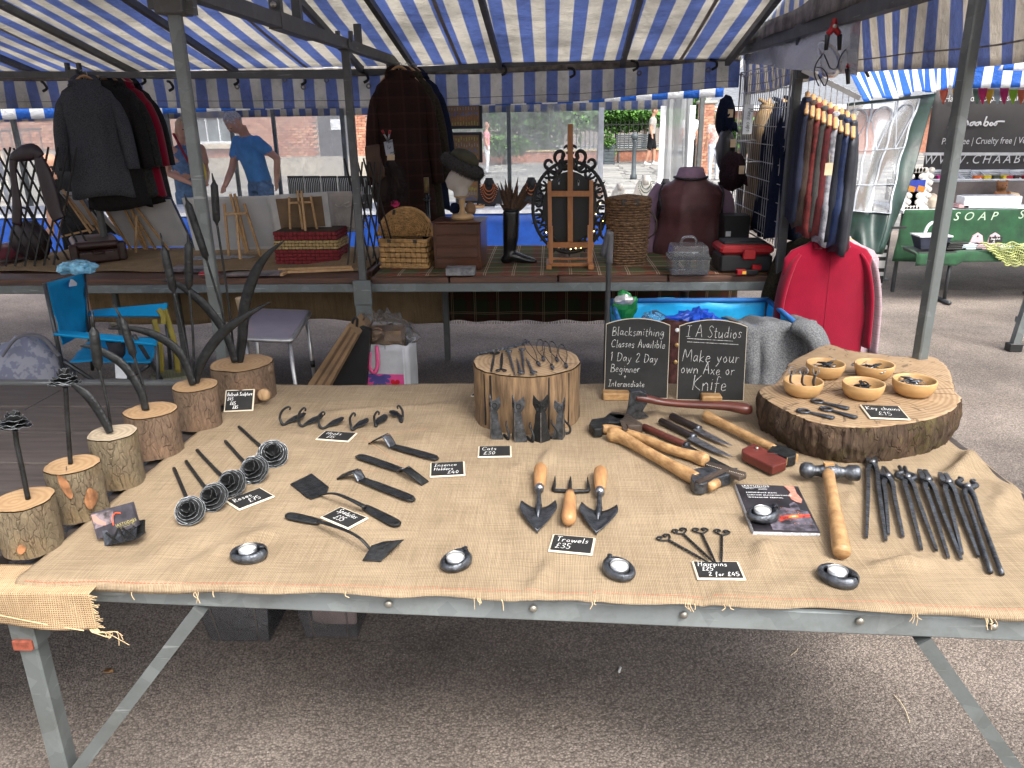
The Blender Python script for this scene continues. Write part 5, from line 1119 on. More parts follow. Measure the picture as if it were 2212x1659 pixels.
BW=[((737,305),(630,845),'wooden bowl of ringed key fobs at the back left of the log','ring',7),((1018,310),(910,1128),'wooden bowl of flat black fobs at the back right of the log','flat',7),((608,412),(497,720),'wooden bowl with tall leather fobs at the left of the log','tall',3),((953,428),(837,1070),'wooden bowl of small black loops at the front of the log','loop',6),((1247,412),(1128,1367),'wooden bowl heaped with silvery key fobs at the right of the log','silver',8)]
FOB={'ring':'iron key fob in the back left bowl','flat':'flat black key fob in the back right bowl','tall':'leather key fob sticking out of the left bowl','loop':'small black key loop in the front bowl','silver':'silvery key fob in the right hand bowl'}
M_FOBL=mat('fob_leather',(.05,.04,.035),.5,bump=.2)
for(bx,by),(xa,xb),lab,kind,cnt in BW:
    cnt=cnt if kind=='tall' else cnt+5
    f=P(*z4(bx,by),ZL);wpx=(xb-xa)/2.6786;r=wpx/2*cdepth(f)/FOC;c=f+V((f.x,f.y,0)).normalized()*r*.72;r=wpx/2*cdepth(c)/FOC;hh=r*.78
    root=thing('wooden_bowl',lab,'bowl',(c.x,c.y,ZL),0,'wooden bowls on the log slice')
    q=MB(root);q.lathe([(.0001,0),(r*.62,0),(r*.84,hh*.2),(r*.97,hh*.6),(r,hh*.95),(r*.985,hh),(r*.93,hh),(r*.90,hh*.9),(r*.84,hh*.5),(r*.6,hh*.2),(.0001,hh*.14)],36);q.build('bowl',M_BOWL)
    rn=random.Random(len(lab))
    for k in range(cnt):
        a=rn.uniform(0,2*pi);rad=r*rn.uniform(.05,.5);p=V((c.x+rad*math.cos(a),c.y+rad*math.sin(a),ZL+hh*(.42+.11*(k%5))))
        if kind=='tall':p=V((c.x+r*(-.45+.35*k),c.y-r*.1,ZL+hh*.6))
        fo=thing('key_fob',FOB[kind],'key fob',p,0,FOB[kind])
        M3=Matrix.Rotation(rn.uniform(0,6),3,'Z')@Matrix.Rotation(rn.uniform(-.7,.7),3,'X')
        if kind=='tall':
            q=MB(fo,True);q.tube(smooth_path([p+V((.02,0,-.005)),p+V((-.012+.012*k,0,.012)),p+V((-.010+.014*k,.004,.045))],4),[.006,.009,.005],8,flat=.35);q.build('strap',M_FOBL)
            keyring(fo,p+V((-.012+.014*k,0,.045)),.011,Matrix.Rotation(R(70),3,'X')@Matrix.Rotation(rn.uniform(-.5,.5),3,'Y'))
        elif kind=='loop':
            q=MB(fo,True);q.tube([p+M3@V((.013*math.cos(2*pi*i/12),.010*math.sin(2*pi*i/12),0))for i in range(12)],.0022,6,closed=True);q.build('loop',M_IRON)
            q=MB(fo,True);q.tube([p+M3@V((.009,0,0)),p+M3@V((.024,.003,0))],[.003,.0015],6);q.build('tail',M_IRON)
        else:
            q=MB(fo,True);L=.021 if kind!='flat' else .026;q.tube([p+M3@V((-L,0,0)),p+M3@V((0,.001,.002)),p+M3@V((L,0,0))],[.005,.009,.004],6,flat=.4);q.build('fob',M_IRON if kind!='silver' else M_IRON2)
            keyring(fo,p+M3@V((L+.006,0,.002)),.0085,M3@Matrix.Rotation(rn.uniform(-.6,.6),3,'Y'))
for ring_,bar_,lab in(((620,482),(798,522),'iron bottle opener fob lying at the front left of three'),((700,425),(882,468),'iron bottle opener fob lying behind the other two'),((752,470),(928,520),'iron bottle opener fob lying at the right of three')):
    A,B=P(*z4(*ring_),ZL+.004),P(*z4(*bar_),ZL+.005);fo=thing('opener_fob',lab,'opener fob',A,0,'bottle opener fobs on the log slice');d=(B-A).normalized();s=V((-d.y,d.x,0))
    q=MB(fo,True);q.tube([A+(d*math.cos(2*pi*i/16)*.0155+s*math.sin(2*pi*i/16)*.0125)for i in range(16)],.004,7,closed=True,flat=.8);q.build('ring',M_IRON2)
    q=MB(fo,True);q.tube([A+d*.014,A+d*.024,B-d*.02,B-d*.004,B],[.004,.0055,.0085,.0095,.006],8,flat=.5);q.build('bar',M_IRON2)
# ---------------------------------------------------------------- burlap on the front table, rumpled wherever nothing presses it flat
def fold(x,y):
    a=noise.noise((x*2.3,y*3.1,.3))*.5+noise.noise((x*5+3,y*2.2,2))*.35
    k=max(0,min(1,(x-.25)/.6));b=0
    for(ax,ay,ang,w_,h_)in((.62,1.62,.5,.05,.010),(.9,1.55,.75,.045,.012),(.75,1.40,.35,.035,.008),(.30,2.0,1.5,.04,.008),(-.03,1.75,1.45,.03,.006),(.02,1.5,1.35,.025,.006),(.47,1.5,1.1,.04,.008),(1.0,1.8,.9,.04,.012),(.1,1.35,1.5,.02,.005),(-.55,2.2,.2,.06,.006),(-.6,1.5,.9,.05,.005),(.35,1.33,1.2,.03,.006)):
        d=(x-ax)*-math.sin(ang)+(y-ay)*math.cos(ang)+.02*noise.noise((x*4,y*4,ax*9));t=(x-ax)*math.cos(ang)+(y-ay)*math.sin(ang)
        b+=h_*(math.exp(-(d/(w_*.5))**2)-.35*math.exp(-((d-w_)/(w_*.6))**2))*math.exp(-(t/.24)**2)
    return a*.013+b*2.2+.0022*noise.noise((x*13,y*17,4))+.0035*max(0,noise.noise((x*7+2,y*3,8)))
occ=[]
for o in list(COL.objects):
    r=o
    while r.parent:r=r.parent
    if o.type=='MESH' and r.name in ROOTS and 'category' in r and r.name.split('.')[0]not in('market_stall','striped_canopy','burlap_offcut','hessian_tablecloth','plaid_tablecloth'):
        Mw=ROOTS[r.name]@o.matrix_basis
        for v in o.data.vertices:
            p=Mw@v.co
            if 1.2<p.y<2.6 and ZC-.03<p.z<ZC+.03 and abs(p.x)<1.3:occ.append((p.x,p.y,0))
kd=kdtree.KDTree(len(occ))
for i_,p in enumerate(occ):kd.insert(p,i_)
kd.balance()
def free(x,y):
    t=max(0,min(1,(kd.find((x,y,0))[2]-.012)/.055));return t*t*(3-2*t)
EDGE_R=lambda y:1.10+.03*noise.noise((y*3,0,0))
def cloth_fn(u,v):
    # v runs from the back edge to the front hem, then over the edge
    x0=-1.0-.05*v;
    yb=2.462+.006*noise.noise((u*9,1,0));yf=1.250-.030*(-1.05+2.15*u)
    L=yb-yf;drop=.001+.007*math.sin(u*7+.6)+.005*math.sin(u*17)
    if u<.12:drop+=.01*(1-u/.12)
    s=v*(L+max(.001,drop)+.009)
    y=yb-s;x=x0+(EDGE_R(y)+.02-x0)*u
    fz=fold(x,max(y,yf));z=ZC-.0008+fz*free(x,y)if fz>0 else ZC-.0008+max(fz,-.011)*free(x,y)
    if u>.97:z-=(u-.97)*.8
    if y<yf:
        over=yf-y;a=min(over/.012,1);y=yf-.012*math.sin(a*pi/2)-.004*math.sin(u*60);z=min(z,ZC)-max(0,over-.004)
    if y<yf+.02:z=min(z,ZC+.002)
    return V((x,y,z))
rc=thing('burlap_tablecloth','tan burlap cloth spread over the front table under the ironwork','tablecloth',(0,1.9,ZC))
q=MB(rc,True);q.grid(cloth_fn,240,150);q.build('cloth',M_BURLAP,thick=.0015)
M_RED=mat('red_thread',(.55,.10,.05),.8)
q=MB(rc,True)
for i in range(260):
    u=.01+i*.0038;a=cloth_fn(u,.984);b=cloth_fn(u+.0022,.984)
    if u<.99:q.bar(a+V((0,-.0012,.0006)),b+V((0,-.0012,.0006)),.0014,.0008)
q.build('hem_stitching',M_RED)
q=MB(rc,True);
for i in range(30):
    u=rf.choice((.07,.11,.12,.17,.18,.42,.44,.6,.63,.67,.78,.83,.84,.9,.3,.52))+rf.uniform(-.004,.004);a=cloth_fn(u,.998)
    q.tube(smooth_path([a,a+V((rf.uniform(-.003,.004),-.004,-.005)),a+V((rf.uniform(-.004,.009),-.006,-rf.uniform(.006,.022)))],2),.0007,4)
tag(q.build('frayed_threads',M_STRAW),kind='stuff')

# ================================================================ between the tables
def fabric(name,col,col2=None,scale=90,rough=.95,bump=.25,**k):return mat(name,col,rough,var=.35,scale=scale,bump=bump,bscale=160,col2=col2,spec=.12,**k)
M_BLUECH=mat('blue_polyester',(.0,.27,.56),.65,var=.18,scale=5,bump=.25,bscale=9,spec=.3)
M_DKMET=mat('dark_tube',(.06,.065,.07),.4,.5);M_ALU=mat('aluminium',(.5,.5,.5),.35,.85,var=.15)
M_LETTER=mat('white_logo',(.75,.78,.8),.7)

# ---------------------------------------------------------------- blue folding camp chair
ch=thing('camp_chair','blue folding camp chair with mesh cup holder behind the logs','camp chair',(-2.2,3.65,0))
def sheet(root,name,pts,m,nu=16,nv=12,bulge=0,th=.003,parent='root',wr=0):
    a,b,c,d=[V(p)for p in pts];q=MB(root,True);nn=(b-a).cross(d-a).normalized()
    q.grid(lambda u,v:(a*(1-u)+b*u)*(1-v)+(d*(1-u)+c*u)*v+nn*(bulge*math.sin(pi*u)*math.sin(pi*v)+wr*noise.noise((u*5+a.x*3,v*6,a.y))),nu,nv);return q.build(name,m,parent,thick=th)
cy0,cy1=3.42,3.88
bp=[Q(138,745,cy0+.02),Q(190,715,cy1),Q(182,590,cy1+.02),Q(96,612,cy0)]
sheet(ch,'backrest',bp,M_BLUECH,bulge=-.03,wr=.008)
sp_=[Q(150,780,cy0),Q(325,782,cy0+.05),Q(352,728,cy1),Q(195,735,cy1)]
sheet(ch,'seat',sp_,M_BLUECH,bulge=-.03,wr=.01)
for nm,p in(('armrest',[Q(115,722,cy0-.01),Q(338,746,cy0+.02),Q(340,734,cy0+.06),Q(118,714,cy0+.05)]),('armrest',[Q(192,682,cy1-.02),Q(358,684,cy1),Q(362,655,cy1+.04),Q(196,672,cy1+.04)])):sheet(ch,nm,p,M_BLUECH,th=.012)
def pole(root,a,b,r,name,m,n=8):
    q=MB(root,True);q.tube([a,b],r,n);return q.build(name,m)
for a,b in((Q(96,612,cy0),Q(150,860,cy0)),(Q(182,590,cy1+.02),Q(200,800,cy1)),(Q(138,780,cy0),Q(330,905,cy1-.1)),(Q(320,790,cy0+.05),Q(180,880,cy1-.1)),(Q(338,745,cy0+.03),Q(345,880,cy0+.05)),(Q(358,684,cy1),Q(372,830,cy1)),(Q(290,725,cy0+.02),Q(360,838,cy1-.2))):pole(ch,a,b,.010,'frame_tube',M_DKMET)
q=MB(ch,True);c0=Q(249,735,cy0+.03);q.lathe([(.02,-.085),(.032,-.07),(.042,0)],14,c0,cap=False);q.build('cup_holder',mat('black_mesh',(.01,.012,.02),.8),thick=.002)
q=MB(ch,True);c0=Q(138,643,cy0+.15);x=(bp[1]-bp[0]).normalized();y=(bp[3]-bp[0]).normalized();fr=frame(x,y,x.cross(y),Q(137,640,cy0+.19)+V((.06,-.12,0)))
lo=[(bp[0]*(1-u)+bp[1]*u)*(1-v)+(bp[3]*(1-u)+bp[2]*u)*v for u,v in((.42,.86),(.62,.84),(.64,.88),(.56,.95),(.5,.97),(.44,.91))]
nn=(bp[1]-bp[0]).cross(bp[3]-bp[0]).normalized();nn=nn if nn.dot(CAMP-lo[0])>0 else-nn
q.add([p+nn*.022 for p in lo],[tuple(range(6))]);q.build('logo',M_LETTER,thick=.001)
q=MB(ch,True);q.add([Q(*p,cy0-.02)for p in((248,785),(272,786),(274,818),(250,817))],[(0,1,2,3)]);q.build('care_label',M_LETTER,thick=.001)
pk=thing('plastic_packet','crumpled pale blue plastic packet lying on top of the chair back','packet',Q(165,585,cy1+.02))
q=MB(pk,True);c0=Q(165,577,cy1+.02)
def crumple(c,r,f,seed):
    c=V(c)
    def fn(u,v):
        a,b=2*pi*u,pi*(v-.5);d=V((math.cos(b)*math.cos(a)*r[0],math.cos(b)*math.sin(a)*r[1],math.sin(b)*r[2]));return c+d*(1+f*noise.noise((d.x*26+seed,d.y*26,d.z*26))+f*.5*noise.noise((d.x*70,d.y*70+seed,d.z*70)))
    return fn
q.grid(crumple(c0,(.11,.06,.035),.45,2),28,14,closed=True,smooth=False);q.build('wrapping',mat('pale_blue_plastic',(.20,.45,.60),.3,var=.5,scale=25))

# ---------------------------------------------------------------- small folding table with a cup
ZF=.60;tb=[P(*p,ZF)for p in((524,728),(620,735),(668,672),(545,668))];tb[1]=P(628,732,ZF)
ft=thing('folding_table','small grey folding table with rounded metal rim behind the logs','folding table',(sum(p.x for p in tb)/4,sum(p.y for p in tb)/4,0))
q=MB(ft,True);q.add(tb+[p-V((0,0,.012))for p in tb],[(0,1,2,3),(7,6,5,4)]+[(i,(i+1)%4,4+(i+1)%4,4+i)for i in range(4)]);q.build('tabletop',mat('lilac_laminate',(.30,.27,.34),.3,var=.1))
cc=sum(tb,V())/4;rim=[cc+(p-cc)*1.03-V((0,0,.008))for p in tb]
rp=[]
for i in range(4):
    a,b,c=rim[i-1],rim[i],rim[(i+1)%4];rp+=[b+(a-b).normalized()*.03,b+((a-b).normalized()+(c-b).normalized())*.008,b+(c-b).normalized()*.03]
q=MB(ft,True);q.tube(rp,.013,8,closed=True);q.build('metal_rim',M_ALU)
for i in range(4):
    p=cc+(tb[i]-cc)*.9;q=MB(ft,True);q.tube([V((p.x,p.y,ZF-.02)),V((cc.x+(p.x-cc.x)*1.12,cc.y+(p.y-cc.y)*1.05,.01))],.011,8);lg=q.build('leg',M_ALU)
    q=MB(ft,True);m_=V((cc.x+(p.x-cc.x)*1.06,cc.y+(p.y-cc.y)*1.03,.30));q.tube([m_+V((0,0,.02)),m_-V((0,0,.02))],.0135,8);q.build('joint_band',M_BLACKP,lg)
q=MB(ft,True);a,b=cc+(tb[0]-cc)*.95,cc+(tb[1]-cc)*.95;q.tube(smooth_path([V((a.x,a.y,.3)),V((a.x+.02,a.y,.27)),V((b.x-.03,b.y,.27)),V((b.x,b.y,.32))],5),.009,8);q.build('cross_bar',M_ALU)
cp=P(528,682,ZF);cup=thing('paper_cup','kraft paper cup standing on the small folding table','cup',cp);q=MB(cup);q.lathe([(.0001,0),(.027,0),(.036,.095),(.038,.097),(.036,.10),(.033,.09),(.026,.004),(.0001,.004)],20);q.build('cup',mat('kraft_paper',(.55,.42,.27),.8))

# ---------------------------------------------------------------- bags and cardboard on the ground
b0=P(828,735,.44);bag=thing('shopping_bag','white and pink shopping bag printed SUMMER with pink handle','shopping bag',(b0.x,b0.y,0),R(-6));W2=.165
M_BAGW=mat('white_woven_bag',(.55,.56,.58),.45,var=.15,scale=6,bump=.3,bscale=14);M_PINK=mat('pink_print',(.72,.08,.28),.45,var=.12);M_HOTP=mat('hot_pink_ribbon',(.85,.12,.30),.4)
q=MB(bag);q.grid(lambda u,v:V((W2*math.copysign(min(1,1.35*abs(math.cos(2*pi*u))),math.cos(2*pi*u)),.09*math.copysign(min(1,1.35*abs(math.sin(2*pi*u))),math.sin(2*pi*u))+.008*noise.noise((u*12,v*4,0)),.44*v+.01*noise.noise((u*20,0,3))*v)),48,12,closed=True,smooth=True);bd=q.build('body',M_BAGW,thick=.003)
yF=-.098
def bagpoly(pts,name,m,dy=0):
    q=MB(bag);q.add([V((x,yF-dy,z))for x,z in pts],[tuple(range(len(pts)))]);return q.build(name,m,bd,thick=.0006)
bagpoly([(-.105,.0),(.135,.0),(.135,.275),(-.10,.275)],'pink_panel',M_PINK)
for x in(-.112,.14):bagpoly([(x-.004,0),(x+.004,0),(x+.004,.43),(x-.004,.43)],'white_trim',M_LETTER)
M_PURP=mat('purple_print',(.10,.08,.30),.5)
for k in range(7):
    a=pi+pi*k/6;d=V((math.cos(a),0,math.sin(a)));o=V((-.005,0,.262));s=V((-d.z,0,d.x));e=[o,o+d*.03+s*.012,o+d*.06+s*.010,o+d*.07,o+d*.06-s*.010,o+d*.03-s*.012];bagpoly([(p.x,p.z)for p in e],'petal_print',M_PURP,.001)
bagpoly([(.085+.026*(16*math.sin(t)**3)/16,.225+.026*(13*math.cos(t)-5*math.cos(2*t)-2*math.cos(3*t)-math.cos(4*t))/16)for t in[2*pi*i/24 for i in range(24)]],'heart_print',mat('red_heart',(.55,.01,.02),.4),.001)
for cx_,cz_ in((-.06,.19),(.11,.15),(-.09,.25)):
    for k in range(4):a=pi*k/4;bagpoly([(cx_+.012*math.cos(a)-.002*math.sin(a),cz_+.012*math.sin(a)+.002*math.cos(a)),(cx_+.012*math.cos(a)+.002*math.sin(a),cz_+.012*math.sin(a)-.002*math.cos(a)),(cx_-.012*math.cos(a)+.002*math.sin(a),cz_-.012*math.sin(a)-.002*math.cos(a)),(cx_-.012*math.cos(a)-.002*math.sin(a),cz_-.012*math.sin(a)+.002*math.cos(a))],'daisy_print',M_LETTER,.0012)
q=MB(bag);print_text('sUMMER',.062,q,frame((1,0,.05),(0,0,1),(0,-1,0),(-.048,yF-.002,.135)),bold=.0022,scale_x=.82);q.build('lettering',M_LETTER,bd)
q=MB(bag);pts=smooth_path([V((-.05,yF-.004,.40)),V((-.055,yF-.010,.32)),V((-.03,yF-.012,.285)),V((-.008,yF-.010,.32)),V((-.005,yF-.006,.40)),V((-.01,-.09,.435))],4);q.tube(pts,.011,6,flat=.2,up=(0,1,0));q.build('handle',M_HOTP)
ins=thing('wrapped_paper_bags','brown paper bags in crumpled clear film inside the shopping bag','paper bags',(b0.x,b0.y,.3))
q=MB(ins,True);q.box((b0.x-.01,b0.y,.45),(.25,.13,.12));q.build('paper_bags',mat('brown_kraft',(.30,.19,.11),.85))
q=MB(ins,True);q.tube(smooth_path([(b0.x-.05,b0.y-.06,.48),(b0.x-.045,b0.y-.075,.52),(b0.x,b0.y-.08,.53),(b0.x+.02,b0.y-.075,.50),(b0.x+.02,b0.y-.07,.46)],4),.004,6);q.build('paper_handle',mat('brown_kraft2',(.26,.15,.09),.85))
q=MB(ins,True);q.grid(crumple((b0.x+.005,b0.y,.475),(.15,.10,.12),.5,5),40,20,closed=True,smooth=False);q.build('clear_film',clear_mat('crinkled_film',(.97,.97,.97),.04,.25,.08,30))
cb=thing('folded_cardboard','folded brown cardboard boxes leaning against a black portfolio','cardboard',P(720,820,.0));y_=3.95
M_CARDB=mat('cardboard',(.30,.19,.10),.85,var=.2);M_CARDD=mat('cardboard_edge',(.16,.10,.06),.9)
for k,(a,b,c,d)in enumerate((((665,830),(752,700),(765,712),(690,845)),((680,836),(762,712),(772,724),(702,850)))):
    q=MB(cb,True);p=[Q(*t,y_-.02*k)for t in(a,b,c,d)];q.add(p+[t+V((.03,.28,.01))for t in p],[(0,1,2,3),(7,6,5,4)]+[(i,(i+1)%4,4+(i+1)%4,4+i)for i in range(4)]);q.build('flattened_box',M_CARDB)
    q=MB(cb,True);q.bar((p[0]+p[3])/2+V((0,-.002,0)),(p[1]+p[2])/2+V((0,-.002,0)),.012,.004,(0,1,0));q.build('fold_gap',M_CARDD)
pf=thing('art_portfolio','black art portfolio case standing behind the cardboard','portfolio',P(740,830,0));p=[Q(*t,y_+.06)for t in((712,850),(765,702),(800,715),(790,850))]
q=MB(pf,True);q.add(p+[t+V((.0,.05,0))for t in p],[(0,1,2,3),(7,6,5,4)]+[(i,(i+1)%4,4+(i+1)%4,4+i)for i in range(4)]);q.build('case',M_BLACKP)
q=MB(pf,True);q.tube(smooth_path([Q(757,725,y_+.05),Q(763,692,y_+.04),Q(772,690,y_+.04),Q(768,725,y_+.05)],5),.007,6);q.build('handle',M_BLACKP)
tt=thing('tote_bag','pale green ribbed tote bag with mustard straps behind the camp chair','tote bag',P(375,830,.0));ty_=3.72
c0=Q(372,815,ty_);M_SAGE=mat('sage_fabric',(.17,.17,.11),.9,var=.25,scale=60,stretch=(6,6,.3));M_MUST=mat('mustard_strap',(.25,.20,.03),.7)
q=MB(tt,True);q.grid(lambda u,v:V((c0.x+.115*math.cos(2*pi*u)*(1-.1*v),c0.y+.07*math.sin(2*pi*u),c0.z-.25+.27*v)),28,8,closed=True);q.build('body',M_SAGE,thick=.004)
for a,b in(((355,668),(385,805)),((333,690),(348,805)),((342,668),(352,700))):
    q=MB(tt,True);A_,B_=Q(*a,ty_-.04),Q(*b,ty_-.06);q.tube(smooth_path([A_,A_*.5+B_*.5+V((.012,0,0)),B_],5),.016,6,flat=.15,up=(0,1,0));q.build('strap',M_MUST)
lb=thing('storage_bag','grey-blue swirl patterned storage bag at the far left under the stall','storage bag',P(60,830,0));c0=Q(62,790,3.45)
q=MB(lb,True);q.grid(crumple((c0.x,c0.y,c0.z-.12),(.20,.15,.26),.12,9),36,18,closed=True);q.build('body',mat('swirl_fabric',(.17,.18,.25),.8,col2=(.28,.29,.34),scale=22,detail=2,mixlo=.47,mixhi=.53))
q=MB(lb,True);q.tube(smooth_path([Q(5,770,3.32),Q(40,728,3.36),Q(90,728,3.36),Q(128,770,3.32)],6),.012,6,flat=.5);q.build('zip_edge',mat('grey_piping',(.10,.10,.11),.7))
# the floor under the table: two clear storage boxes
M_BOXC=clear_mat('storage_box_plastic',(.93,.95,.99),.05,.06,.15,4)
for tl_,br_,yy,lab,kind in(((425,1318),(610,1385),2.02,'clear storage box with white cloth and tealights under the table',0),((630,1322),(800,1378),2.04,'clear storage box with brown paper under the table, right of the pair',1)):
    a=P(tl_[0]+32,br_[1]-2,.005);b=P(br_[0]-28,br_[1],.005);w_=(b-a).length;cx_=(a.x+b.x)/2;cyy=a.y+.13
    sb=thing('storage_box',lab,'storage box',(cx_,cyy,.003),0,'clear boxes under the table')
    q=MB(sb);hh=.22;k=1.28
    ring=lambda z,s_:[V((sx*w_/2*s_,sy*.13*s_,z))for sx,sy in((-1,-1),(1,-1),(1,1),(-1,1))]
    vs_=ring(.002,1)+ring(hh,k);q.add(vs_,[(3,2,1,0)]+[(i,(i+1)%4,4+(i+1)%4,4+i)for i in range(4)]);q.build('tub',M_BOXC,thick=.003,bevel=.008)
    q=MB(sb);q.tube([p+V((0,0,0))for p in ring(hh,k*1.01)],.008,6,closed=True);q.build('rim',M_BOXC)
    for sx in(-1,1):q=MB(sb);q.bar((sx*w_*.33,-.131,.004),(sx*w_*.40,-.131*k,hh),.005,.004,(0,1,0));q.build('rib',M_BOXC)
    it=thing('packed_cloth' if kind==0 else 'brown_parcel','crumpled white cloth inside the left storage box' if kind==0 else 'brown paper parcel inside the right storage box','cloth' if kind==0 else 'parcel',(cx_,cyy,.01))
    q=MB(it)
    if kind==0:q.grid(crumple((0,.02,.14),(w_*.48,.11,.07),.4,4),30,14,closed=True);q.build('cloth',mat('white_cloth',(.75,.75,.77),.9))
    else:q.bbox((0,.01,.05),(w_*.86,.2,.07),.004);q.bbox((0,.01,.105),(w_*.9,.2,.03),.004);q.build('paper',mat('brown_paper',(.45,.29,.22),.8))
    if kind==0:
        for i,dx in enumerate((-.01,.055)):
            t=thing('tealight','spare tealight holder packed in the left storage box, %s'%('left one' if i==0 else 'right one'),'candle',(cx_+dx,cyy-.075,.05));q=MB(t);q.lathe([(.0001,0),(.03,0),(.034,.012),(.024,.022),(.022,.016)],18,M=Matrix.Rotation(R(60),3,'X'));q.build('holder',M_IRON2);q=MB(t);q.lathe([(.0001,.02),(.02,.02),(.019,.026),(.0001,.027)],18,M=Matrix.Rotation(R(60),3,'X'));q.build('wax',M_WAX)
# litter on the asphalt
M_LEAFD=mat('dry_leaf',(.25,.13,.05),.9);M_TWIG=mat('straw',(.5,.42,.28),.9);M_GUM=mat('pale_scrap',(.6,.6,.58),.8)
for i,(a,b,nm,lab)in enumerate((((235,1451),None,'dry_leaf','small brown dry leaf lying under the table by the left brace'),((121,1612),None,'dry_leaf','orange scrap of leaf at the foot of the left table leg'),((1078,1778),(1090,1760),'straw','short pale straw on the asphalt near the bottom centre'),((1708,1416),(1724,1400),'straw','curved pale straw on the asphalt below the hairpins'),((1930,1500),(1965,1560),'straw','thin bent stalk on the asphalt beside the right brace'),((1337,1452),None,'cigarette_end','white cigarette end on the asphalt below the trowels'))):
    if b:a=((a[0])/1.0,a[1]);
    p=P(a[0],a[1],.004);o=thing(nm,lab,'litter',p)
    q=MB(o,True)
    if nm=='dry_leaf':q.grid(lambda u,v:p+V(((u-.5)*.03,(v-.5)*.03*math.sin(pi*min(1,u+.15)),.006*math.sin(u*5)*math.cos(v*4)+.004)),6,5);q.build('leaf',M_LEAFD,thick=.001)
    elif nm=='straw':e=P(b[0],b[1],.006);q.tube(smooth_path([p,(p+e)/2+V((.006,0,.004)),e],4),.0014,5);q.build('stalk',M_TWIG)
    else:q.tube([p,p+V((.006,.02,.002))],.0038,8);q.build('stub',M_GUM)

# ---------------------------------------------------------------- garments on hangers
M_HANG=wood_mat('hanger_wood',(.55,.32,.14),(.40,.21,.08),(30,30,30),.35)
M_WIRE=mat('hanger_wire',(.4,.4,.4),.35,.9)
def garment(name,label,cat,hook,yaw,L,m,W=.23,sleeves=True,depth=.085,hanger=True,group=None,lapel=None,seed=1,flare=1.15,arm_m=None,collar=None,hook_h=.14,sl_len=.60,hw=.72,spread=1,seams=None):
    hook=V(hook);root=thing(name,label,cat,hook,yaw,group)
    q=MB(root);top=-hook_h
    prof=[(0,.055,.045),(.012,.085,.05),(.045,W*.52,.055),(.095,W*.84,.068),(.16,W*.98,.085),(.28,W*.98,.10),(.48,W*.92,.095),(.7,W*1.02,.10),(1.0,W*flare,.105)]
    def fn(u,v):
        t=v*(len(prof)-1);i=min(int(t),len(prof)-2);f=t-i;a,b=prof[i],prof[i+1]
        zz=(a[0]+(b[0]-a[0])*f)if i<4 else(a[0]+(b[0]-a[0])*f);w_=a[1]+(b[1]-a[1])*f;d_=(a[2]+(b[2]-a[2])*f)*depth/.085
        an=2*pi*u;c_,s_=math.cos(an),math.sin(an);k=math.copysign(abs(c_)**.75,c_);j=math.copysign(abs(s_)**.9,s_)
        fl=.030*math.sin(an*5+seed)*v*v+.022*noise.noise((c_*2+seed,s_*2,zz*4))+.02*noise.noise((c_*5,s_*5+seed,zz*2.2))
        return V((k*w_*(1+fl*.6),j*d_*(1+fl*5),top-zz*L*(1 if zz>.12 else 1)-(.012*math.sin(an*3+seed)if v>.95 else 0)))
    q.grid(fn,44,33,closed=True);q.build('body',m,thick=.004)
    if sleeves:
        for sg in(-1,1):
            q=MB(root);a=V((sg*W*.80,0,top-.135*L));b=V((sg*W*(.98+.12*spread),-.015,top-sl_len*.55));c_=V((sg*W*(1.0+.22*spread),-.03,top-sl_len))
            q.tube(smooth_path([a+V((-sg*.03,0,.01)),a+V((sg*.010,0,-.06)),b,c_],5),[.035,.058,.055,.048],12,flat=.8*min(1,depth/.085));q.build('sleeve',arm_m or m)
    if lapel is not None or collar is not None:
        q=MB(root);q.tube(smooth_path([(-.07,-.045,top-.04),(-.05,.03,top+.012),(0,.05,top+.02),(.05,.03,top+.012),(.07,-.045,top-.04)],4),.022,8,flat=.5);q.build('collar',collar or m)
    if seams:
        for x_ in(0,):q=MB(root);q.tube([fn(.75+(x_/W)*.17,.3+.68*i/16)+V((0,-.0035,0))for i in range(17)],.0012,4);q.build('seam',seams)
    if hanger:
        q=MB(root);q.tube(smooth_path([(-W*hw,0,top-.075),(-W*.4,0,top-.022),(0,0,top+.022),(W*.4,0,top-.022),(W*hw,0,top-.075)],4),[.010,.013,.012,.013,.010],8,flat=.7);q.build('hanger',M_HANG)
        q=MB(root);q.tube(smooth_path([(0,0,top+.03),(0,0,-.03),(.018,0,-.012),(.016,0,.018),(0,0,.026),(-.012,0,.02)],4),.0022,6);q.build('hanger_hook',M_WIRE)
    return root
M_TWEED=mat('grey_tweed',(.04,.042,.048),.95,col2=(.10,.105,.115),scale=220,detail=2,bump=.3,bscale=200,spec=.1)
M_TWEEDB=mat('black_tweed',(.012,.012,.013),.95,col2=(.028,.026,.024),scale=180,spec=.1)
M_REDW=mat('red_wool',(.21,.002,.018),.9,var=.12,scale=4,bump=.15,bscale=200,spec=.15,sheen=.15)
M_BRNC=plaid_mat('brown_check',(.032,.018,.015),(.025,.014,.013),(.07,.032,.026),(.036,.015,.013),.09,axes=(0,2))
M_BRND=fabric('dark_brown_wool',(.03,.02,.015));M_NAVY=fabric('navy_wool',(.008,.012,.03));M_OLIVE=fabric('olive_wool',(.035,.03,.02))
GC='coats hanging on the left rail'
hz=1.885
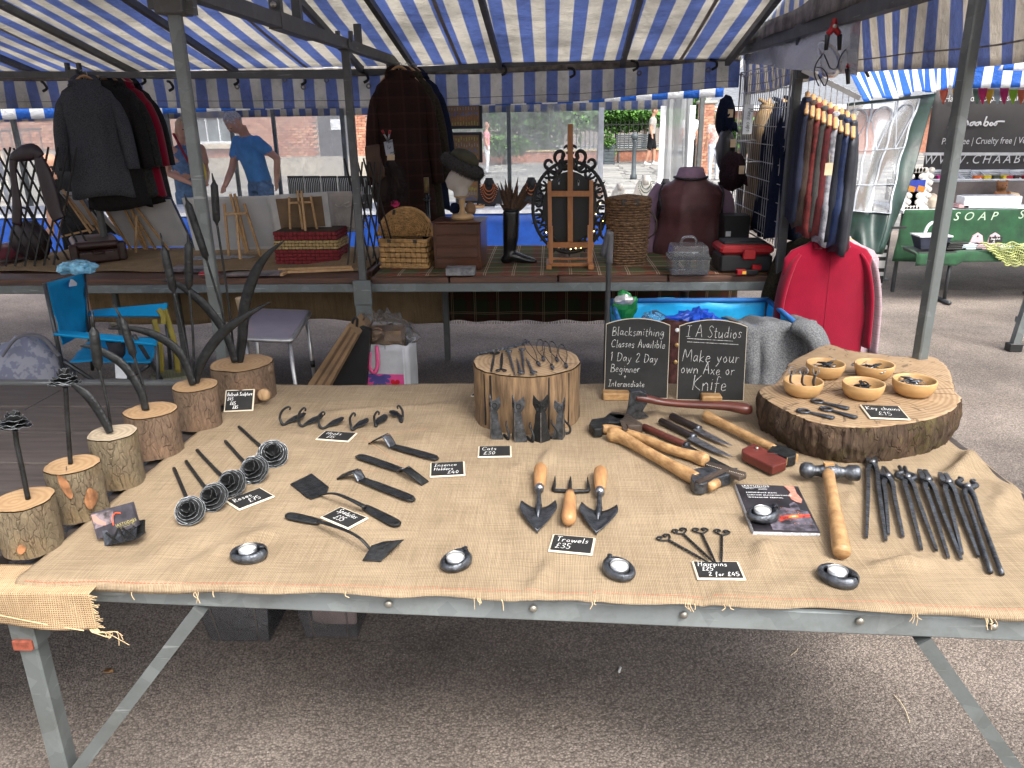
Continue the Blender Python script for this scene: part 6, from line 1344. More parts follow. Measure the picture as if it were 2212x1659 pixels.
for i,(px,yaw,m_,L,W,lab,dy)in enumerate(((268,R(30),M_TWEEDB,.76,.15,'dark tweed coat at the back right of the left rail',.34),(252,R(30),M_REDW,.70,.155,'bright red coat squeezed between dark coats on the left rail',.25),(234,R(30),fabric('charcoal_wool',(.03,.03,.028)),.70,.155,'charcoal coat in front of the red coat on the left rail',.16),(212,R(28),M_TWEEDB,.76,.16,'long black coat second from the front on the left rail',.09),(180,R(24),M_TWEED,.68,.155,'grey tweed jacket foremost on the left rail',.0))):
    h=Q(px,160,4.86+dy);garment('hanging_coat',lab,'coat',(h.x,4.86+dy,hz),yaw,L,m_,W,group=GC,seed=i*2+1,collar=m_,hook_h=.03,sl_len=.52)
GD='coats hanging beside the middle post'
for i,(px,yaw,m_,L,W,lab,dy)in enumerate(((893,R(24),M_NAVY,.84,.17,'navy coat at the back of the middle group',.16),(880,R(24),M_OLIVE,.89,.17,'olive brown coat between navy and checked coats',.09),(862,R(16),M_BRNC,.90,.165,'very dark brown checked coat hanging in front by the middle post',.0))):
    h=Q(px,152,4.98+dy);garment('hanging_coat',lab,'coat',(h.x,4.98+dy,1.90),yaw,L,m_,W,group=GD,seed=i*3+2,collar=m_,hook_h=.02,sl_len=.66)

# ================================================================ things on the rear table
z5=zc(800,350,2.458);z6=zc(1600,400,2.458);zB=zc(1300,340,4.6075);zH=zc(1000,240,3.949);zL=zc(0,240,3.95)
ZT2=ZR+.006
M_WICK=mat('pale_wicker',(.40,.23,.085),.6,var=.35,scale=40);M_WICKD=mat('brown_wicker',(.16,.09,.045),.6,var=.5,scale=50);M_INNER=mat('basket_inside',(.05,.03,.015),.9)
M_WHITEW=mat('white_painted_wood',(.55,.55,.54),.6,var=.12);M_PINE=wood_mat('pine_strip',(.52,.33,.16),(.40,.23,.10),(30,30,30),.6)
M_CANV=mat('canvas_back',(.44,.44,.45),.9,col2=(.52,.52,.52),scale=6);M_HARDB=mat('hardboard',(.20,.13,.075),.8);M_BEECH=wood_mat('easel_beech',(.40,.17,.055),(.30,.11,.035),(30,30,8),.45)
# ---------------------------------------------------------------- suitcase
A,B,C_=P(*zr(460,612),ZT2),P(*zr(745,585),ZT2),P(*zr(250,565),ZT2);x=(B-A);wd=x.length;x.normalize();dp=min(.42,(C_-A).length)
sc_=thing('suitcase','old brown leather suitcase lying at the left of the rear table','suitcase',A,math.atan2(x.y,x.x));sg=1
M_SUIT=mat('brown_leather',(.030,.011,.008),.35,var=.4,scale=20,bump=.15,bscale=40)
for nm,z0,z1_ in(('base',0,.085),('lid',.09,.135)):
    q=MB(sc_);q.bbox((wd/2,dp/2,(z0+z1_)/2),(wd,dp,z1_-z0),.015);q.build(nm,M_SUIT,bevel=.004)
for cx_ in(0.0,wd):
    q=MB(sc_);q.bbox((cx_,.0,.07),(.05,.05,.12),.012);q.build('corner_patch',M_SUIT)
for cx_ in(.05,wd-.05):q=MB(sc_);q.lathe([(.0001,0),(.005,0),(.0001,.003)],8,(cx_,-.002,.07),Matrix.Rotation(R(90),3,'X'));q.build('rivet',M_BOLT)
q=MB(sc_);q.tube(smooth_path([(wd*.4,-.005,.07),(wd*.42,-.03,.07),(wd*.58,-.03,.07),(wd*.6,-.005,.07)],4),.009,8);q.build('handle',M_SUIT)
ZSU=ZT2+.137
# ---------------------------------------------------------------- pictures on table easels, seen from behind
def picture(name,label,bl,br,tr,tl,yb,lean,m_back,border=None,conv=zr,th=.018,skew=0):
    a,b=Q(*conv(*bl),yb),Q(*conv(*br),yb+skew);d,c=Q(*conv(*tl),yb+lean),Q(*conv(*tr),yb+lean+skew)
    root=thing(name,label,'picture',(a+b)/2,0,'pictures on table easels');q=MB(root,True);n_=V((0,th,0))
    pts=[a,b,c,d];q.add(pts+[p+n_ for p in pts],[(0,1,2,3),(7,6,5,4)]+[(4+i,4+(i+1)%4,(i+1)%4,i)for i in range(4)])
    q.build('frame',border or M_WHITEW)
    k=.9 if border is None else .80;cc_=sum(pts,V())/4;inner=[cc_+(p-cc_)*k+V((0,-.0015,0))for p in pts]
    q=MB(root,True);q.grid(lambda u,v:(inner[0]*(1-u)+inner[1]*u)*(1-v)+(inner[3]*(1-u)+inner[2]*u)*v,6,6,smooth=False);q.build('back_panel',m_back,thick=.001)
    return root
def stick(root,a,b,y0_,y1_,w_=.014,conv=zr,m=M_PINE):
    q=MB(root,True);q.bar(Q(*conv(*a),y0_),Q(*conv(*b),y1_),w_,.012,(0,1,0));return q.build('strut',m)
M_DKPIC=mat('dark_blue_canvas_edge',(.02,.03,.07),.7)
yb=P(*zr(960,520),ZT2).y+.10
pc=picture('canvas_painting','white-backed canvas leaning on an easel, left of the steel post',(775,498),(1160,500),(1020,212),(592,222),yb,-.10,M_CANV);
q=MB(pc,True);q.bar(Q(*zr(592,216),yb-.085),Q(*zr(1024,206),yb-.085),.03,.012);q.bar(Q(*zr(1024,206),yb-.085),Q(*zr(1166,500),yb+.012),.012,.02,(0,1,0));q.build('painted_edge',M_DKPIC)
es=thing('table_easel','pine table easel holding the canvas left of the steel post','easel',Q(*zr(810,615),yb-.25),0,'pine table easels')
for a,b,p_,r_ in(((740,200),(950,540),yb-.14,yb-.03),((760,205),(905,570),yb-.15,yb-.05),((820,265),(1055,572),yb-.13,yb-.05),((822,310),(810,615),yb-.15,yb-.22),((740,255),(900,570),yb-.13,yb-.05),((610,235),(790,520),yb-.13,yb-.03)):stick(es,a,b,p_,r_)
yb2=P(*zr(1420,560),ZT2).y+.12
picture('canvas_painting','large white-backed canvas on an easel right behind the steel post',(1172,520),(1692,508),(1622,192),(1090,205),yb2,-.10,M_CANV)
es=thing('table_easel','pine table easel holding the large canvas behind the bulrush','easel',Q(*zr(1445,615),yb2-.25),0,'pine table easels')
for a,b,p_,r_ in(((1345,238),(1378,588),yb2-.12,yb2-.1),((1382,180),(1478,535),yb2-.13,yb2-.06),((1408,180),(1490,530),yb2-.13,yb2-.06),((1418,300),(1446,615),yb2-.13,yb2-.24),((1465,238),(1565,555),yb2-.12,yb2-.08),((1350,300),(1480,298),yb2-.13,yb2-.13)):stick(es,a,b,p_,r_)
# red and straw hamper boxes, with a framed picture on top
yk=P(*zr(1840,600),ZT2).y;hb=[]
M_REDBX=mat('red_woven',(.20,.012,.018),.7,var=.3,scale=60);M_STRAWBX=mat('straw_woven',(.42,.30,.13),.7,var=.3,scale=60)
def weave_box(root,c,w_,d_,h_,n,rows,m1,m2,name='woven_side'):
    q=MB(root)
    for j in range(rows):
        for i in range(n):
            z_=h_*(j+.5)/rows;x_=-w_/2+w_*(i+.5)/n;o=.003 if(i+j)%2 else 0;q.bbox((x_,-d_/2-o,z_),(w_/n*.96,.008,h_/rows*.9),.003)
        for i in range(n//2):
            for sx in(-1,1):
                z_=h_*(j+.5)/rows;y_=-d_/2+d_*(i+.5)/(n//2);o=.003 if(i+j)%2 else 0;q.bbox((sx*(w_/2+o),y_,z_),(.008,d_/(n//2)*.96,h_/rows*.9),.003)
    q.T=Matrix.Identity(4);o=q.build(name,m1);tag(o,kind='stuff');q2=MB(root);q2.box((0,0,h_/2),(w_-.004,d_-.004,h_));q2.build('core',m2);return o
zz=ZT2
for nm,lab,h_,m1,n,rows,wk in(('woven_box','red woven box at the bottom of the stack on the rear table',.085,M_REDBX,14,4,1.0),('woven_box','straw woven box in the middle of the stack',.055,M_STRAWBX,18,3,1.0),('woven_box','red woven box on top of the stack under the framed picture',.05,M_REDBX,16,2,.98)):
    a,b=Q(*zr(1655,560),yk),Q(*zr(2030,560),yk);w_=(b.x-a.x)*wk
    o=thing(nm,lab,'woven box',((a.x+b.x)/2,yk+.13,zz),0,'stack of woven boxes');weave_box(o,None,w_,.26,h_,n,rows,m1,M_INNER);zz+=h_+.002
picture('framed_picture','white framed picture with brown backing on top of the woven boxes',(1658,415),(1990,395),(1962,168),(1615,190),yk+.20,-.07,M_HARDB,M_WHITEW)
es=thing('table_easel','pine easel holding the white framed picture on the woven boxes','easel',Q(*zr(1840,470),yk+.02),0,'pine table easels')
for a,b,p_,r_ in(((1735,200),(1745,465),yk+.1,yk+.13),((1785,162),(1828,465),yk+.1,yk+.10),((1808,162),(1842,470),yk+.09,yk+.02),((1865,195),(1915,455),yk+.1,yk+.13),((1735,235),(1875,228),yk+.1,yk+.1)):stick(es,a,b,p_,r_,.012)
# the ornate cream panel behind the trellis, slanted picture on the suitcase
cpn=picture('cream_panel','cream panel with raised scroll pattern beside the trellis',(1995,420),(2170,400),(2170,165),(1965,168),yk+.3,-.04,mat('cream_paint',(.42,.38,.34),.7),mat('cream_paint2',(.46,.42,.38),.7))
for px0 in(2010,2060,2110):
    q=MB(cpn,True);q.tube(smooth_path([Q(*zr(px0,245),yk+.27),Q(*zr(px0+25,262),yk+.27),Q(*zr(px0+60,240),yk+.27),Q(*zr(px0+88,228),yk+.27)],4),.006,6);q.build('scroll',MATS['cream_paint2'])
    for k in range(4):q=MB(cpn,True);q.tube([Q(*zr(px0+20*k,300),yk+.28),Q(*zr(px0+20*k+45,385),yk+.28)],.003,5);q.build('lattice',MATS['cream_paint2']);q=MB(cpn,True);q.tube([Q(*zr(px0+20*k+40,300),yk+.28),Q(*zr(px0+20*k-5,385),yk+.28)],.003,5);q.build('lattice',MATS['cream_paint2'])
yS=P(*zr(520,430),ZSU).y
picture('framed_picture','small white framed picture slanting on the suitcase, seen from behind',(520,360),(615,380),(455,175),(345,160),yS+.02,-.02,M_HARDB,M_WHITEW,skew=.10)
picture('framed_picture','dark framed picture beside the one on the suitcase',(600,385),(690,425),(520,200),(470,185),yS+.10,0,M_CANV,mat('black_frame',(.012,.012,.012),.5),skew=.12)
picture('framed_picture','second small white framed picture behind the suitcase',(640,400),(730,440),(600,275),(520,205),yS+.16,0,M_CANV,M_WHITEW,skew=.12)
es=thing('table_easel','pine easel standing on the suitcase','easel',Q(*zr(350,445),yS-.05),0,'pine table easels')
for a,b,p_,r_ in(((375,155),(565,400),yS-.02,yS),((405,200),(350,445),yS-.03,yS-.08),((400,205),(545,415),yS-.03,yS-.02),((450,150),(612,430),yS+.06,yS+.08),((355,440),(540,395),yS-.08,yS-.02),((480,215),(640,430),yS+.07,yS+.09)):stick(es,a,b,p_,r_,.012)
# papers, magazines and strips of wood
M_PAPW=mat('printed_paper',(.4,.4,.42),.5,col2=(.15,.16,.2),scale=30);M_MAG=mat('dark_magazine',(.05,.05,.06),.35,col2=(.25,.2,.2),scale=14)
for i,(c0,w_,d_,rz,m_,h_,lab)in enumerate((((1130,640),.26,.12,-.1,M_MAG,.018,'pile of magazines at the table edge beside the steel post'),((1520,665),.33,.10,.05,M_MAG,.010,'dark folder lying at the table edge right of the steel post'),((1250,565),.3,.14,.2,M_PAPW,.004,'printed leaflets spread below the large canvas'),((1130,568),.16,.1,-.3,M_PAPW,.004,'printed leaflets between the two canvases'),((1430,560),.2,.08,-.2,M_PAPW,.003,'white printed sheet under the large canvas easel'))):
    p=P(*zr(*c0),ZT2);o=thing('magazines' if m_ is M_MAG else 'printed_leaflets',lab,'papers',p,rz);
    for k in range(3 if h_>.005 else 2):q=MB(o);q.bbox((.006*k,.004*k,h_*(k+.5)/3+.001),(w_*(1-.08*k),d_,h_/3.2),.001,.05*k);q.build('sheet',m_)
p=P(*zr(1255,670),ZT2);o=thing('red_wallet','small red wallet at the table edge beside the steel post','wallet',p,.1);q=MB(o);q.bbox((0,0,.012),(.10,.06,.022),.006);q.build('wallet',mat('red_vinyl',(.3,.01,.02),.4));q=MB(o);q.bar((-.05,-.031,.012),(.05,-.031,.012),.003,.002);q.build('zip',M_BOLT)
for i,(a,b,lab)in enumerate((((1670,635),(2110,618),'pine strip lying lengthwise before the woven boxes'),((1700,650),(2120,632),'second pine strip lying before the woven boxes'),((1690,665),(1735,640),'short pine strip lying crosswise at the table edge'))):
    A_,B_=P(*zr(*a),ZT2+.012),P(*zr(*b),ZT2+.012);o=thing('pine_strip',lab,'wood strip',A_,0,'loose pine strips');q=MB(o,True);q.bar(A_,B_,.018,.014);q.build('strip',M_PINE)
# ---------------------------------------------------------------- expanding trellises
M_TREL=mat('black_lath',(.012,.010,.009),.6)
def trellis(name,label,fam,y0_,y1_,conv,m=M_TREL,w_=.011):
    xs=[p[0]for f_ in fam for p in f_];x0_,x1_=min(xs),max(xs)
    dep=lambda x:y0_+(y1_-y0_)*(x-x0_)/(x1_-x0_)
    a0=Q(*conv(*fam[0][1]),dep(fam[0][1][0]));o=thing(name,label,'trellis',a0,0,'black expanding trellises')
    for i,(a,b)in enumerate(fam):
        q=MB(o,True);q.bar(Q(*conv(*a),dep(a[0])-(.006 if i%2 else 0)),Q(*conv(*b),dep(b[0])-(.006 if i%2 else 0)),w_,.005,(0,1,0));q.build('slat',m)
fam=[]
for k in range(8):x_=-330+k*92;fam.append(((x_,480 if x_>0 else 480-x_*0),(x_+620,1560)));fam.append(((x_+430,470),(x_+200,1620)))
trellis('expanding_trellis','black expanding lath trellis at the far left of the rear table',fam,4.42,4.75,zL)
fam=[]
for k in range(5):x_=100+k*38;fam.append(((x_,90+k*5-15*(k%2)),(x_+160,735-k*12)));fam.append(((x_+70,110),(x_+20,730-k*10)))
trellis('expanding_trellis','black expanding lath trellis between post and picnic hamper',fam,4.38,4.62,z5,w_=.009)
q_=[(210,1215),(540,1190),(560,1500),(230,1570)]
hb_=thing('handbag','dark purple handbag standing behind the left trellis','handbag',P(*zL(390,1560),ZT2));c0=Q(*zL(300,1400),4.85);q=MB(hb_,True);q.grid(crumple((c0.x,4.85,ZT2+.12),(.13,.07,.125),.12,8),24,12,closed=True);q.build('body',mat('purple_leather',(.018,.008,.012),.5));q=MB(hb_,True);q.tube(smooth_path([(c0.x-.07,4.84,ZT2+.2),(c0.x-.04,4.82,ZT2+.32),(c0.x+.04,4.82,ZT2+.32),(c0.x+.07,4.84,ZT2+.2)],5),.008,6);q.build('handle',M_BLACKP)
rd=thing('maroon_cloth','folded maroon velvet cloth at the far left of the rear table','cloth',P(*zL(40,1600),ZT2));c0=P(*zL(0,1560),ZT2);q=MB(rd,True);q.grid(crumple((c0.x,c0.y+.05,ZT2+.04),(.17,.12,.06),.25,3),28,12,closed=True);q.build('cloth',mat('maroon_velvet',(.10,.008,.018),.9,sheen=.4))
nk=thing('necktie','dark purple silk scarf knotted over the top of the left trellis','scarf',Q(*zL(150,600),4.40))
M_SILK=mat('purple_silk',(.02,.009,.014),.4,var=.3)
for pts,rr_ in(([(125,620),(140,570),(210,540),(280,520),(340,520),(390,570)],[.02,.03,.045,.045,.03]),([(130,590),(125,700),(150,900),(165,1050),(160,1220)],[.025,.02,.022,.03,.03]),([(350,520),(420,700),(480,900),(530,1080),(575,1170)],[.02,.045,.05,.045,.04])):
    q=MB(nk,True);q.tube(smooth_path([Q(*zL(*p),4.40)for p in pts],4),rr_,8,flat=.35,up=(0,1,0));q.build('scarf_end',M_SILK)

# ---------------------------------------------------------------- picnic hamper
A,B=P(*z5(335,745),ZT2),P(*z5(610,750),ZT2);w_=(B-A).length;rz=math.atan2((B-A).y,(B-A).x)
hm=thing('picnic_hamper','open wicker picnic hamper with fan-shaped lid beside the trellis','hamper',(A+B)/2+V((0,.10,0)),rz);HB=.15
q=MB(hm);n,rows=9,5
for j in range(rows):
    for i in range(n):
        for sy in(-1,1):
            o=.004 if(i+j)%2 else 0;q.bbox((-w_/2+w_*(i+.5)/n,sy*(.10+o),HB*(j+.5)/rows),(w_/n*1.02,.010,HB/rows*.92),.004)
    for i in range(6):
        for sx in(-1,1):o=.004 if(i+j)%2 else 0;q.bbox((sx*(w_/2+o),-.1+.2*(i+.5)/6,HB*(j+.5)/rows),(.010,.036,HB/rows*.92),.004)
tag(q.build('woven_base',M_WICK),kind='stuff')
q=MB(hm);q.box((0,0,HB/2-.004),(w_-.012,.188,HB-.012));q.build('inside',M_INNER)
for zz_ in(.004,HB+.004,HB+.012):q=MB(hm);q.tube([(-w_/2-.004,-.106,zz_),(w_/2+.004,-.106,zz_),(w_/2+.004,.106,zz_),(-w_/2-.004,.106,zz_)],.007,7,closed=True);q.build('rim',M_WICK)
# lid: half disc standing up, slightly leaning, spokes and rows
LT=frame((1,0,0),(0,.28,.96),(0,-.96,.28),(-.02,.02,HB+.015));LR=w_*.56
q=MB(hm);q.T=LT
for k in range(1,17):
    rr_=LR*k/16.5;n_=40;pts=[]
    for i in range(n_+1):
        a=pi*i/n_;wob=.005*math.sin(i*pi/2+k*pi);pts.append(V((rr_*math.cos(a)*1.06,rr_*math.sin(a)*1.05,.02*(1-(rr_/LR)**2)+wob)))
    q.tube(pts,.0048,5,caps=False)
tag(q.build('lid_weave',M_WICK),kind='stuff')
for i in range(11):
    a=pi*(i+.5)/11;q=MB(hm);q.T=LT;q.tube([(0,0,.02),(LR*math.cos(a)*1.06,LR*math.sin(a)*1.05,0)],.004,5);q.build('lid_spoke',M_WICK)
q=MB(hm);q.T=LT;q.tube([(LR*1.09*math.cos(pi*i/30),LR*1.08*math.sin(pi*i/30),0)for i in range(31)],.009,8);q.build('lid_rim',M_WICK)
q=MB(hm);q.T=LT;q.prism([(LR*math.cos(pi*i/20),LR*math.sin(pi*i/20))for i in range(21)],-.012,-.008);q.build('lid_lining',M_INNER)
q=MB(hm);q.T=LT;q.bar((-.07,LR*.8,.018),(-.07,LR*.99,.010),.016,.006);q.build('leather_strap',M_LEATHER)
for sx in(-.28,.28):q=MB(hm);q.box((sx*w_,-.11,HB+.006),(.022,.008,.02));q.build('buckle',M_LEATHER)
fl=thing('pink_flower','bright pink artificial flower peeping over the hamper lid','flower',Q(*z5(405,368),4.66));c0=Q(*z5(405,362),4.66)
for k in range(7):a=2*pi*k/7;q=MB(fl,True);q.ball(c0+V((.016*math.cos(a),0,.012*math.sin(a))),(.012,.006,.010),8,5);q.build('petal',mat('pink_silk',(.7,.03,.18),.7))
# ---------------------------------------------------------------- cabinet with mannequin head and fur hat
A,B=P(*z5(650,755),ZT2),P(*z5(932,757),ZT2);w_=(B-A).length;rz=math.atan2((B-A).y,(B-A).x);HC=Q(*z5(790,478),A.y).z-ZT2
cbn=thing('wooden_cabinet','small dark wooden cabinet with drawers under the mannequin head','cabinet',(A+B)/2+V((0,.12,0)),rz)
M_MAHO=wood_mat('mahogany',(.11,.04,.018),(.045,.016,.009),(3,30,22),.3)
q=MB(cbn);q.bbox((0,0,HC/2),(w_,.24,HC),.004);q.build('carcass',M_MAHO)
q=MB(cbn);q.bbox((0,0,HC+.004),(w_+.012,.25,.010),.003);q.build('top',M_MAHO)
for k in range(4):q=MB(cbn);q.bbox((0,-.121,HC*(k+.5)/4),(w_-.03,.008,HC/4-.008),.003);q.build('drawer_front',M_MAHO)
ctop=ZT2+HC+.010;hp=V(((A+B).x/2+.015,(A+B).y/2+.12,ctop))
mh=thing('mannequin_head','cream fabric mannequin head on a turned wooden stand','mannequin head',hp)
q=MB(mh);q.lathe([(.0001,0),(.062,0),(.066,.012),(.06,.026),(.02,.032),(.014,.06),(.019,.09),(.017,.11),(.024,.118),(.0001,.118)],24);q.build('stand',mat('pale_beech',(.48,.31,.15),.45))
yh=hp.y;pr=MB();ww=lambda x,y:Q(*z5(x,y),yh)-hp
for c_,r_,m_ in(((815,190),(.068,.065,.075),0),((775,215),(.055,.055,.06),0),((800,270),(.042,.045,.07),0),((725,225),(.02,.02,.02),0),((745,255),(.03,.035,.025),0),((795,305),(.040,.042,.03),0)):
    pr.ball(ww(*c_),r_,16,10)
fuse(pr,'head',[mat('cream_linen',(.5,.45,.40),.85,var=.08)],mh,.009,5)
q=MB(mh);q.lathe([(.041,0),(.041,.008)],20,ww(800,322));q.build('neck_trim',mat('beech_trim',(.40,.26,.12),.5))
ft_=thing('fur_hat','dark fur-brimmed hat with olive crown on the mannequin head','hat',Q(*z5(815,120),yh));c0=Q(*z5(812,125),yh)
tilt=Matrix.Rotation(R(26),3,'Y');M_FUR=mat('dark_fur',(.016,.015,.014),.9,col2=(.05,.045,.042),scale=120)
q=MB(ft_,True);q.ball(c0+V((.012,0,.028)),(.085,.085,.052),20,10,tilt);q.build('crown',mat('olive_felt',(.05,.048,.026),.95,bump=.3))
q=MB(ft_,True);rnf=random.Random(2)
ringp=[c0+tilt@V((.098*math.cos(2*pi*i/40),.098*math.sin(2*pi*i/40),-.012))for i in range(40)]
q.tube(ringp,[.034+.006*noise.noise((i*.6,0,0))for i in range(40)],12,closed=True)
for i in range(2600):
    k=rnf.randrange(40);a=rnf.uniform(0,2*pi);o=(ringp[k]-c0).normalized();u_=tilt@V((0,0,1));d_=(o*math.cos(a)+u_*math.sin(a)).normalized();p=ringp[k]+(ringp[(k+1)%40]-ringp[k])*rnf.random()+d_*.031
    e=p+(d_+V((rnf.uniform(-.7,.7),rnf.uniform(-.7,.7),rnf.uniform(-.9,.3)))).normalized()*rnf.uniform(.010,.022);s=d_.cross(V((rnf.random(),rnf.random(),rnf.random()))).normalized()*.0014
    q.add([p-s,p+s,e],[(0,1,2)])
tag(q.build('fur_brim',M_FUR),kind='stuff')
for px,c_,lab,m_ in((762,(765,390),'navy fur pompom on the cabinet, left of the head stand',M_NAVY),(852,(853,388),'tan fur pompom on the cabinet, right of the head stand',mat('tan_fur',(.22,.13,.07),.95))):
    c0=Q(*z5(*c_),yh+.04);o=thing('pompom',lab,'pompom',c0-V((0,0,.03)),0,'fur pompoms');q=MB(o,True);q.grid(crumple(c0,(.032,.032,.034),.3,px),18,10,closed=True);q.build('fur_ball',m_)
# small boxes on the plaid
for a,b,h_,d_,m_,lab,nm in(((712,792),(880,797),.035,.09,mat('grey_carton',(.12,.12,.13),.4,col2=(.3,.3,.3),scale=30),'small grey printed carton at the table edge below the cabinet','carton'),((1395,683),(1515,685),.045,.04,mat('floral_tin',(.35,.30,.22),.4,col2=(.14,.10,.10),scale=20),'small floral tin under the mirror easel','tin')):
    A_,B_=P(*z5(*a),ZT2),P(*z5(*b),ZT2);o=thing(nm,lab,nm,(A_+B_)/2+V((0,d_/2,0)),0);q=MB(o);q.bbox((0,0,h_/2),((B_-A_).length,d_,h_),.002);q.build('body',m_);q=MB(o);q.bbox((0,0,h_+.003),((B_-A_).length*1.01,d_*1.01,.006),.002);q.build('lid',m_)
# bottle with a gold cap and black stopper
c0=P(*z5(605,560),ZT2+.1);o=thing('wine_bottle','dark bottle with gold foil neck between hamper and cabinet','bottle',V((Q(*z5(605,500),4.62).x,4.62,ZT2)));top=Q(*z5(602,205),4.62).z-ZT2
q=MB(o);q.lathe([(.0001,0),(.037,0),(.037,.17),(.030,.21),(.0135,.25),(.012,top-.09)],18);q.build('glass',mat('dark_glass',(.006,.008,.006),.1));q=MB(o);q.lathe([(.015,top-.085),(.015,top),(.0001,top)],14);q.build('foil',mat('gold_foil',(.16,.12,.05),.5,.5));q=MB(o);q.tube([(0,0,top-.1),(.02,-.01,top-.12),(.0,-.018,top-.13),(-.02,-.01,top-.12)],.006,6);q.build('neck_cord',M_BLACKP)
# ---------------------------------------------------------------- riding boot with feathers
c0=P(*z5(1105,716),ZT2);bo=thing('riding_boot','tall black riding boot used as a vase for feathers','boot',c0);yb=c0.y;g=lambda x,y,d=0:Q(*z5(x,y),yb+d)-c0
pr=MB();hz_=g(1100,400).z
pr.tube([g(1102,400),g(1100,480),g(1098,560),g(1092,640),g(1088,690)],[.049,.050,.047,.038,.038],16);pr.tube([g(1075,690),g(1110,672),g(1160,690),g(1215,705),g(1250,708)],[.034,.046,.036,.03,.018],14,flat=.8);pr.ball(g(1072,695),(.035,.036,.03))
fuse(pr,'boot',[mat('black_leather',(.010,.010,.011),.22,var=.2,bump=.08,bscale=12)],bo,.008,4)
q=MB(bo);q.tube([g(1050,716),g(1100,716),g(1160,714),g(1255,716)],[.03,.032,.034,.018],10,flat=.2,up=(0,1,0));q.build('sole',M_BLACKP)
q=MB(bo);q.lathe([(.047,-.004),(.05,0),(.047,.004)],24,g(1102,396),cap=False);q.build('top_band',M_BLACKP,thick=.003)
fe=thing('pheasant_feathers','bunch of brown pheasant feathers standing in the riding boot','feathers',c0+g(1102,420));rng=random.Random(8);M_FEA=mat('feather',(.10,.05,.025),.8,col2=(.03,.018,.012),scale=60,stretch=(1,1,8))
for k in range(34):
    tx=rng.uniform(1020,1215);ty=175+abs(tx-1110)*.35+rng.uniform(0,150);A_=c0+g(1102+(tx-1102)*.25,420,rng.uniform(-.02,.02));B_=Q(*z5(tx,ty),yb+rng.uniform(-.06,.06));d_=(B_-A_);s=d_.cross(V((rng.uniform(-.3,.3),1,0))).normalized();q=MB(fe,True);n_=7;vs_=[]
    for i in range(n_):t=i/(n_-1);w_=.011*math.sin(pi*min(1,t*.9+.1))*(1-t**6)+.0006;bow=V((d_.x*.12*t*t,0,-.01*t*t));vs_+=[A_+d_*t+bow-s*w_,A_+d_*t+bow+V((0,-.003,0)),A_+d_*t+bow+s*w_]
    q.add(vs_,[(i*3+j,i*3+j+1,i*3+4+j,i*3+3+j)for i in range(n_-1)for j in(0,1)]);q.build('feather',M_FEA)
# ---------------------------------------------------------------- ornate mirror on a beech easel, seen from behind
ye=P(*zB(420,1435),ZT2).y;o=thing('tall_easel','tall beech table easel carrying the black mirror','easel',P(*zB(420,1435),ZT2))
def eb(a,b,w_,y0_,y1_=None,nm='strut'):q=MB(o,True);q.bar(Q(*zB(*a),y0_),Q(*zB(*b),y1_ if y1_ is not None else y0_),w_,.018,(0,1,0));q.build(nm,M_BEECH)
eb((425,-170),(425,1190),.030,ye+.06,ye+.05,'mast');eb((190,470),(205,1420),.022,ye+.05,ye+.01,'upright');eb((662,460),(655,1420),.022,ye+.05,ye+.01,'upright');eb((200,612),(650,612),.030,ye+.03,None,'crossbar');eb((165,1188),(690,1188),.030,ye+.02,None,'shelf_bar')
eb((218,975),(222,1400),.010,ye-.02,ye-.04);eb((630,965),(632,1390),.010,ye-.02,ye-.04);eb((215,1408),(650,1408),.018,ye-.01,None,'foot_bar');eb((215,1345),(630,1345),.012,ye+.08,None,'foot_bar')
for x_ in(185,660):q=MB(o,True);a=P(*zB(x_,1440),ZT2+.012);q.bar(a,a+V((0,.22,0)),.030,.024);q.build('foot',M_BEECH)
mi=thing('ornate_mirror','black oval mirror with carved scroll frame, seen from behind','mirror',Q(*zB(415,1150),ye+.10));M_BLK=mat('black_lacquer',(.008,.008,.008),.5);yM=ye+.10
cM=Q(*zB(418,770),yM);rx=(Q(*zB(725,770),yM)-cM).length;rz_=(Q(*zB(418,345),yM)-cM).length*.96
q=MB(mi,True);q.prism([(rx*math.cos(2*pi*i/48),rz_*math.sin(2*pi*i/48))for i in range(48)],-.008,.008,frame((1,0,0),(0,0,1),(0,-1,0),(0,0,0)).to_3x3(),cM);q.build('back_board',M_BLK)
def scroll(c,size,ang,flip,w_=.010):
    pts=[]
    for i in range(22):
        t=i/21;a=ang+flip*t*4.6;r_=size*(1-.75*t);pts.append(c+V((r_*math.cos(a),0,r_*math.sin(a))))
    q=MB(mi,True);q.tube(pts,[w_*1.1,w_*1.7,w_*1.8,w_*1.4,w_*1.8],7,flat=.6);q.build('scroll',M_BLK)
for k in range(30):
    a=2*pi*(k+.5)/30;up_=max(0,math.sin(a));e=V((math.cos(a)*(rx+.030),0,math.sin(a)*(rz_+.030+.03*up_**6)));scroll(cM+e*.99,.034+.012*up_**4,a+1.2*(1 if k%2 else-1),1 if k%2 else-1,.0085)
    if k%2==0:q=MB(mi,True);lf=cM+e*1.10;d_=e.normalized();s=V((-d_.z,0,d_.x));q.add([lf-d_*.03,lf+s*.012,lf+d_*.03,lf-s*.012],[(0,1,2,3)]);q.build('leaf',M_BLK,thick=.008)
for sg in(-1,1):
    scroll(cM+V((sg*.05,0,rz_+.085)),.045,-pi/2+sg*.4,sg,.010);scroll(cM+V((sg*.022,0,rz_+.125)),.026,-pi/2,-sg,.009);scroll(cM+V((sg*.115,0,rz_+.045)),.036,-pi/2,sg,.009)
q=MB(mi,True);q.tube([cM+V(((rx+.055)*math.cos(2*pi*i/60),0,(rz_+.055)*math.sin(2*pi*i/60)))for i in range(60)],.010,6,closed=True,flat=.6);q.build('outer_ring',M_BLK)
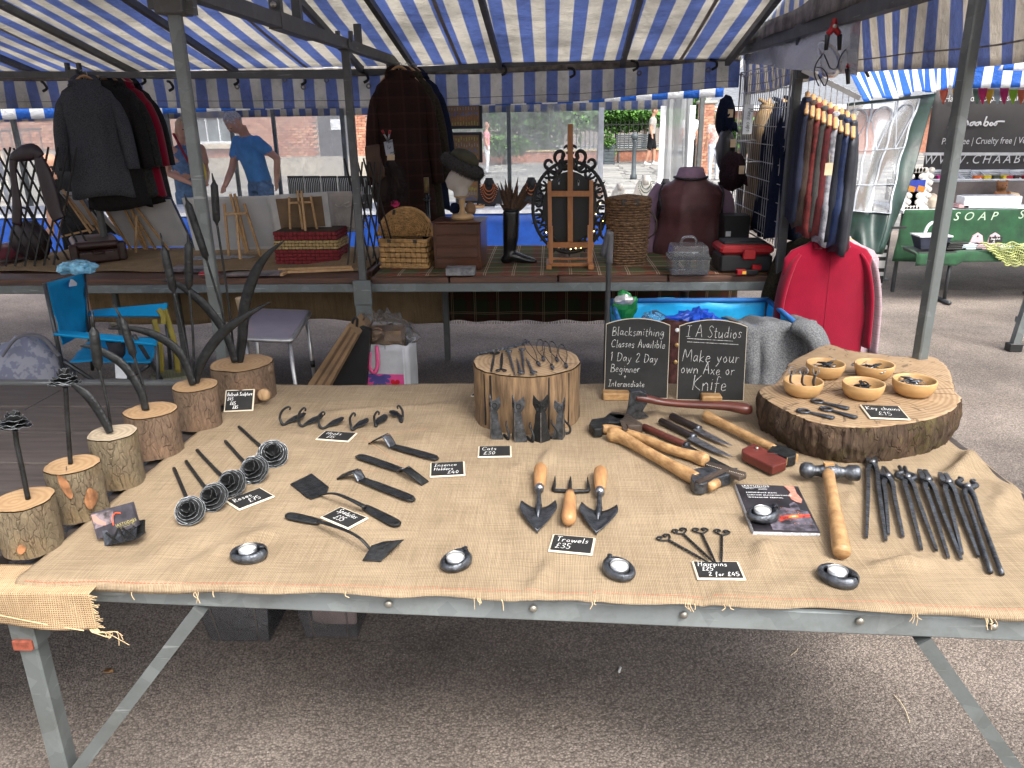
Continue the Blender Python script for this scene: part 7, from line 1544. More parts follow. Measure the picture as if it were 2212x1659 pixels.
q=MB(mi,True);lf=cM+V((0,0,rz_+.15));q.add([lf+V((-.02,0,-.03)),lf+V((0,0,.035)),lf+V((.02,0,-.03))],[(0,1,2)]);q.build('finial',M_BLK,thick=.008)
for px,py in((298,475),(518,485)):c0=Q(*zB(px,py),yM-.012);q=MB(mi,True);q.tube(smooth_path([c0+V((0,0,.014)),c0+V((.006,0,.004)),c0+V((0,0,-.006)),c0+V((-.006,0,.004))],3,True),.0016,5,closed=True);q.box(c0+V((0,0,-.010)),(.008,.004,.014));q.build('hanging_plate',M_STEEL)
fl_=thing('fairy_lights','string of tiny warm fairy lights trailing round the mirror','fairy lights',Q(*zB(700,1150),yM));M_GLOW=mat('fairy_bulb',(1,.62,.2),.5,emit=6,var=.01)
lp=[(760,725),(712,840),(790,918),(690,1035),(617,1168),(545,1220),(485,1225),(430,1235),(300,1215),(155,1048)]
q=MB(fl_,True);q.tube(smooth_path([Q(*zB(*p),yM-.03)for p in lp],4),.0009,4);q.build('wire',M_STEEL)
for p in lp:q=MB(fl_,True);q.ball(Q(*zB(*p),yM-.031),.0035,8,5);q.build('bulb',M_GLOW)
# ---------------------------------------------------------------- tall oval wicker basket
c0=P(*z5(1800,735),ZT2);rw=(P(*z5(1912,735),ZT2)-P(*z5(1688,735),ZT2)).length/2;bs=thing('wicker_basket','tall brown oval wicker basket with lid and black strap','basket',c0+V((0,rw*.7,0)));HB2=Q(*z5(1800,345),c0.y+rw*.4).z-ZT2
q=MB(bs);rows=26
for j in range(rows):
    t=j/(rows-1);rr_=rw*(1+.16*t);n_=56;z_=HB2*t;q.tube([((rr_+.0055*math.cos(i*pi/2+j*pi))*math.cos(2*pi*i/n_),(rr_+.0055*math.cos(i*pi/2+j*pi))*math.sin(2*pi*i/n_)*.72,z_)for i in range(n_)],HB2/rows*.46,5,closed=True)
tag(q.build('woven_wall',M_WICKD),kind='stuff')
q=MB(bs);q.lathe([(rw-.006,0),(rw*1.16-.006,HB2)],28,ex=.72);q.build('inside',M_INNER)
q=MB(bs)
for j in range(12):
    rr_=rw*1.18*(1-j/12.5);n_=44;q.tube([((rr_)*math.cos(2*pi*i/n_),rr_*math.sin(2*pi*i/n_)*.72,HB2+.012+.018*(j/12)+.002*math.cos(i*pi/2+j*pi))for i in range(n_)],.006,5,closed=True)
tag(q.build('lid',M_WICKD),kind='stuff')
for zz_ in(HB2*.36,HB2*.66,HB2*.98):q=MB(bs);k=rw*(1+.16*zz_/HB2)+.006;q.tube([(k*math.cos(2*pi*i/40),k*.72*math.sin(2*pi*i/40),zz_+.004*math.sin(i*pi/2))for i in range(40)],.006,6,closed=True);q.build('braid',M_WICKD)
for sx in(-.3,.35):q=MB(bs);q.box((sx*rw,-rw*.83,HB2-.002),(.028,.012,.036));q.build('strap_loop',M_LEATHER)
q=MB(bs);q.tube(smooth_path([(rw*1.1,0,HB2*.85),(rw*1.5,-.02,HB2*.7),(rw*1.45,-.02,HB2*.5),(rw*1.12,0,HB2*.4)],5),.014,6,flat=.3);q.build('shoulder_strap',M_LEATHER)
q=MB(bs);q.tube(smooth_path([(-rw*1.1,0,HB2*.85),(-rw*1.5,-.03,HB2*.65),(-rw*1.4,-.03,HB2*.45),(-rw*1.05,-.03,HB2*.4)],5),.014,6,flat=.3);q.build('shoulder_strap',M_LEATHER)
# ---------------------------------------------------------------- tailor's dummy in shirt and waistcoat
cy_=4.98;top=Q(*z6(195,45),cy_);c0=V((Q(*z6(200,300),cy_).x,cy_,top.z))
M_MAROON=mat('maroon_satin',(.12,.045,.046),.5,var=.25,scale=10,bump=.5,bscale=11,spec=.4);M_LAV=mat('lavender_shirt',(.30,.19,.27),.8,var=.15,scale=8,bump=.4,bscale=16)
wc=garment('dressed_dummy','dummy torso in lavender shirt and maroon satin-backed waistcoat','tailor dummy',c0+V((0,0,.0)),R(-4),.62,M_MAROON,.205,False,.13,False,seed=4,flare=.92,hook_h=.03)
for sg in(-1,1):
    q=MB(wc);q.tube(smooth_path([(sg*.17,.0,-.09),(sg*.225,.01,-.2),(sg*.235,.02,-.4),(sg*.21,.01,-.62)],5),[.055,.062,.055,.045],12,flat=.8);q.build('shirt_sleeve',M_LAV)
q=MB(wc);q.grid(lambda u,v:V((.19*(1+.12*v)*math.cos(2*pi*u),.115*math.sin(2*pi*u)*(1+.1*v),-.60-.11*v+.015*math.sin(u*40)*v)),40,6,closed=True);q.build('shirt_tail',M_LAV,thick=.003)
q=MB(wc);q.lathe([(.095,-.05),(.085,-.02),(.072,.018),(.066,.022)],26,ex=.85,cap=False);q.build('shirt_collar',M_LAV,thick=.004)
q=MB(wc);q.tube([(.10*math.cos(2*pi*i/30),.085*math.sin(2*pi*i/30),-.045+.012*math.cos(2*pi*i/30)**2)for i in range(30)],.008,6,closed=True);q.build('neck_binding',M_BLACKP)
for sg in(-1,1):q=MB(wc);q.tube(smooth_path([(sg*.165,-.03,-.065),(sg*.19,-.09,-.12),(sg*.185,-.11,-.22),(sg*.205,-.02,-.30)],5),.007,6);q.build('armhole_binding',M_BLACKP)
q=MB(wc);q.lathe([(.03,0),(.03,-.8)],12,(0,0,0));q.build('stand',M_BLACKP)
# ---------------------------------------------------------------- boxes at the right end of the rear table
M_CLRP=clear_mat('frosted_plastic',(.92,.95,.97),.14,.10,.2,2)
A,B=P(*z6(88,672),ZT2),P(*z6(330,676),ZT2);w_=(B-A).length;cl=thing('craft_caddy','clear plastic lidded caddy with handle at the table edge','plastic box',(A+B)/2+V((0,.1,0)));h_=Q(*z6(200,485),A.y).z-ZT2
q=MB(cl);q.box((0,0,h_*.27),(w_*.94,.18,h_*.52),taper=1.06);q.build('tub',M_CLRP,bevel=.008);q=MB(cl);q.bbox((0,0,h_*.56),(w_*1.02,.20,.012),.005);q.build('rim',M_CLRP);q=MB(cl);q.box((0,0,h_*.76),(w_*.95,.18,h_*.36),taper=.9);q.build('lid',M_CLRP,bevel=.008)
q=MB(cl);q.tube(smooth_path([(-.04,0,h_*.95),(-.038,0,h_*1.08),(-.02,0,h_*1.16),(.02,0,h_*1.16),(.038,0,h_*1.08),(.04,0,h_*.95)],4),.007,8);q.build('handle',M_CLRP)
for x_ in(-.3,0,.3):q=MB(cl);q.box((x_*w_,0,h_*.26),(.004,.16,h_*.42));q.build('divider',M_CLRP)
A,B=P(*z6(380,655),ZT2),P(*z6(712,660),ZT2);w_=(B-A).length;tb_=thing('toolbox','black and red plastic toolbox at the right end of the table','toolbox',(A+B)/2+V((0,.13,0)));h_=Q(*z6(540,485),A.y).z-ZT2;M_REDP=mat('red_plastic',(.32,.008,.012),.4)
q=MB(tb_);q.bbox((0,0,h_*.32),(w_*.97,.22,h_*.64),.012);q.build('tub',M_BLACKP);q=MB(tb_);q.bbox((0,0,h_*.80),(w_,.235,h_*.32),.015);q.build('lid',M_REDP);q=MB(tb_);q.bbox((0,.02,h_*.99),(w_*.8,.15,.02),.006);q.build('tray',M_BLACKP)
q=MB(tb_);q.bbox((.01,-.125,h_*.66),(.07,.02,h_*.36),.006);q.build('latch',M_REDP)
p=P(*z6(548,665),ZT2);kn=thing('utility_knife','red and black utility knife in its pack before the toolbox','knife',p,.15);q=MB(kn);q.bbox((0,0,.014),(.12,.03,.026),.004);q.build('body',M_BLACKP);q=MB(kn);q.bbox((-.035,-.003,.016),(.05,.03,.028),.003);q.build('red_grip',M_REDP);q=MB(kn);q.bbox((.055,.01,.035),(.05,.02,.03),.003);q.build('red_cap',M_REDP);q=MB(kn);q.bbox((-.022,-.019,.015),(.022,.002,.016),.0005);q.build('label',mat('yellow_label',(.7,.4,.05),.6))
A,B=P(*z6(408,470),ZT2+.0),P(*z6(572,475),ZT2);bb=thing('black_box','plain black upright box behind the toolbox','box',Q(*z6(490,475),4.75));a,b=Q(*z6(408,470),4.7),Q(*z6(560,470),4.7);w_=(b-a).length;q=MB(bb,True);q.bbox(((a.x+b.x)/2,4.78,(ZT2+Q(*z6(490,312),4.7).z)/2),(w_,.16,Q(*z6(490,312),4.7).z-ZT2),.004);q.build('carton',mat('matt_black',(.008,.008,.009),.6));q=MB(bb,True);q.bbox(((a.x+b.x)/2-.05,4.697,ZT2+.15),(.03,.002,.03),.0005);q.build('sticker',M_LETTER)
# ---------------------------------------------------------------- gloves, fur stole and tag hanging on the middle trellis
yg=4.60;gl=thing('leather_gloves','pair of brown suede gloves clipped to the middle trellis','gloves',Q(*z5(280,60),yg));M_SUEDE=mat('brown_suede',(.075,.045,.03),.95,bump=.4,bscale=30)
pr=MB();zG=zc(860,240,5.9235)
gg=lambda x,y,d=0:Q(*zG(x,y),yg+d)-Q(*z5(280,60),yg)
pr.tube([gg(290,670),gg(310,800),gg(350,950),gg(390,1080)],[.042,.04,.036,.042],10,flat=.4,up=(0,1,0))
for a,b in(((330,1080),(320,1200)),((370,1090),(345,1230)),((400,1090),(385,1220)),((430,1080),(470,1150))):pr.tube([gg(*a),gg(*b)],[.016,.012],8)
pr.tube([gg(240,700),gg(260,850),gg(290,1000),gg(310,1130)],[.03,.032,.03,.03],10,flat=.4,up=(0,1,0));fuse(pr,'gloves',[M_SUEDE],gl,.010,3)
st=thing('fur_stole','dark brown fur stole hanging below the gloves','fur stole',Q(*zG(500,1300),yg+.08));q=MB(st,True);q.tube(smooth_path([Q(*zG(*p),yg+.08)for p in((520,900),(600,1050),(660,1250),(620,1450))],5),[.04,.06,.07,.05],12,flat=.6);q.tube(smooth_path([Q(*zG(*p),yg+.05)for p in((430,1000),(440,1200),(430,1400),(450,1480))],5),[.05,.06,.06,.04],12,flat=.6)
for i in range(1800):
    t=rnf.random();c_=Q(*zG(520+130*math.sin(t*2.2),900+550*t),yg+.07);a=rnf.uniform(0,2*pi);d_=V((math.cos(a),-abs(math.sin(a))*.6,rnf.uniform(-.6,.1))).normalized();p=c_+d_*.06;e=p+V((d_.x*.02,d_.y*.02,-.014));q.add([p-V((.0015,0,0)),p+V((.0015,0,0)),e],[(0,1,2)])
tag(q.build('fur',mat('brown_fur',(.018,.009,.007),.9)),kind='stuff')
tg=thing('price_tag','white swing tag held by a red-tipped clamp on the gloves','price tag',Q(*zG(530,700),yg-.02));q=MB(tg,True);q.add([Q(*zG(*p),yg-.02)for p in((490,830),(605,810),(580,590),(455,635))],[(0,1,2,3)]);q.build('card',mat('tag_card',(.35,.37,.42),.8),thick=.001);q=MB(tg,True);q.add([Q(*zG(*p),yg-.025)for p in((505,895),(612,895),(615,815),(505,815))],[(0,1,2,3)]);q.build('kraft_tag',MATS['kraft_paper'],thick=.001)
for a,b in(((515,620),(430,460)),((520,620),(545,460))):q=MB(tg,True);A_,B_=Q(*zG(*a),yg-.03),Q(*zG(*b),yg-.03);q.tube([A_,B_],.005,6);q.build('clamp_arm',M_STEEL);q=MB(tg,True);q.tube([A_*.35+B_*.65,B_],.007,6);q.build('red_grip',M_REDP)
q=MB(tg,True);fr=frame((.97,0,.22),(-.15,0,.98),(0,-1,0),Q(*zG(480,660),yg-.0215));q.T=fr;writing(q,[('Mens',.004,.0,.018,0),('fur',.006,-.03,.018,0),('Lined',.008,-.06,.018,0)],.002);q.build('writing',M_BLACKP)

# ================================================================ blue folding wagon with draped clothes
WX0,WX1,WY0,WY1,WZ=.33,1.16,3.56,4.14,.66
wg=thing('folding_wagon','bright blue folding wagon with dark frame behind the chalkboards','wagon',((WX0+WX1)/2,(WY0+WY1)/2,0));M_WAG=mat('blue_nylon',(.02,.40,.76),.5,var=.25,scale=5,bump=.5,bscale=8,spec=.4)
cn=[(WX0,WY0),(WX1,WY0),(WX1,WY1),(WX0,WY1)]
for i in range(4):
    (ax,ay),(bx,by)=cn[i],cn[(i+1)%4]
    q=MB(wg,True);q.grid(lambda u,v:V((ax+(bx-ax)*u,ay+(by-ay)*u,.18+(WZ-.18+.015*math.sin(u*9+i))*v))+V(((ay-by),(bx-ax),0)).normalized()*(.012*noise.noise((u*7+i,v*5,0))-.02*math.sin(pi*u)*math.sin(pi*v)),24,12);q.build('fabric_side',M_WAG,thick=.004)
    q=MB(wg,True);q.tube([(ax,ay,WZ),(bx,by,WZ)],.013,8);q.build('top_rail',mat('blue_webbing',(.015,.12,.35),.7))
    q=MB(wg,True);q.tube([(ax,ay,.1),(ax,ay,WZ)],.012,8);q.build('corner_post',M_DKMET)
q=MB(wg,True);q.box(((WX0+WX1)/2,(WY0+WY1)/2,.18),(WX1-WX0,WY1-WY0,.01));q.build('floor',M_WAG)
for x_,y_ in cn:q=MB(wg,True);q.lathe([(.0001,-.02),(.07,-.02),(.075,0),(.07,.02),(.0001,.02)],18,(x_,y_,.077),Matrix.Rotation(R(90),3,'X'));q.build('wheel',M_BLACKP)
q=MB(wg,True);hx=Q(1309,800,3.45).x;q.tube(smooth_path([(WX0,WY0-.02,.16),(hx+.03,3.47,.2),(hx,3.45,.4),(hx,3.45,.9),(hx+.002,3.45,Q(1309,520,3.45).z)],4),.012,8);q.build('pull_handle',M_DKMET)
q=MB(wg,True);tz=Q(1309,505,3.45).z;q.tube(smooth_path([(hx+.002,3.45,tz-.13),(hx+.004,3.45,tz-.02),(hx-.004,3.45,tz),(hx-.022,3.47,tz-.10)],4),.015,8);q.build('grip',mat('grey_grip',(.10,.10,.11),.5))
sn=thing('crisp_packet','shiny green and silver snack packet in the left of the wagon','packet',(WX0+.12,3.92,.5));c0=Q(1350,662,3.95);q=MB(sn,True);q.grid(crumple((c0.x,3.95,c0.z),(.06,.018,.08),.35,4),24,14,closed=True,smooth=False);q.build('packet',mat('green_foil',(.02,.22,.06),.25,.3));q=MB(sn,True);q.grid(crumple((c0.x-.004,3.94,c0.z+.04),(.05,.02,.03),.35,7),20,9,closed=True,smooth=False);q.build('silver_print',mat('silver_foil',(.5,.5,.5),.3,.6))
pb=thing('blue_carrier_bag','crumpled blue plastic carrier bag inside the wagon','plastic bag',(.7,3.9,.5));c0=Q(1500,690,3.85);q=MB(pb,True);q.grid(crumple((c0.x,3.85,c0.z-.02),(.13,.10,.06),.5,12),32,14,closed=True,smooth=False);q.build('bag',mat('deep_blue_plastic',(.01,.06,.42),.3));q=MB(pb,True)
cw=thing('clear_bag','crumpled clear plastic bag beside the snack packet','plastic bag',(.48,3.9,.5));c0=Q(1410,685,3.9);q=MB(cw,True);q.grid(crumple((c0.x,3.9,c0.z-.02),(.06,.05,.05),.5,15),24,12,closed=True,smooth=False);q.build('bag',MATS['crinkled_film'])
# clothes draped over the near side
def drape(name,label,cat,x0_,x1_,zb,m,seed,y_=WY0,over=.22,bul=.02):
    o=thing(name,label,cat,((x0_+x1_)/2,y_,WZ));q=MB(o,True)
    def fn(u,v):
        s=v*(over+WZ-zb);w_=.5+.5*min(1,s/over)if False else 1;x_=x0_+(x1_-x0_)*u+.02*math.sin(v*5+seed)*(u-.5)
        f_=.018*math.sin(u*11+seed)+.012*math.sin(u*23+seed*2)+.02*noise.noise((u*4,v*5,seed))
        if s<over:return V((x_,y_+over-s+.0,WZ+.022+f_*.5-.05*(1-s/over)))
        d_=s-over;return V((x_,y_-.028-abs(f_)*min(1,d_*6)-bul*math.sin(pi*u)*min(1,d_*4),WZ+.02-d_))
    q.grid(fn,48,30);q.build('cloth',m,thick=.008);return o,fn
M_HERR=mat('grey_herringbone',(.075,.078,.085),.95,col2=(.17,.175,.18),scale=170,detail=2,bump=.4,bscale=60,spec=.1)
dg,fn=drape('tweed_coat','grey checked wool coat draped over the right of the wagon','coat',.86,1.24,.26,M_HERR,3,over=.3,bul=.05)
q=MB(dg,True);a=V((1.12,WY0-.05,WZ+.02));q.tube(smooth_path([a,a+V((.06,-.06,-.02)),a+V((.10,-.09,-.12)),a+V((.08,-.10,-.24))],5),[.05,.065,.06,.055],12,flat=.7);q.build('sleeve',M_HERR);q=MB(dg,True);e=a+V((.08,-.10,-.25));q.lathe([(.056,-.05),(.058,0)],16,e,ex=.7,cap=False);q.build('ribbed_cuff',mat('charcoal_rib',(.03,.03,.032),.95),thick=.006)
dw,fn=drape('brown_waistcoat','brown checked waistcoat hanging between the two chalkboards','waistcoat',.50,.86,.22,fabric('brown_check_wool',(.05,.022,.020),scale=30),5)
for u_,z_ in((.46,.545),(.455,.47),(.45,.40)):
    px=1463 if z_>.5 else(1462 if z_>.45 else 1459);py={.545:713,.47:745,.40:782}[z_];c0=Q(px,py,WY0-.07);q=MB(dw,True);q.lathe([(.0001,.006),(.007,.006),(.010,.003),(.010,0)],12,c0,Matrix.Rotation(R(90),3,'X'));q.build('button',mat('brass_button',(.45,.30,.12),.35,.7)if z_<.5 else M_LETTER)

# ================================================================ right end of the clothing stall
gr=thing('wire_grid','tall grey wire grid panel between the right posts of the clothing stall','wire grid',(1.215,4.8,.9));gx=1.205
M_GW=mat('grid_wire',(.45,.45,.46),.45,.4)
for i in range(24):y_=4.27+i*.047;q=MB(gr,True);q.tube([(gx,y_,.93),(gx,y_,1.84)],.0024,5);q.build('vertical_wire',M_GW)
for j in range(10):z_=.96+j*.096;q=MB(gr,True);q.tube([(gx-.005,4.25,z_),(gx-.005,5.37,z_)],.0026,5);q.build('cross_wire',M_GW)
q=MB(gr,True);q.tube([(gx,4.25,.92),(gx,4.25,1.85),(gx,5.37,1.85),(gx,5.37,.92)],.005,6,closed=True);q.build('border_wire',M_GW)
zK=zc(1600,200,7.5423);M_KRAFT=MATS['kraft_paper']
for k,(c_,rx_,rz_,yy,lab,tg_)in enumerate((((1290,660),.055,.125,5.0,'dark tweed flat cap at the top of the grid',(1385,580)),((1290,1270),.055,.115,4.85,'black leather flat cap in the middle of the grid',(1430,1130)),((1420,1660),.075,.11,4.7,'dark plum flat cap lowest on the grid',(1590,1620)))):
    c0=Q(*zK(*c_),yy);o=thing('flat_cap',lab,'flat cap',c0,0,'flat caps on grid pegs');q=MB(o,True);m_=(M_NAVY,mat('cap_leather',(.014,.012,.011),.4,bump=.3,bscale=14),fabric('plum_wool',(.02,.010,.014)))[k]
    q.grid(crumple(c0,(rx_,.10,rz_),.16,k*3),24,14,closed=True);q.build('crown',m_);q=MB(o,True);q.grid(lambda u,v:c0+V((rx_*.6+.035*v,-.05+.1*u,-rz_*.5+.05*math.sin(pi*u)-.02*v)),10,5);q.build('peak',m_,thick=.006)
    q=MB(o,True);q.tube([c0+V((0,0,rz_*.5)),(gx,yy,c0.z+rz_*.5)],.003,5);q.build('peg',M_GW);q=MB(o,True);p=Q(*zK(*tg_),yy-.1);q.box(p,(.03,.002,.045));q.build('swing_tag',M_KRAFT)
p=Q(*zK(1705,690),4.75);o=thing('grid_label','white hanging label on the left edge of the grid','label',p);q=MB(o,True);q.box(p,(.05,.002,.16));q.build('card',M_LETTER);q=MB(o,True);q.T=frame((0,0,-1),(1,0,0),(0,-1,0),p+V((-.005,-.003,.06)));writing(q,[('Mens caps',0,0,.028,0)],.002);q.build('writing',M_BLACKP)
for k,(x_,y_,m_,L,lab)in enumerate(((1.32,4.75,M_NAVY,.72,'navy jacket hanging behind the wire grid'),(1.34,5.15,mat('tan_cotton',(.25,.15,.05),.9),.75,'tan shirt hanging behind the far end of the grid'),(1.30,4.45,M_NAVY,.7,'second navy jacket hanging behind the grid by the post'))):garment('hanging_jacket',lab,'jacket',(x_,y_,1.80),R(70),L,m_,.18,group='jackets behind the wire grid',seed=k,collar=m_,sl_len=.55)
# waistcoats edge-on on an arm that sticks out to the right
A,B=V((1.22,4.12,1.80)),Q(1858,212,3.98);o=thing('display_arm','silver square display arm carrying the waistcoats','rail',A);q=MB(o,True);q.bar(A,B,.022,.022);q.build('bar',M_ALU);q=MB(o,True);q.bbox((1.225,4.14,1.80),(.06,.03,.08),.003);q.build('clamp',M_DKMET)
WS=[((.010,.014,.035),'navy'),((.05,.03,.022),'brown'),((.14,.02,.018),'rust red'),((.045,.042,.04),'charcoal tweed'),((.10,.012,.014),'crimson'),((.30,.30,.33),'grey floral'),((.006,.008,.016),'black'),((.008,.02,.07),'royal blue'),((.012,.014,.022),'midnight satin')]
for k,(c_,nm)in enumerate(WS):
    p=A+(B-A)*(.12+.80*k/(len(WS)-1));m_=mat('waistcoat_'+nm.replace(' ','_'),c_,.5 if k in(7,8)else .9,var=.5 if k in(5,2)else .25,scale=35,bump=.2,bscale=60)
    garment('waistcoat','%s waistcoat on a wooden hanger, %s on the display arm'%(nm,('first from the grid','second from the grid','third from the grid','fourth from the grid','in the middle','fourth from the outer end','third from the outer end','second from the outer end','at the outer end')[k]),'waistcoat',(p.x,p.y,p.z-.01),R(74),.58+.02*(k%3),m_,.165,False,.036,group='waistcoats on the display arm',seed=k*2,flare=.8,hook_h=.10,hw=1.02)
p=Q(*zc(1600,0,2.458)(1040,1015),3.82);o=thing('swing_tag','kraft swing tag hanging on the front waistcoats','swing tag',p);q=MB(o,True);q.box(p,(.035,.002,.055));q.build('card',M_KRAFT);q=MB(o,True);q.tube([p+V((0,0,.028)),p+V((.005,.02,.07))],.001,4);q.build('string',M_STRAW)
M_PINKP=plaid_mat('pink_check',(.45,.36,.38),(.38,.30,.33),(.22,.12,.16),(.36,.24,.28),.05,axes=(0,2))
garment('hanging_jacket','bright red wool jacket hanging low at the corner of the stall','jacket',Q(1795,497,3.98)+V((0,0,.06)),R(4),.62,M_REDW,.225,depth=.034,spread=.25,seed=3,seams=mat('dark_red_seam',(.18,0,.012),.9),collar=M_REDW,hook_h=.10,sl_len=.56,flare=1.0)
garment('hanging_jacket','pale pink checked jacket just behind the red jacket','jacket',Q(1812,500,4.12)+V((0,0,.06)),R(4),.66,M_PINKP,.235,depth=.034,spread=.3,seed=6,collar=M_PINKP,hook_h=.10,sl_len=.62,flare=1.0)
garment('hanging_jacket','olive tweed jacket behind the pink checked one','jacket',Q(1800,490,4.28)+V((-.06,0,.06)),R(8),.5,M_OLIVE,.23,seed=8,hook_h=.10,sl_len=.5)
o=thing('low_rail','low steel clothes rail behind the red jacket','rail',(1.3,4.1,1.1));q=MB(o,True);h=Q(1795,497,3.98);q.bar((h.x-.05,3.9,h.z+.07),(h.x-.02,4.6,h.z+.07),.02,.02);q.build('bar',M_GALVD);q=MB(o,True);q.bar((1.225,4.22,h.z+.07),(h.x+.02,4.3,h.z+.07),.02,.02);q.build('arm',M_GALVD)
# clear bag and red clamps hanging from the beam
zQ=zc(1780,60,4.608);yy=3.65;pb=thing('plastic_cover','clear plastic garment cover with black trim hanging from the beam','plastic bag',Q(*zQ(1150,400),yy))
q=MB(pb,True);cs=[Q(*zQ(*p),yy)for p in((900,140),(1100,60),(1330,330),(1330,640),(1080,705),(960,560),(990,330))];cc_=sum(cs,V())/7
q.add(cs+[cc_+V((0,-.09,0)),cc_+V((0,.05,0))],[(i,(i+1)%7,7)for i in range(7)]+[((i+1)%7,i,8)for i in range(7)],True);q.build('film',clear_mat('cover_film',(.94,.95,.97),.14,.25,.15,7),subsurf=2)
for pts in(((1060,320),(980,440),(960,560),(1010,690)),((1070,330),(1110,430),(1140,490),(1210,490),(1250,370),(1330,270),(1390,380)),((980,480),(1060,500),(1110,600),(1080,690)),((1000,560),(1030,620),(1070,690))):q=MB(pb,True);q.tube(smooth_path([Q(*zQ(*p),yy-.07)for p in pts],4),.006,5,flat=.4);q.build('black_trim',M_BLACKP)
q=MB(pb,True);q.grid(lambda u,v:V((1.21+.03*math.sin(u*9)*v,5.3-1.9*u,1.95-(.05+.16*u)*v)),30,6);q.build('hanging_sheet',MATS['cover_film'])
for a,l1,l2,lab in(((1180,20),(1090,290),(1240,290),'red spring clamp gripping the beam above the plastic cover'),((1385,400),(1340,670),(1570,590),'red spring clamp gripping the plastic cover, lower of the two')):
    y2=yy-.10;A_=Q(*zQ(*a),y2);o=thing('spring_clamp',lab,'clamp',A_,0,'red spring clamps')
    for e in(l1,l2):
        E_=Q(*zQ(*e),y2);mid=A_*.55+E_*.45+V((math.copysign(.012,E_.x-A_.x),0,.01));q=MB(o,True);q.tube(smooth_path([A_+V((0,0,.03)),A_,mid],3),[.008,.014,.011],6,flat=.7);q.build('red_arm',M_REDP);q=MB(o,True);q.tube([mid,E_],[.011,.008],6,flat=.7);q.build('black_tip',M_BLACKP)
    q=MB(o,True);q.lathe([(.0001,-.012),(.008,-.012),(.008,.012),(.0001,.012)],10,A_,Matrix.Rotation(R(90),3,'X'));q.build('pivot',M_BOLT)

# ================================================================ the jewellery stall beyond
M_WHT=mat('white_table',(.7,.72,.75),.6);M_BLUES=mat('blue_skirt',(.01,.07,.36),.55,bump=.3,bscale=5)
Y3=7.72;js=thing('jewellery_stall','jewellery stall with blue table skirt and striped roof beyond the clothes','stall',(-2,8,0))
def jp(nm,m,fn,**k):q=MB(js,True);fn(q);return q.build(nm,m,**k)
jp('tabletop',M_WHT,lambda q:q.bbox((-2.6,Y3+.42,.74),(8.4,.86,.03),.004));jp('cloth_edge',M_WHT,lambda q:q.grid(lambda u,v:V((-6.8+8.4*u,Y3-.02+.005*math.sin(u*90),.757-.035*v)),80,3))
jp('skirt',M_BLUES,lambda q:q.grid(lambda u,v:V((-6.8+8.4*u,Y3+.015*math.sin(u*70)*v,.73-.7*v)),140,8),thick=.003)
for px,wd in((43,.05),(372,.04),(507,.04),(598,.04),(745,.045),(1100,.045)):x_=Q(px,330,9.3).x;jp('post',M_GALV,lambda q:sqpost(q,x_,9.3,0,1.95,wd))
for x_ in(Q(1480,300,9.1).x,Q(1516,300,8.9).x):jp('post',M_GALVD,lambda q:sqpost(q,x_,9.0,0,1.85,.05))
ys=6.9
jp('front_valance',M_STRIPE2,lambda q:q.grid(lambda u,v:V((-8+9.42*u,ys+.02*math.sin(u*40)*v,2.05-(.425-.11*u)*v+.01*math.sin(u*13)*v)),160,6),thick=.001)
jp('roof',M_STRIPE2,lambda q:q.grid(lambda u,v:V((-8+9.42*u,ys+2.5*v,2.06+.32*math.sin(pi*v))),40,10),thick=.001)
jp('back_valance',M_STRIPE,lambda q:q.grid(lambda u,v:V((-8+9.3*u,9.4+.02*math.sin(u*60)*v,2.06-(.42-.03*u)*v)),160,5),thick=.001)
# clear walls of the jewellery stall
def wall(nm,lab,x0_,x1_,m,y_=9.42,z1_=1.75,wv=.03):
    o=thing(nm,lab,'plastic sheet',((x0_+x1_)/2,y_,.1));q=MB(o,True);q.grid(lambda u,v:V((x0_+(x1_-x0_)*u,y_+wv*math.sin(u*14+v*2)+.02*math.sin(u*31),.1+(z1_-.1)*v)),60,8);q.build('sheet',m)
    for u_ in(0,1):q=MB(o,True);q.box((x0_+(x1_-x0_)*u_,y_-.04,.9),(.06,.004,1.6));q.build('hem',M_LETTER)
wall('clear_wall','scuffed clear plastic wall before the brick house',-6.6,Q(760,300,9.4).x,M_CLEAR);wall('clear_wall','scuffed clear plastic wall behind the necklaces',Q(905,300,9.4).x,Q(1298,300,9.4).x,clear_mat('scuffed_sheet',(.90,.93,.95),.22,.8,.25,2.2))
wall('white_curtain','bunched white plastic curtain by the right posts of the jewellery stall',Q(1428,300,8.9).x,Q(1490,300,8.9).x,clear_mat('milky_sheet',(.9,.9,.88),.62,.25,.3,3),8.85,1.95,.08)
# goods on the jewellery table
zJ=.757;M_BUST=mat('cream_bust',(.66,.62,.56),.8);M_BUSTD=mat('black_bust',(.015,.015,.018),.8)
def bust(px,py,hpx,m,bead,nb,lab):
    c0=Q(px,py,8.1);c0.z=zJ;h=hpx*8.2/FOC;o=thing('necklace_bust',lab,'necklace bust',c0,0,'necklace display busts');q=MB(o)
    q.grid(lambda u,v:V(((.36*h*(1-v)**.6+.13*h)*math.cos(pi*u)*(1 if v<.75 else .75),-.13*h-.10*h*math.sin(pi*u)*(1-v*.5)+.16*h*(1-v)*0,h*v)),16,10);q.lathe([(.13*h,.72*h),(.13*h,h),(.0001,h)],14,(0,-.12*h,0));q.build('bust',m,thick=.006)
    for k in range(nb):
        q=MB(o);w_=h*(.17+.05*k);d_=h*(.25+.13*k)
        for i in range(22):t=i/21;a=pi*t;q.ball((w_*math.cos(a),-.25*h-.02,h*.8-d_*math.sin(a)),h*.022,6,4)
        q.build('bead_string',bead)
M_AMB=mat('amber_beads',(.42,.11,.01),.3);M_GRNB=mat('green_beads',(.05,.09,.07),.35);M_SILV=mat('silver_beads',(.55,.58,.58),.3,.6)
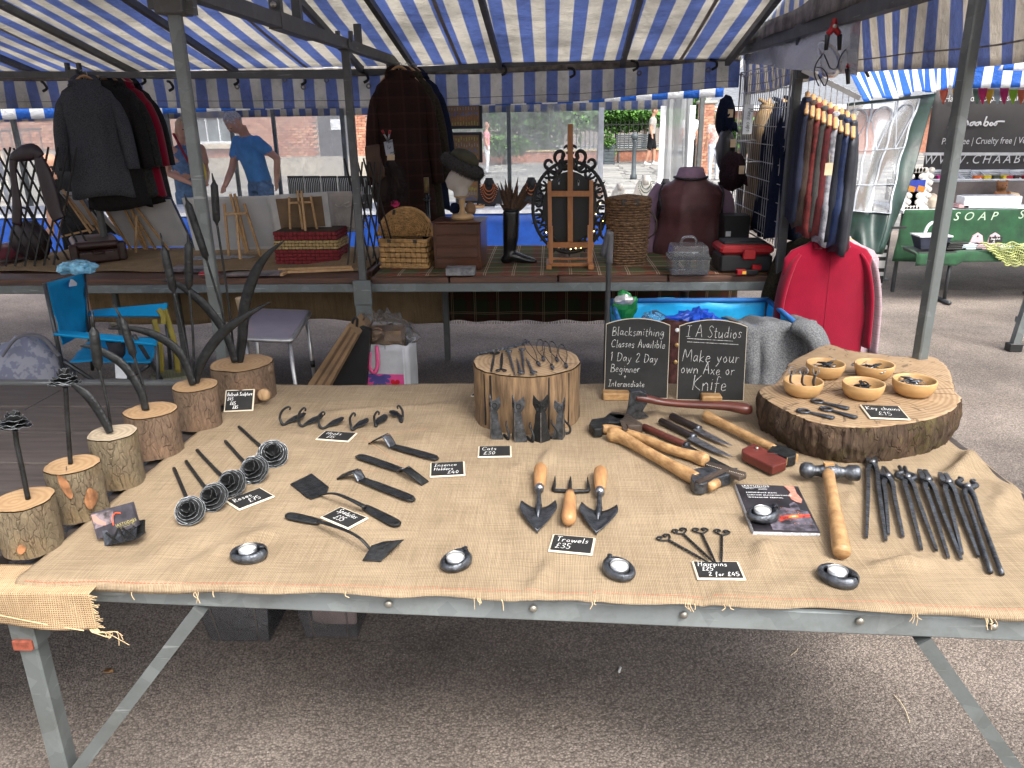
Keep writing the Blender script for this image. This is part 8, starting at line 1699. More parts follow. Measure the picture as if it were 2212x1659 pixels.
for px,hpx,m,b,nb,lab in((1058,56,M_BUSTD,M_AMB,4,'black bust with amber strands right of the fur hat'),(1148,56,M_BUSTD,M_AMB,2,'black bust with amber collar behind the feathers'),(1337,42,M_BUST,M_SILV,2,'small cream bust with pale necklace beyond the tall basket'),(1392,58,M_BUST,M_GRNB,3,'tall cream bust with green beads'),(1292,50,M_BUST,M_AMB,2,'cream bust half hidden behind the mirror'),(1435,50,M_BUSTD,M_SILV,2,'dark bust beside the maroon waistcoat')):bust(px,435,hpx,m,b,nb,lab)
M_CORK=mat('cork_board',(.22,.13,.06),.9)
for k,(x0_,y0_,x1_,y1_,lab)in enumerate(((962,222,1041,279,'upper framed earring board hanging above the fur hat'),(966,285,1041,352,'lower framed earring board behind the fur hat'),(985,385,1038,440,'small framed earring board standing behind the mannequin head'))):
    a,b=Q(x0_,y1_,8.4),Q(x1_,y0_,8.4);o=thing('earring_board',lab,'earring board',(a+b)/2,0,'framed earring boards');c_=(a+b)/2;q=MB(o,True);q.bbox(c_,(b.x-a.x,.03,b.z-a.z),.004);q.build('frame',M_BLACKP);q=MB(o,True);q.box(c_+V((0,-.017,0)),(b.x-a.x-.06,.004,b.z-a.z-.06));q.build('cork',M_CORK);rk=random.Random(k)
    for r_ in range(4):
        mm=mat('earring_%d_%d'%(k,r_),[(.3,.3,.05),(.35,.12,.02),(.05,.12,.3),(.25,.22,.2)][(k+r_)%4],.4)
        for i in range(11):q=MB(o,True);p=V((a.x+.05+(b.x-a.x-.1)*i/10,8.378,a.z+(b.z-a.z)*(.2+.19*r_)+rk.uniform(-.01,.01)));q.box(p,(.008,.004,rk.uniform(.02,.04)));q.build('earring',mm)
for k in range(5):
    a,b=Q(622+k*36,414,7.95),Q(655+k*36,380,7.95);o=thing('chain_rack','black velvet rack hung with silver chains, %s of five'%('first','second','third','fourth','last')[k],'chain rack',(a.x,7.95,zJ),0,'black chain racks');q=MB(o,True);q.bbox(((a.x+b.x)/2,7.97,(zJ+b.z)/2),(b.x-a.x-.008,.02,b.z-zJ),.002);q.build('board',M_BLACKP)
    for i in range(9):q=MB(o,True);x_=a.x+.012+(b.x-a.x-.02)*i/8;q.tube([(x_,7.957,b.z-.02),(x_+.006,7.955,(a.z+b.z)/2),(x_-.002,7.957,a.z-.03)],.0025,4);q.build('chain',M_SILV)
rj=random.Random(6)
ORD=('first','second','third','fourth','fifth','sixth','seventh','eighth','ninth','tenth')
for k in range(10):
    x_=-1.0+k*.26;o=thing('jewellery_tray','shallow tray of rings, %s from the left on the jewellery table'%ORD[k],'tray',(x_,Y3+.22,zJ),rj.uniform(-.1,.1),'jewellery trays on the blue-skirted table');q=MB(o);q.bbox((0,0,.012),(.15,.2,.02),.003);q.build('tray',(M_WHT,M_PINE,M_LETTER)[k%3])
    for i in range(8):q=MB(o);q.tube([(-.06+.017*i+.01*math.cos(t),-.05+.04*(i%3)+.012*math.sin(t),.028)for t in[j*pi/3 for j in range(6)]],.003,4,closed=True);q.build('ring',(M_SILV,M_AMB,M_BLACKP)[(i+k)%3])

# ================================================================ people
M_SKIN=mat('skin',(.46,.25,.17),.5,var=.08,spec=.35);M_DENIM=mat('denim',(.10,.17,.28),.9,var=.25,scale=20)
def person(label,loc,yaw,H,mats,lean=0,arms=(((-.22,.02,1.14),(-.24,-.06,.90)),((.22,.02,1.14),(.24,-.06,.90))),shorts=False,step=.0,tilt=0,hair=0,vox=.016,sleeve=True):
    o=thing('person',label,'person',loc,yaw);s=H/1.78;b=MB();S=Matrix.Scale(s,4);b.T=S
    for sg in(-1,1):
        f=sg*step;hp,kn,an=V((sg*.09,0,.93)),V((sg*.10,-.02-f*.5,.50)),V((sg*.10,.03-f,.09))
        b.mi=3;b.tube([hp,hp*.5+kn*.5,kn],[.095,.088,.07],12)
        if shorts:b.tube([hp,kn+V((0,0,.03))],[.10,.09],12);b.mi=0
        b.tube([kn,kn*.6+an*.4,an],[.060,.058,.04],12);b.mi=4;b.tube([an+V((0,.05,-.04)),an+V((0,-.03,-.035)),an+V((0,-.17,-.055))],[.042,.048,.03],10,flat=.8)
    b.mi=3;b.tube([(0,0,.86),(0,0,1.0)],[.15,.155],16,flat=.72,up=(0,1,0))
    b.T=S@Matrix.Translation((0,0,.95))@Matrix.Rotation(lean,4,'X')@Matrix.Translation((0,0,-.95));b.mi=2
    b.tube([(0,0,.96),(0,0,1.12),(0,-.005,1.32),(0,0,1.43),(0,0,1.48)],[.165,.165,.185,.16,.08],18,flat=.68,up=(0,1,0))
    for sg,(el,hd)in zip((-1,1),arms):
        sh,el,hd=V((sg*.175,0,1.41)),V(el),V(hd);b.mi=2 if sleeve else 0;b.ball(sh,.07);b.tube([sh,sh*.4+el*.6],[.068,.064],12);b.mi=0;b.tube([sh*.4+el*.6,el,el*.5+hd*.5,hd],[.045,.042,.038,.028],10);d=(hd-el).normalized();b.ball(hd+d*.035,(.03,.022,.04));c=d.cross(V((0,0,1)));c=c.normalized()if c.length>.1 else V((1,0,0))
        for k in range(4):b.tube([hd+d*.05+c*(.018*k-.027),hd+d*(.085+.012*(k in(1,2)))+c*(.016*k-.024)+V((0,-.01,0))],.010,6)
        b.tube([hd+d*.01+c*.025,hd+d*.05+c*.045],.010,6)
    b.mi=0;b.tube([(0,.005,1.44),(0,-.012,1.58)],.055,12);b.T=b.T@Matrix.Translation((0,0,1.55))@Matrix.Rotation(tilt,4,'X')@Matrix.Translation((0,0,-1.55))
    b.ball((0,-.015,1.675),(.075,.092,.108));b.ball((0,-.05,1.615),(.052,.05,.05));b.tube([(0,-.10,1.69),(0,-.125,1.655)],[.010,.017],8);b.ball((0,-.098,1.61),(.025,.012,.007),8,5)
    for sg in(-1,1):b.ball((sg*.077,.0,1.665),(.012,.02,.032),8,6)
    b.mi=1;b.ball((0,.018,1.70),(.081,.092,.100));b.ball((0,.0,1.745),(.072,.08,.05))
    if hair:b.tube([(0,.05,1.72),(0,.09,1.55),(0,.08,1.38)],[.075,.08,.05],12,flat=.6)
    fuse(b,'body',mats,o,vox,3)
    for sg in(-1,1):q=MB(o);q.T=b.T;q.ball((sg*.03,-.098,1.685),(.010,.006,.006),8,5);q.build('eye',M_BLACKP)
    return o
M_GREYH=mat('grey_hair',(.35,.35,.35),.8,var=.3,scale=60);M_BLOND=mat('blond_hair',(.42,.32,.18),.7,var=.3,scale=50);M_BRH=mat('brown_hair',(.10,.05,.03),.8);M_BLUET=mat('blue_tshirt',(.07,.22,.46),.9,var=.15,scale=8,bump=.4,bscale=14);M_BLACKC=fabric('black_cotton',(.012,.012,.014));M_SHOE=mat('dark_shoe',(.02,.02,.02),.5)
x_=Q(555,330,8.95).x;mp=person('grey-haired man in blue T-shirt and jeans bending over the jewellery table',(x_,8.95,0),R(-35),1.78,[M_SKIN,M_GREYH,M_BLUET,M_DENIM,M_SHOE],R(14),(((-.20,-.16,1.16),(-.14,-.36,1.02)),((.31,.10,1.20),(.28,.02,.96))),tilt=R(38),vox=.013)
x_=Q(402,350,8.9).x;wp=person('blond woman in denim dungarees holding a yellow packet',(x_,8.9,0),R(40),1.66,[M_SKIN,M_BLOND,M_DENIM,M_DENIM,M_SHOE],R(4),(((-.24,.02,1.16),(-.05,-.22,1.06)),((.22,.0,1.14),(.12,-.28,1.06))),tilt=R(14),hair=1,sleeve=False,vox=.013)
q=MB(wp);q.tube(smooth_path([(-.12,-.10,1.50),(-.02,-.16,1.2),(.12,-.12,.9)],5),.014,6,flat=.4);q.build('red_bag_strap',mat('red_strap',(.25,.01,.02),.6))
c0=Q(435,372,8.6);o=thing('yellow_packet','yellow and gold packet held by the woman','packet',c0-V((0,0,.12)));q=MB(o,True);q.grid(crumple(c0,(.055,.03,.14),.12,5),18,14,closed=True);q.build('packet',mat('yellow_foil',(.55,.42,.03),.35,.2));q=MB(o,True);q.box(c0+V((0,-.032,0)),(.06,.004,.09));q.build('label',M_LETTER)
x_=Q(185,500,6.15).x;person('person in dark clothes and sandals half hidden behind the coats',(x_,6.15,0),R(20),1.68,[M_SKIN,M_BRH,M_BLACKC,M_BLACKC,mat('sandal',(.12,.11,.08),.6)],0,shorts=True,sleeve=False)
g0=P(1405,357,0);person('man in grey T-shirt, black shorts and white socks by the bench',(g0.x,g0.y,0),R(75),1.88,[M_SKIN,M_BRH,fabric('light_grey_shirt',(.36,.34,.32)),M_BLACKC,M_WHT],R(3),shorts=True,step=.12,tilt=R(12),vox=.018)
g0=Q(1487,330,22);person('man in white shirt and dark trousers seen past the white curtain',(g0.x,22,0),R(200),1.8,[M_SKIN,M_BRH,M_WHT,M_BLACKC,M_SHOE],vox=.02)
g0=Q(1543,330,21);person('woman in floral top and pale cropped trousers near the brick pillar',(g0.x,21,0),R(190),1.66,[M_SKIN,M_BLOND,mat('floral_top',(.62,.55,.48),.9,col2=(.5,.2,.2),scale=22),mat('pale_trousers',(.5,.52,.58),.9),M_WHT],hair=1,vox=.02)
g0=Q(1052,330,24);person('blurred passer-by in pink seen through the scuffed plastic',(g0.x,24,0),R(90),1.5,[M_SKIN,M_BRH,mat('pink_top',(.6,.25,.28),.9),M_WHT,M_SHOE],vox=.025)

# ================================================================ houses, planting and street beyond
M_BRK=[mat('brick_%d'%i,c,.9,var=.25,scale=9,bump=.3,bscale=60)for i,c in enumerate(((.42,.20,.13),(.36,.16,.105),(.47,.245,.16)))];M_MORT=mat('mortar',(.42,.36,.31),.95)
bmes=[]
for m_ in M_BRK:q=MB();q.box((0,0,0),(.215,.05,.065));me=q.mesh('brick');me.materials.append(m_);bmes.append(me)
YW=24.0;hs_=thing('brick_house','long red brick house with white sash window beyond the stalls','house',(-9,YW,0));X0,X1=-21,Q(800,300,YW).x
def hp_(nm,m,fn,p='root',**k):q=MB(hs_,True);fn(q);return q.build(nm,m,p,**k)
hp_('wall',M_MORT,lambda q:q.box(((X0+X1)/2,YW+.15,3),(X1-X0,.28,6)));hp_('plinth',mat('stone_plinth',(.36,.33,.28),.85),lambda q:q.box(((X0+X1)/2,YW-.01,.3),(X1-X0+.02,.1,.6)))
wx0,wx1=Q(423,300,YW).x,Q(505,300,YW).x;wz0,wz1=Q(460,308,YW).z,2.5;dx0,dx1=Q(690,300,YW).x,Q(760,300,YW).x;rb2=random.Random(1);cnt=0
joined=MB(hs_,True);vx0,vx1=Q(225,300,YW).x,Q(430,300,YW).x
for j in range(45):
    z_=.64+j*.075;off=.112*(j%2)
    for i in range(int((X1-X0)/.225)):
        x_=X0+.12+i*.225+off
        if x_>X1-.1 or(wx0-.12<x_<wx1+.12 and wz0-.1<z_<wz1+.1)or(dx0-.1<x_<dx1+.1 and z_<2.2):continue
        if(Q(330,300,YW).x<x_<Q(425,300,YW).x or Q(510,300,YW).x<x_<Q(690,300,YW).x)and z_<2.1 and cnt<300 and rb2.random()<.62:link_mesh('brick',bmes[rb2.randrange(3)],hs_,V((x_,YW-.01,z_))-V((-9,YW,0)));cnt+=1
        else:joined.mi=rb2.randrange(3);joined.box((x_,YW-.01,z_),(.215,.05,.065))
tag(joined.build('far_bricks',M_BRK),kind='stuff')
wn=hp_('window',M_WHT,lambda q:[q.bbox(((wx0+wx1)/2,YW-.03,z_),(wx1-wx0,.08,.07),.004)for z_ in(wz0,(wz0+wz1)/2,wz1)]+[q.bbox((x_,YW-.028,(wz0+wz1)/2),(.06,.08,wz1-wz0),.004)for x_ in(wx0,wx1)])
hp_('glazing_bar',M_WHT,lambda q:[q.box((wx0+(wx1-wx0)*t,YW-.026,(wz0+wz1)/2),(.03,.05,wz1-wz0))for t in(.33,.66)],wn)
hp_('pane',mat('window_glass',(.16,.19,.20),.1,var=.4,scale=2),lambda q:q.box(((wx0+wx1)/2,YW-.004,(wz0+wz1)/2),(wx1-wx0,.02,wz1-wz0)),wn);hp_('sill',mat('stone_sill',(.55,.48,.38),.8),lambda q:q.bbox(((wx0+wx1)/2,YW-.06,wz0-.11),(wx1-wx0+.3,.18,.14),.01),wn)
dr=hp_('door',mat('dark_door',(.05,.05,.055),.5),lambda q:q.bbox(((dx0+dx1)/2,YW-.0,1.05),(dx1-dx0,.08,2.1),.01));hp_('notice',M_WHT,lambda q:q.box(((dx0+dx1)/2+.05,YW-.05,1.5),(.3,.01,.3)),dr)
# left end: steps, railing and red pipe
st_=thing('entrance_steps','stone entrance steps with black handrail at the far left','steps',(-11.8,18.5,0));M_STONE=mat('step_stone',(.35,.34,.31),.85)
sx=Q(45,380,18.5).x
for k in range(5):q=MB(st_,True);q.bbox((sx,18.6+k*.3,.09+k*.17),(2.2,.32,.17),.01);q.build('step',M_STONE)
for k in range(7):q=MB(st_,True);x_=sx-.9+k*.24;q.tube([(x_,18.7,.2),(x_,18.7,1.35+.05*min(k,3))],.014,6);q.build('baluster',M_BLACKP)
q=MB(st_,True);q.tube([(sx-.95,18.7,1.2),(sx-.35,18.7,1.5),(sx+.6,18.7,1.52)],.022,6);q.build('handrail',M_BLACKP)
nb=thing('brick_porch','brick porch wall with red drainpipe at the far left','wall',(sx,20.6,0));q=MB(nb,True);q.box((sx-.5,20.8,2),(4.6,.3,4));q.build('wall',M_MORT);k=0
for j in range(40):
    for i in range(12):
        x_=Q(-20,300,20.6).x+i*.225+.112*(j%2);z_=.3+j*.075
        if k<300 and z_<2.6 and 1.0<z_:link_mesh('brick',bmes[rb2.randrange(3)],nb,V((x_,20.64,z_))-V((sx,20.6,0)));k+=1
q=MB(nb,True);xp=Q(30,300,20.3).x;q.tube([(xp,20.5,0),(xp,20.5,4)],.06,10);q.build('drainpipe',mat('red_pipe',(.30,.015,.02),.5))
rdm=mat('yellow_line',(.6,.48,.15),.8);q=MB();q.box((-9,11.4,.018),(8,.1,.008));q.box((-9,11.65,.018),(8,.1,.008));tag(q.build('road_marking',rdm),kind='structure')
# hedges, fence, bench, planter, bollard, pillar
def leaves(q,c,r,n,size,rnd,up=.0):
    for _ in range(n):
        d=V((rnd.gauss(0,1),rnd.gauss(0,1),rnd.gauss(0,1))).normalized();t=rnd.random()**.4;p=V(c)+V((d.x*r[0]*t,d.y*r[1]*t,d.z*r[2]*t));p+=V((0,0,.12*r[2]*noise.noise(p*1.6)))
        a=V((rnd.uniform(-1,1),rnd.uniform(-1,1),rnd.uniform(-.6,.6))).normalized();b=a.cross(V((rnd.uniform(-.5,.5),rnd.uniform(-.5,.5),1))).normalized();s=size*rnd.uniform(.6,1.3);q.mi=0 if rnd.random()<.55 else 1;q.add([p-a*s,p+b*s*.45,p+a*s,p-b*s*.45],[(0,1,2,3)])
ML1=mat('leaf_green',(.10,.24,.035),.6,var=.3);ML2=mat('leaf_dark',(.04,.11,.02),.6,var=.3);MBR=mat('tree_bark',(.08,.06,.045),.9);rl=random.Random(9)
def bush(nm,lab,px,py,y_,r,n,size=.10,trunk=True,cat='shrub'):
    c=Q(px,py,y_);o=thing(nm,lab,cat,(c.x,y_,0),0,'shrubs along the railings' if cat=='shrub' else None);q=MB(o,True);nl=max(2,int(n/450))
    for k in range(nl):leaves(q,c+V((rl.uniform(-.6,.6)*r[0],rl.uniform(-.4,.4)*r[1],rl.uniform(-.5,.5)*r[2])),(r[0]*.6,r[1]*.6,r[2]*.6),n//nl,size,rl)
    q.build('crown',[ML1,ML2]);q=MB(o,True);q.tube([(c.x,y_,0),(c.x+.05,y_,max(.3,c.z*.6)),(c.x,y_,c.z)],[.09,.07,.03],7);q.build('trunk',MBR)
bush('leafy_shrub','bright green shrub behind the railings left of the standing man',1330,262,32,(1.5,.7,.5),2600);bush('leafy_shrub','bright green shrub behind the bench right of the fence',1392,256,32,(1.3,.7,.45),2200);bush('leafy_tree','dark leafy tree seen through the scuffed plastic',1120,250,31,(2.6,1.2,1.5),3600,.14,cat='tree');bush('leafy_shrub','low rounded shrub seen through the scuffed plastic',1090,305,29,(1.1,.7,.6),1500);bush('ivy','bright green climber tumbling beside the brick pillar',1502,262,23.5,(.42,.4,.95),2200,.07,cat='climber');bush('leafy_shrub','green shrub right of the brick pillar behind the caps',1590,285,24.5,(.9,.5,.75),2200,.08);bush('leafy_tree','dark tree in the gap above the left house corner',1000,235,33,(3,1.5,1.6),2600,.16,cat='tree');bush('leafy_shrub','clipped green shrub in the planter box',1306,322,28.6,(.45,.35,.6),1100,.06)
fn_=thing('iron_railings','black iron railings on a low brick wall behind the bench','railings',(3,30.2,0));xa,xb=Q(920,300,30.2).x,Q(1425,300,30.2).x
for k in range(int((xb-xa)/.16)):q=MB(fn_,True);q.tube([(xa+k*.16,30.2,.45),(xa+k*.16,30.2,1.45)],.016,5);q.build('rail_bar',M_BLACKP)
for z_ in(.55,1.32):q=MB(fn_,True);q.bar(((xa),30.2,z_),(xb,30.2,z_),.04,.03);q.build('cross_rail',M_BLACKP)
q=MB(fn_,True);q.box(((xa+xb)/2,30.25,.2),(xb-xa,.25,.42));q.build('low_wall',M_BRK[1]);q=MB(fn_,True);q.bbox(((xa+xb)/2,30.25,.43),(xb-xa,.34,.06),.01);q.build('coping',mat('yellow_coping',(.45,.34,.17),.8))
b0,b1=Q(1330,350,29.2).x,Q(1415,350,29.2).x;bn=thing('park_bench','slatted grey park bench before the railings','bench',((b0+b1)/2,29.2,0));M_BEN=mat('bench_grey',(.06,.075,.085),.5)
for k in range(7):q=MB(bn,True);q.bbox(((b0+b1)/2,29.35+.02*k,.50+k*.075),(b1-b0,.03,.055),.006);q.build('back_slat',M_BEN)
for k in range(5):q=MB(bn,True);q.bbox(((b0+b1)/2,28.95+.08*k,.45),(b1-b0,.065,.03),.006);q.build('seat_slat',M_BEN)
for x_ in(b0+.08,b1-.08):
    for y_ in(28.98,29.32):q=MB(bn,True);q.bar((x_,y_,0),(x_,y_,.45),.05,.05);q.build('leg',M_BEN)
pl=thing('planter_box','grey slatted planter box with a clipped shrub left of the bench','planter',(Q(1308,360,28.6).x,28.6,0))
for k in range(6):q=MB(pl);q.bbox((0,0,.06+k*.11),(.62,.5,.10),.006);q.build('slat',M_BEN)
g0=P(1368,389,0);bl_=thing('bollard','slim dark bollard with ball top on the paving','bollard',(g0.x,g0.y,0));q=MB(bl_);q.lathe([(.0001,0),(.09,0),(.09,.12),(.06,.16),(.05,.95),(.07,.98),(.05,1.02),(.0001,1.02)],16);q.build('shaft',M_BEN);q=MB(bl_);q.ball((0,0,1.10),.10);q.build('ball_top',M_BEN)
xp0,xp1=Q(1510,290,23).x,Q(1535,290,23).x;pp=thing('brick_pillar','red brick gate pillar with stone cap right of the climber','pillar',((xp0+xp1)/2,23,0));wd=xp1-xp0+.1
q=MB(pp);q.box((0,0,.95),(wd-.02,wd-.02,1.9));q.build('core',M_MORT);q=MB(pp);q.bbox((0,0,1.93),(wd+.1,wd+.1,.08),.02);q.build('cap',M_STONE)
for j in range(25):
    for i in range(2):link_mesh('brick',bmes[rb2.randrange(3)],pp,(-wd/4+i*wd/2+(.04 if j%2 else-.04),-wd/2,.04+j*.075),None,(wd/2/.222,1,1))
rh=thing('slate_roof_house','brick house with grey slate hipped roof beyond the pillar','house',(9,34,0));xl=Q(1525,240,34).x;ze=Q(1560,232,34).z
q=MB(rh,True);q.box((xl+5,36,ze/2),(10,4,ze));q.build('wall',M_BRK[1]);q=MB(rh,True);q.add([(xl-.3,33.7,ze),(xl+10.3,33.7,ze),(xl+8,36.5,ze+2.1),(xl+2.2,36.5,ze+2.1),(xl-.3,38.5,ze)],[(0,1,2,3),(0,3,4)]);q.build('roof',mat('slate',(.15,.16,.18),.6,var=.3,scale=6,stretch=(1,1,6),bump=.5,bscale=5),thick=.1);q=MB(rh,True);q.box((xl+5,33.6,ze-.05),(10.6,.15,.18));q.build('gutter',M_WHT);q=MB(rh,True);q.bar((xl-.3,33.65,ze+.06),(xl+2.2,36.45,ze+2.16),.2,.12);q.build('hip_tiles',M_STONE)
o=thing('house_sign','dark hanging sign reading Georgian House','sign',Q(1545,185,14));a,b=Q(1524,191,14),Q(1566,176,14);q=MB(o,True);q.bbox((a+b)/2,(b.x-a.x,.03,b.z-a.z),.003);q.build('board',mat('sign_grey',(.04,.045,.055),.5));q=MB(o,True);print_text('Georgian House',.047,q,frame((1,0,0),(0,0,1),(0,-1,0),V((a.x+.012,13.983,a.z+.04))));q.build('lettering',M_LETTER);q=MB(o,True);q.bar(V((a.x,14,b.z+.1)),V((b.x+.3,14,b.z+.1)),.03,.03);q.build('bracket',M_BLACKP)
hl=MB();hl.grid(lambda u,v:V((-160+320*u,95+60*v,-1+6*v+2*math.sin(u*9)+1.5*noise.noise((u*9,v*3,0)))),40,6);tag(hl.build('hillside',mat('far_green',(.07,.12,.05),.95,var=.4,scale=.2)),kind='structure')

# ================================================================ soap stall on the right
zS=zc(2100,80,4.365);zT=zc(2150,420,5.5314);YS=7.32;M_GRN=mat('green_velvet',(.010,.060,.022),.9,var=.35,scale=7,bump=.5,bscale=7,sheen=.3);ZST=.76
ss=thing('soap_stall','soap stall with green velvet cloth lettered SOAP','stall',(4.2,YS+.4,0));xs0,xs1=Q(*zT(320,500),YS).x,6.2
def sp2(nm,m,fn,root=ss,**k):q=MB(root,True);fn(q);return q.build(nm,m,**k)
sp2('tabletop',M_WHT,lambda q:q.bbox(((xs0+xs1)/2,YS+.42,ZST-.02),(xs1-xs0,.8,.03),.004));sp2('velvet_cloth',M_GRN,lambda q:q.grid(lambda u,v:V((xs0-.06*v*(1-u)+(xs1-xs0)*u,YS-.01-.05*v+.025*math.sin(u*26+v*2)*v,ZST+.004-.46*v)),70,14),thick=.004)
q=MB(ss,True);print_text('SOAP',.105,q,frame((1,0,0),(0,0,1),(0,-1,0),V((Q(*zT(955,650),YS-.07).x,YS-.095,Q(*zT(1000,650),YS-.08).z))),shear=.25,spacing=1.75);print_text('STALL',.105,q,frame((1,0,0),(0,0,1),(0,-1,0),V((Q(*zT(1825,630),YS-.07).x,YS-.095,Q(*zT(1850,625),YS-.08).z))),shear=.25,spacing=1.75);q.build('lettering',mat('cream_stitch',(.45,.55,.42),.9))
sp2('back_shelf',mat('taupe_cloth',(.12,.10,.095),.9),lambda q:q.box((5.0,YS+.72,ZST+.10),(3.2,.5,.2)))
for x_,y_ in((xs0+.02,YS+.05),(xs0+.02,YS+.78)):sp2('table_leg',M_DKMET,lambda q:sqpost(q,x_,y_,0,ZST-.03,.03))
sp2('striped_side',mat('striped_ticking',(.6,.6,.6),.9,col2=(.03,.03,.03),scale=1,detail=0,stretch=(.01,.01,14),mixlo=.49,mixhi=.51),lambda q:q.grid(lambda u,v:V((xs0-.22+.16*u,YS+.1,.05+.42*v)),4,4))
lowt=thing('low_table','low folding bench table with green cloth in front of the soap stall','folding table',(4.1,7.0,0));xl0=Q(*zT(430,960),7.0).x
sp2('tabletop',M_BLACKP,lambda q:q.bbox(((xl0+6)/2,7.02,.44),(6-xl0,.3,.03),.004),lowt);sp2('green_cloth',M_GRN,lambda q:q.grid(lambda u,v:V((xl0-.02+(6-xl0)*u,7.17-.32*min(1,v*2)-.02*max(0,v-.5)+.012*math.sin(u*30)*v,.462-.18*max(0,v-.5)-.03*(u<.12)*v)),60,10),lowt,thick=.004)
for x_ in(xl0+.3,xl0+1.18):sp2('leg_frame',M_DKMET,lambda q:(q.tube([(x_,6.90,.43),(x_,6.90,.03)],.016,8),q.tube([(x_,7.14,.43),(x_,7.14,.03)],.016,8),q.tube([(x_,6.80,.02),(x_,7.24,.02)],.02,8)),lowt)
cr_=thing('crochet_cloth','pale yellow crochet cloth hanging over the low table','cloth',(4.6,6.84,.4));M_CRO=mat('crochet_yarn',(.36,.39,.15),.95);a=Q(*zT(1330,960),6.86);b=Q(*zT(1960,1240),6.86);rows=9
for j in range(rows):
    v=j/(rows-1);x0_=a.x+.28*v*.8;q=MB(cr_,True);q.tube([V((x0_+(b.x+.2-x0_)*i/30,6.838-.012*v-.008*math.sin(i*.9),a.z+.004-(a.z-b.z)*v+.008*math.sin(i*1.1+j*2)-.012*abs(math.sin(i*.25))))for i in range(31)],.007,5);q.build('yarn_row',M_CRO)
    if j:q=MB(cr_,True);[q.bar(V((x0_+(b.x+.2-x0_)*i/26,6.836-.012*v,a.z-(a.z-b.z)*v)),V((x0_+(b.x+.2-x0_)*(i+.4)/26,6.836-.012*v,a.z-(a.z-b.z)*(v-1/(rows-1)))),.008,.004)for i in range(27)];tag(q.build('stitches',M_CRO),kind='stuff')
# soap dishes and trays on the low table
ZLT=.466
for px,py,w_,h_,n_,c_,lab in((1000,945,.17,.035,4,(.02,.02,.02),'stack of black soap dishes'),(1205,955,.18,.032,3,(.50,.58,.62),'stack of pale blue soap dishes'),(1425,940,.21,.036,3,(.55,.40,.42),'stack of pink soap dishes'),(1680,945,.22,.03,2,(.55,.65,.68),'stack of white-blue soap dishes'),(1870,945,.18,.03,2,(.30,.55,.52),'stack of turquoise soap dishes')):
    p=Q(*zT(px,py),6.95);o=thing('soap_dishes',lab+' on the low green table','soap dishes',(p.x,6.96,ZLT),0,'soap dishes on the low table');m_=mat(lab.replace(' ','_'),c_,.35)
    for k in range(n_):q=MB(o);q.bbox((.004*k,0,.008+k*.016),(w_,.12,.012),.003,.03*k);q.build('dish',m_)
for px,lab in((1310,'pink bell-shaped soap stand, left of two'),(1545,'pink bell-shaped soap stand, right of two')):
    p=Q(*zT(px,890),7.05);o=thing('soap_stand',lab,'soap stand',(p.x,7.06,ZLT),0,'pink soap stands');q=MB(o);q.prism([(-.09,0),(.09,0),(.06,.03),(.04,.10),(0,.125),(-.04,.10),(-.06,.03)],-.006,.006,frame((1,0,0),(0,0,1),(0,-1,0),(0,0,0)).to_3x3());q.build('plate',mat('pink_ceramic',(.6,.42,.45),.35));q=MB(o);q.lathe([(.0001,.007),(.008,.007),(.008,0)],10,(0,0,.095),Matrix.Rotation(R(90),3,'X'));q.build('hole',M_BLACKP)
p=Q(*zT(1560,880),6.98);o=thing('soap_price_board','small black price board among the soap dishes','price sign',(p.x,6.98,ZLT));q=MB(o);q.bbox((0,0,.07),(.11,.008,.06),.002);q.build('board',M_CHALKB);q=MB(o);q.T=frame((1,0,0),(0,0,1),(0,-1,0),(-.045,-.0055,.075));writing(q,[('Soap Dish',0,0,.018,0),('£5',.02,-.03,.018,0)],.0022);q.build('writing',M_CHALK)
p=Q(*zT(640,930),7.0);o=thing('trug_basket','navy trug basket with white handle and lining on the low table','basket',(p.x+.03,7.02,ZLT));q=MB(o);q.box((0,0,.055),(.20,.14,.11),taper=1.35);q.build('tub',mat('navy_wicker',(.03,.035,.06),.8,bump=.5,bscale=40));q=MB(o);q.box((0,0,.113),(.28,.20,.012));q.build('lining',M_WHT);q=MB(o);q.tube([(-.06*math.cos(pi*i/12),0,.11+.11*math.sin(pi*i/12))for i in range(13)],.014,7);q.build('handle',M_WHT)
